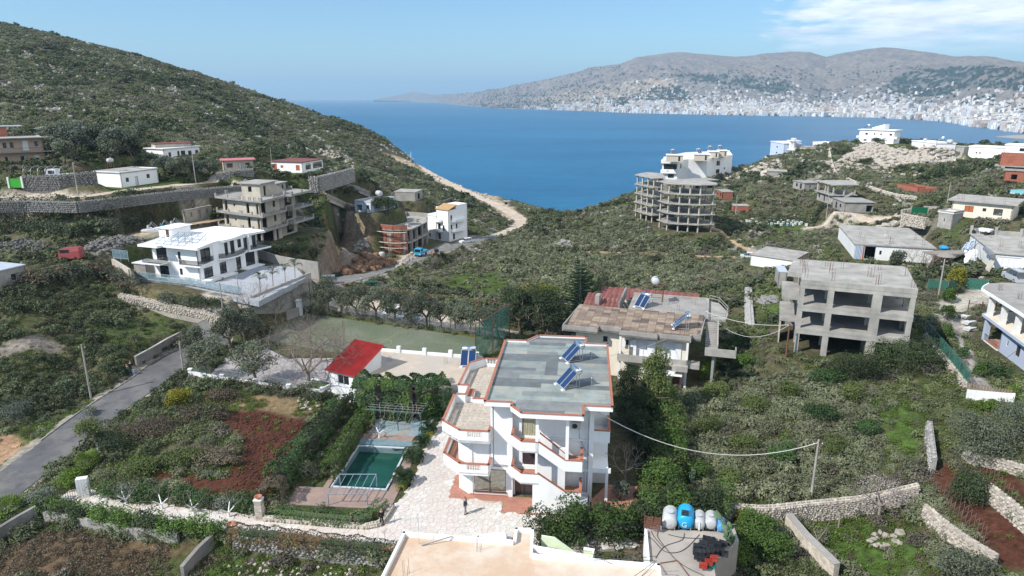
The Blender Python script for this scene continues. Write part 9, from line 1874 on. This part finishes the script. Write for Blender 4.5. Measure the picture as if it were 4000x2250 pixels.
for i,(x,y)in enumerate([(3625+14*k,1900+17*k)for k in range(16)]+[(3850+14*k,1860+14*k)for k in range(9)]+[(3690+14*k,1930+17*k)for k in range(12)]):
 p=gp(x,y);mb=MB();mb.tube((0,0,-.1),(R_.uniform(-.05,.05),0,1.5),.02,.016,4);r=mb.bd('vine_stake',m38,label='thin stake and bare vine in the red soil vineyard',cat='stake',group='vine stakes in the red soil vineyard');r.location=p
 MB().path([(0,0,0),(.05,.05,.5),(.25,.1,.8),(.4,0,1.0)],.025,4).bd('vine',m45,r)
th=empty('thatched_umbrella',gp(3685,1040),0,'small thatched garden umbrella beside the tall pole','umbrella');MB().tube((0,0,0),(0,0,2.4),.06).bd('pole',m38,th);MB().lathe((0,0,2.0),[(1.7,0),(1.1,.35),(.15,.75)],16).bd('thatch_canopy',mat('old_thatch',(.26,.235,.21),.95,.25,6,.5),th)
cn=empty('thatched_canopy',hp(*MX(1450,400),7.2),.1,'weathered flat reed canopy with a blue bag on top','canopy');MB().obox((0,0,0),8,3,.25,0).bd('reed_roof',MATS['old_thatch'],cn);[MB().tube((x,y,-2.8),(x,y,0),.06).bd('post',m38,cn)for x in(-3.6,0,3.6)for y in(-1.3,1.3)]
MB().blob((0,0,0),1.1,.8,.45,.12,random.Random(3),2,True).bd('blue_bag',mat('blue_tarp',(.03,.25,.48),.6,.1,2,.3),label='bright blue bundle lying on the reed canopy',cat='bundle').location=hp(*MX(1400,315),7.6)
def tarp(label,pts,m,seed=1,name='tarp'):
 rn=random.Random(seed);P=[Vector(p)for p in pts];mb=MB();n=7;V=[]
 for i in range(n+1):
  for j in range(n+1):p=P[0].lerp(P[1],i/n).lerp(P[3].lerp(P[2],i/n),j/n);V.append(p+Vector((rn.uniform(-.12,.12),rn.uniform(-.12,.12),rn.uniform(-.15,.18))))
 top=len(V);V2_=[v-Vector((0,0,.04))for v in V];Fs=[(i*(n+1)+j,i*(n+1)+j+1,(i+1)*(n+1)+j+1,(i+1)*(n+1)+j)for i in range(n)for j in range(n)]
 mb.raw(V,Fs);mb.raw(V2_,[f[::-1]for f in Fs]);return mb.bd(name,m,label=label,cat='tarp')
tarp('white plastic tarp draped beside the concrete garage house',[hp(*MX(1700,560),6.2),hp(*MX(1870,500),6.4),hp(*MX(1880,340),8.2),hp(*MX(1700,360),8.0)],m65,3)
tarp('grey blue plastic sheet hanging on the garage house side',[hp(*MX(1640,360),7.2),hp(*MX(1790,330),7.2),hp(*MX(1850,200),8.6),hp(*MX(1720,240),8.4)],m20,4)
for i in range(5):MB().tube(hp(*MX(1905+i*22,750),5.9),hp(*MX(2080+i*12,480),8.0),.1,.1,6).bd('leaning_board',m26,label='long pale board leaning on the garage house corner',cat='board',group='boards leaning on the garage house')
MB().tube(hp(*MX(1990,330),8.9),hp(*MX(2100,440),8.7),.42,.42,12).bd('black_drum',m33,label='dark metal drum hanging at the corner of the work roof',cat='drum')
rk=empty('plank_stack',hp(*MX(1900,740),5.8),w5.ang,'stack of rusty brown planks beside the boards','planks');[MB().box(-1.2,-.1-.02*(k%2),k*.14,1.2,.5,k*.14+.11).bd('plank',m39,rk)for k in range(9)]
for i,q in enumerate([(165,790),(180,840),(190,890)]):P=gp(*QZ5(q[0]+40,q[1]+20));r=empty('panel_stack',P,.3,['uppermost pale panel stack in the driveway','middle pale panel stack in the driveway','lowest pale panel stack in the driveway'][i],'panels','pale panels in the driveway');[MB().obox((0,0,.05+k*.12),1.8,.9,.07,.05*k).bd('panel',m43,r)for k in range(4)]
cl_=empty('clothes_line',RV.wp(2.4,2.2,3.5),RV.ang,'washing hanging on the columned balcony of the blue grey house','washing');MB().tube((0,0,1.9),(0,3,1.9),.015,.015,4).tube((0,0,0),(0,0,1.9),.03).tube((0,3,0),(0,3,1.9),.03).bd('line',m34,cl_);[MB().box(-.02,.3+k*.7,.9,.02,.75+k*.7,1.88).bd('cloth',m_,cl_)for k,m_ in enumerate((m20,P_blue,m17))]
# people
def skin_obj(name,V,E,R,m,parent,sub=1):
 me_=bpy.data.meshes.new(name);me_.from_pydata(V,E,[]);me_.materials.append(m);o=link(name,me_,parent);sm=o.modifiers.new('skin','SKIN');sm.use_smooth_shade=True
 me_.update();sv=me_.skin_vertices[0].data if me_.skin_vertices else None
 for i,r in enumerate(R):sv[i].radius=(r,r)
 sv[0].use_root=True;s2=o.modifiers.new('sub','SUBSURF');s2.levels=sub;s2.render_levels=sub;return o
m87=mat('skin',(.42,.24,.17),.6,.03,3,0)
def person(P,rz,label,h=1.75,shirt=(.05,.07,.13),trousers=(.25,.24,.23),hair=(.10,.08,.07),hand=None,female=False,stride=.05,cap=None,group=None):
 s=h/1.75;r=empty('person',P,rz,label,'person',group);r.scale=(s,s,s);st_=stride
 V=[(0,0,.95),(0,0,1.15),(0,0,1.38),(0,-.01,1.49),(0,-.02,1.58),(-.19,0,1.40),(-.25,.02,1.14),(-.23,-.12,.93),(-.22,-.20,.87),(.19,0,1.40),(.25,.02,1.14),(.22,-.10,.92),(.21,-.17,.86),(-.10,0,.90),(-.11,-st_,.50),(-.12,st_*.5,.09),(-.12,-.12+st_*.5,.04),(.10,0,.90),(.11,st_,.50),(.12,-st_*.5,.09),(.12,-.14-st_*.5,.04)]
 E=[(0,1),(1,2),(2,3),(3,4),(2,5),(5,6),(6,7),(7,8),(2,9),(9,10),(10,11),(11,12),(0,13),(13,14),(14,15),(15,16),(0,17),(17,18),(18,19),(19,20)]
 R=[.13,.12,.13,.055,.06,.06,.045,.035,.03,.06,.045,.035,.03,.085,.06,.045,.04,.085,.06,.045,.04];skin_obj('body',V,E,R,m87,r)
 sh=mat(f'cloth_{int(shirt[0]*99)}_{int(shirt[1]*99)}_{int(shirt[2]*99)}',shirt,.85,.06,5,.1);tr_=mat(f'cloth_{int(trousers[0]*99)}_{int(trousers[1]*99)}_{int(trousers[2]*99)}',trousers,.85,.06,5,.1);hr=mat(f'hair_{int(hair[0]*99)}',hair,.8,.1,6,.1)
 skin_obj('jacket',[V[0][:2]+(.90,),V[1],V[2],V[5],V[6],V[7],V[9],V[10],V[11]],[(0,1),(1,2),(2,3),(3,4),(4,5),(2,6),(6,7),(7,8)],[.155,.15,.155,.08,.062,.05,.08,.062,.05],sh,r)
 skin_obj('trousers',[V[0],V[13],V[14],V[15],V[17],V[18],V[19]],[(0,1),(1,2),(2,3),(0,4),(4,5),(5,6)],[.14,.105,.078,.065,.105,.078,.065],tr_,r)
 hd=MB();hd.blob((0,-.02,1.65),.078,.095,.12,.0,random.Random(1),2,True);hd.blob((0,-.115,1.645),.014,.022,.02,0,random.Random(1),1);ho=hd.bd('head',m87,r)
 for sx in(-1,1):MB().blob((sx*.03,-.108,1.665),.01,.008,.007,0,random.Random(1),1).bd('eye',m31,ho);MB().blob((sx*.08,-.01,1.645),.012,.02,.03,0,random.Random(1),1).bd('ear',m87,ho)
 hh_=MB();hh_.blob((0,.012,1.69),.088,.098,.10,.02,random.Random(2),2,True);
 if female:hh_.blob((0,.07,1.56),.08,.05,.14,.03,random.Random(2),2,True)
 hh_.bd('cap' if cap else 'hair',mat('reddish_cap',(.25,.09,.06),.8,.1,5,0)if cap else hr,r)
 for sx,yv in((-1,V[8]),(1,V[12])):
  hn=MB();hn.blob((yv[0],yv[1]-.02,yv[2]-.03),.022,.035,.045,0,random.Random(1),1,True)
  for k in range(4):hn.tube((yv[0]-.018+k*.012,yv[1]-.04,yv[2]-.05),(yv[0]-.018+k*.012,yv[1]-.055,yv[2]-.105+.006*abs(k-1)),.008,.006,4)
  hn.tube((yv[0]-sx*.02,yv[1]-.02,yv[2]-.02),(yv[0]-sx*.035,yv[1]-.06,yv[2]-.06),.009,.007,4);hn.bd('hand',m87,r)
 for sx,yv in((-1,V[16]),(1,V[20])):MB().blob((yv[0],yv[1]+.05,.045),.048,.13,.05,0,random.Random(1),2,True).bd('shoe',m32,r)
 return r
person(hp(1818,2008,.035),radians(70),'man in dark blue jacket, grey trousers and reddish cap standing on the paved yard',cap=True)
person(hp(1492,2050,.035),radians(30),'woman dressed in black standing at the end of the clipped hedge',1.66,(.012,.012,.014),(.012,.012,.014),(.07,.04,.03),female=True)
person(gp(500,1468)+Vector((0,0,.03)),radians(160),'person in a green coat at the roadside verge',1.7,(.02,.17,.08),(.02,.02,.03),(.25,.22,.2));person(gp(514,1455)+Vector((0,0,.03)),radians(20),'person in black behind the blue bundle at the roadside',1.7,(.015,.015,.02),(.02,.02,.02),(.05,.04,.03));person(gp(1412,1112)+Vector((0,0,.1)),radians(180),'pedestrian in pale top walking on the asphalt near the bins',1.75,(.42,.42,.42),(.10,.09,.09),(.08,.06,.05),stride=.16);person(gp(524,1468)+Vector((0,0,.03)),radians(200),'small child in light blue clothes between the two adults',1.15,(.20,.42,.62),(.25,.40,.55),(.10,.07,.05))
for i,q in enumerate([(800,440),(995,520)]):person(BB.wp(*BB.l(1380+q[0]/5.174,760+q[1]/5.174,.0),6.95),radians(40+90*i),['worker standing left on the brick building roof','worker bending further right on the brick building roof'][i],1.75,(.04,.05,.07),(.05,.05,.06),(.05,.04,.03))
# scrub over the hillsides
def lf_clump(name,seed,leaf,n,size,r=1.0,flat=.75,lumps=6):
 rn=random.Random(seed);cs=[(0,0,.3*flat)]+[(rn.uniform(-.6,.6)*r,rn.uniform(-.6,.6)*r,rn.uniform(.25,.7)*flat)for _ in range(lumps)];rs=[(r*.7,r*.7,.55*flat)]+[(r*rn.uniform(.28,.45),)*2+(r*rn.uniform(.25,.42)*flat,)for _ in range(lumps)]
 V,Q=lC(cs,rs,n,size,seed,.5,.5);V[:,2]=np.maximum(V[:,2],-.05);return nM(name,V,Q,leaf,False)
LM=dict(sage=lM('sage_scrub',(.132,.150,.082),(.220,.236,.142),.28,.3,(.14,.13,.085)),green=lM('green_scrub',(.092,.112,.048),(.162,.182,.082),.3,.2),darkg=lM('dark_scrub',(.050,.066,.032),(.096,.116,.056),.3,.15),dry=lM('dry_scrub',(.105,.094,.070),(.175,.158,.125),.25,.1),fresh=lM('fresh_weeds',(.060,.110,.018),(.130,.190,.038),.3,.3))
protoN=[];kinds=[]
for kd,cnt_,n,sz,fl in(('sage',3,420,.17,.8),('green',3,420,.16,.8),('darkg',3,420,.17,.95),('dry',2,380,.15,.8),('fresh',2,260,.16,.35)):
 for i in range(cnt_):protoN.append(lf_clump('shrub',11*len(protoN)+3,LM[kd],n,sz,1.0,fl));kinds.append(kd)
pcN=pC('scrub_plant',protoN)
protoF=[]
for kd,cnt_,n,sz,fl in(('sage',3,110,.34,.8),('green',3,110,.34,.8),('darkg',3,110,.36,.95),('dry',2,100,.32,.8),('fresh',2,80,.32,.35)):
 for i in range(cnt_):protoF.append(lf_clump('far_shrub',13*len(protoF)+5,LM[kd],n,sz,1.0,fl))
pcF=pC('far_scrub_plant',protoF)
rockp=[MB().blob((0,0,0),.6,.5,.4,.28,random.Random(s_),1).mesh('rock',m49)for s_ in range(4)];pcR=pC('rock',rockp)
KI={'sage':(0,3),'green':(3,6),'darkg':(6,9),'dry':(9,11),'fresh':(11,13)}
def grow(P,d):
 c=Vector((sum(p[0]for p in P)/len(P),sum(p[1]for p in P)/len(P)));return[tuple(c+(Vector(p)-c)*(1+d/max(1,(Vector(p)-c).length)))for p in P]
EX=[[(p.x,p.y)for p in pol]for pol in(POOL,CT,COURTG)]+[grow(f_[0],3.0 if f_[0][0][1]>115 else .6)for f_ in FOOT]+[[(p.x,p.y)for p in YARD]]+[yp_,[(p.x,p.y)for p in Lp+Rp[::-1]],[(p.x,p.y)for p in V2PAD],[(p.x,p.y)for p in tb]]
EX+=[[tuple(hp(*q,0))[:2]for q in c]for c in([(1100,1990),(1180,1880),(1330,1860),(1420,1600),(1750,1560),(1700,1700),(1560,1900),(1500,2010)],[(2120,2100),(2480,2000),(2490,1560),(2300,1540),(2300,1980)],[(1290,1380),(1890,1400),(1840,1600),(1290,1600)])]
EX+=[[(p.x,p.y)for p in gpl(*c)]for c in([(1290,1105),(1420,1150),(1900,1250),(2040,1300),(2000,1335),(1230,1222),(1180,1170)],[(3640,1230),(3720,1300),(3780,1500),(3830,1560),(3900,1540),(3830,1420),(3760,1320),(3800,1260)],[(3650,1180),(3800,1130),(3990,1100),(4100,1090),(4100,1160),(3850,1190),(3700,1240)],[(1540,980),(1760,930),(1780,965),(1560,1020)],[(1240,1020),(1440,940),(1450,1000),(1300,1080),(1240,1090)])]
LOW=[gpl(*c)for c in([(820,1640),(1010,1590),(1210,1640),(1190,1700),(1110,1850),(1030,1960),(880,1950),(520,1850),(860,1880),(960,1760)],[(40,2130),(200,2070),(500,2110),(850,2150),(860,2200),(720,2290),(-100,2300)],[(840,2150),(1100,2210),(1500,2240),(1500,2300),(700,2290)],[(0,1700),(60,1690),(210,1740),(120,1830),(0,1890),(-100,1900),(-100,1700)],[(0,1350),(150,1310),(260,1345),(240,1385),(0,1400)],[(3620,1850),(3700,1800),(3850,1950),(4050,2100),(4050,2250),(3900,2200),(3760,2060)],[(3780,1790),(3850,1770),(4050,1900),(4050,2050),(3880,1900)],[(0,745),(940,690),(960,725),(600,748),(300,785),(0,785)],[(300,975),(560,900),(860,840),(900,850),(520,940),(340,1000)],[(3270,640),(3330,590),(3400,563),(3500,592),(3760,612),(3720,640),(3460,660)],[(1500,600),(1620,630),(1900,750),(2030,830),(2060,870),(1980,860),(1640,670)],[(1330,1000),(1560,1000),(1540,1040),(1330,1085)],[(760,1530),(1200,1560),(1290,1600),(1250,1640),(1000,1600),(800,1640)],[(2500,2030),(2600,2060),(2560,2180),(2440,2160)])]
FRESH=[gpl(*c)for c in([(3200,2060),(3300,2010),(3560,2100),(3640,2180),(3500,2260),(3300,2250)],[(3420,1560),(3560,1560),(3660,1700),(3560,1800),(3440,1700)],[(2940,1130),(3060,1120),(3080,1250),(2960,1260)],[(330,1250),(600,1220),(850,1200),(860,1260),(700,1330),(500,1350),(330,1330)],[(200,860),(350,850),(420,880),(200,930),(0,910)],[(1190,770),(1240,800),(1420,880),(1400,900),(1250,870)],[(60,1680),(200,1640),(370,1560),(420,1570),(220,1730)],[(1700,1090),(1900,1060),(2000,1100),(1950,1150),(1800,1140)],[(3430,560),(3700,575),(3900,590),(3500,590)],[(840,2180),(1500,2250),(1500,2300),(700,2290)],[(3000,870),(3200,875),(3200,905),(3000,900)],[(560,2230),(620,2190),(700,2180),(690,2260)])]
DARKZ=[gpl(*c)for c in([(0,785),(300,792),(600,760),(830,740),(840,800),(560,890),(330,950),(0,960)],[(0,1130),(300,1060),(470,1080),(520,1180),(300,1220),(0,1260)],[(0,1420),(200,1400),(440,1450),(450,1530),(330,1560),(150,1620),(0,1640)],[(100,560),(560,560),(600,640),(380,670),(120,640)],[(900,600),(1100,580),(1200,600),(1100,680),(850,640)],[(1200,690),(1420,690),(1400,760),(1280,740)],[(1000,980),(1240,940),(1250,1080),(1180,1060)],[(2880,700),(3100,640),(3200,630),(3240,660),(3100,700)],[(2640,1500),(2900,1380),(3000,1420),(2700,1560)],[(2470,1560),(2560,1560),(2640,1900),(2500,2000)])]
SAGEZ=[gpl(*c)for c in([(2620,1560),(3100,1480),(3420,1520),(3440,1860),(3060,1960),(2700,1950),(2640,1700)],[(1900,900),(2500,860),(2750,900),(2650,1200),(2200,1150),(1900,1050)],[(2250,1300),(2750,1300),(2700,1060),(2350,1060)])]
NG=1.05
def cand_grid(y0,y1,sp,um=.92,seed=1):
 rn=np.random.RandomState(seed);xs=np.arange(-um*y1,um*y1,sp);ys=np.arange(y0,y1,sp);X,Y=np.meshgrid(xs,ys);X=X+rn.uniform(-.5,.5,X.shape)*sp;Y=Y+rn.uniform(-.5,.5,Y.shape)*sp;m=(np.abs(X/Y)<um);return X[m],Y[m]
def build_scatter(name,y0,y1,sp,coll,smin,smax,label,seed,dens=1.0):
 X,Y=cand_grid(y0,y1,sp,seed=seed);rn=np.random.RandomState(seed+5);Z=H(X,Y);ok=Z>SEA+4
 px1,py1=proj([X,Y,Z]);ok&=(px1>-260)&(px1<4260)&(py1<2420)
 X,Y,Z=X[ok],Y[ok],Z[ok];ok=np.ones(len(X),bool)
 for e in EX:ok&=~iP(X,Y,e)
 for path,w_ in((RD_A,3.3),(RD_B,3.2),(TR_R,1.5),(TR_R2,1.1),(TR_R3,1.5),(TOPRD,1.8),(GATEPATH,1.6)):
  d=np.full(X.shape,1e9)
  for a,b_ in zip(path[:-1],path[1:]):d=np.minimum(d,dseg(X,Y,a,b_)[0])
  ok&=d>w_
 X,Y,Z=X[ok],Y[ok],Z[ok]
 n1=vN(X,Y,.05,71,4);n2=vN(X,Y,.2,72,3);n3=vN(X,Y,.018,73,3);r=rn.rand(len(X));kind=np.full(len(X),1)
 kind[n1>.5]=0;kind[(n1<.36)]=2;kind[(n2>.62)&(r<.7)]=3;kind[(n3>.62)&(r<.35)]=2
 p=np.full(len(X),.82)*dens;p*=np.where(n2<.33,.35,1.0);low=np.zeros(len(X),bool);fr_=np.zeros(len(X),bool)
 for e in LOW:low|=iP(X,Y,e)
 for e in FRESH:fr_|=iP(X,Y,e)
 for e in DARKZ:m=iP(X,Y,e);kind[m&(r<.75)]=2;p[m]=.95
 for e in SAGEZ:m=iP(X,Y,e);kind[m&(r<.72)]=0;p[m]=np.where(n2[m]<.28,.5,.97)
 p[fr_]=.6;kind[fr_&(r<.72)]=4;p[low]=.018;kind[low]=np.where(r[low]<.5,4,3)
 rk_=(vN(X,Y,.16,21,5)>.60)&(Y>120);p[rk_]*=.45
 keep_=rn.rand(len(X))<p;X,Y,Z,kind,r=X[keep_],Y[keep_],Z[keep_],kind[keep_],r[keep_];low=low[keep_]
 names_=['sage','green','darkg','dry','fresh'];idx_=np.zeros(len(X),int)
 for ki,nm in enumerate(names_):a,b_=KI[nm];m=kind==ki;idx_[m]=a+(rn.rand(m.sum())*(b_-a)).astype(int)
 s=rn.uniform(smin,smax,len(X))*(.7+.6*vN(X,Y,.3,74,2));s=np.where(kind==4,s*.7,s);sz_=np.zeros(len(X),bool)
 for e in SAGEZ:sz_|=iP(X,Y,e)
 s=np.where(sz_,s*1.28,s);s=np.where(low,s*.45,s);s=np.where((kind==2)&(rn.rand(len(X))<.12),s*1.7,s)
 pts_=np.stack([X,Y,Z-.08],1);rot_=np.stack([rn.uniform(-.15,.15,len(X)),rn.uniform(-.15,.15,len(X)),rn.uniform(0,6.28,len(X))],1);scl_=np.stack([s,s,s*rn.uniform(.7,1.25,len(X))],1)
 print(name,len(X));gS(name,pts_,rot_,scl_,idx_,coll,kind='stuff',label=label)
build_scatter('near_scrub',42,112,.95,pcN,.55,1.25,'dense low scrub of sage, green and dry brush on the near slopes',1)
build_scatter('mid_scrub',112,230,1.35,pcF,.75,1.45,'dense maquis scrub over the middle slopes',2);build_scatter('hill_scrub',230,560,2.0,pcF,.9,2.0,'maquis scrub covering the hill and far slopes',3)
X,Y=cand_grid(48,520,3.2,seed=9);Z=H(X,Y);n_=vN(X,Y,.16,21,5);rn=np.random.RandomState(4);px1,py1=proj([X,Y,Z]);ok=(Z>SEA+4)&(((n_>.67)&(Y>110))|(rn.rand(len(X))<.02))&(px1>-200)&(px1<4200)
for e in EX:ok&=~iP(X,Y,e)
for path in(RD_A,RD_B,TOPRD):
 for a,b_ in zip(path[:-1],path[1:]):ok&=dseg(X,Y,a,b_)[0]>3.2
X,Y,Z=X[ok],Y[ok],Z[ok];X2=np.concatenate([X+rn.uniform(-1.5,1.5,len(X))for _ in range(3)]);Y2=np.concatenate([Y+rn.uniform(-1.5,1.5,len(X))for _ in range(3)]);s=rn.uniform(.3,1.0,len(X2))*np.clip(Y2/150,.6,2.0)
gS('limestone_rocks',np.stack([X2,Y2,H(X2,Y2)],1),rn.uniform(0,6.28,(len(X2),3)),np.stack([s,s,s],1),rn.randint(0,4,len(X2)),pcR,kind='stuff',label='limestone rocks scattered through the scrub');print('rocks',len(X2))
gt=[nM('tuft',*lC([(0,0,.08)],[(.35,.35,.14)],60,.11,3+i,.2,.2),LM['fresh']if i<2 else LEAF['brown'],False)for i in range(3)];pcG=pC('grass_tuft',gt)
X,Y=cand_grid(44,95,.42,seed=14);Z=H(X,Y);px1,py1=proj([X,Y,Z]);rn=np.random.RandomState(8);ok=(px1>-100)&(px1<4100)&(vN(X,Y,.35,33,3)>.40)&(rn.rand(len(X))<.75)
for e in EX:ok&=~iP(X,Y,e)
for path,w_ in((RD_A,3.0),(GATEPATH,1.3)):
 for a,b_ in zip(path[:-1],path[1:]):ok&=dseg(X,Y,a,b_)[0]>w_
soil=iP(X,Y,LOW[0])|iP(X,Y,LOW[3])|iP(X,Y,LOW[4])|iP(X,Y,LOW[5]);ok&=~(soil&(rn.rand(len(X))<.93));X,Y,Z=X[ok],Y[ok],Z[ok];s=rn.uniform(.6,1.5,len(X));dryf=iP(X,Y,LOW[1]);ix=np.where(dryf|(rn.rand(len(X))<.2),2,rn.randint(0,2,len(X)))
gS('grass',np.stack([X,Y,Z],1),np.stack([X*0,X*0,rn.uniform(0,6.28,len(X))],1),np.stack([s,s,s],1),ix,pcG,kind='stuff',label='short grass and weeds in the near plots');print('grass',len(X))
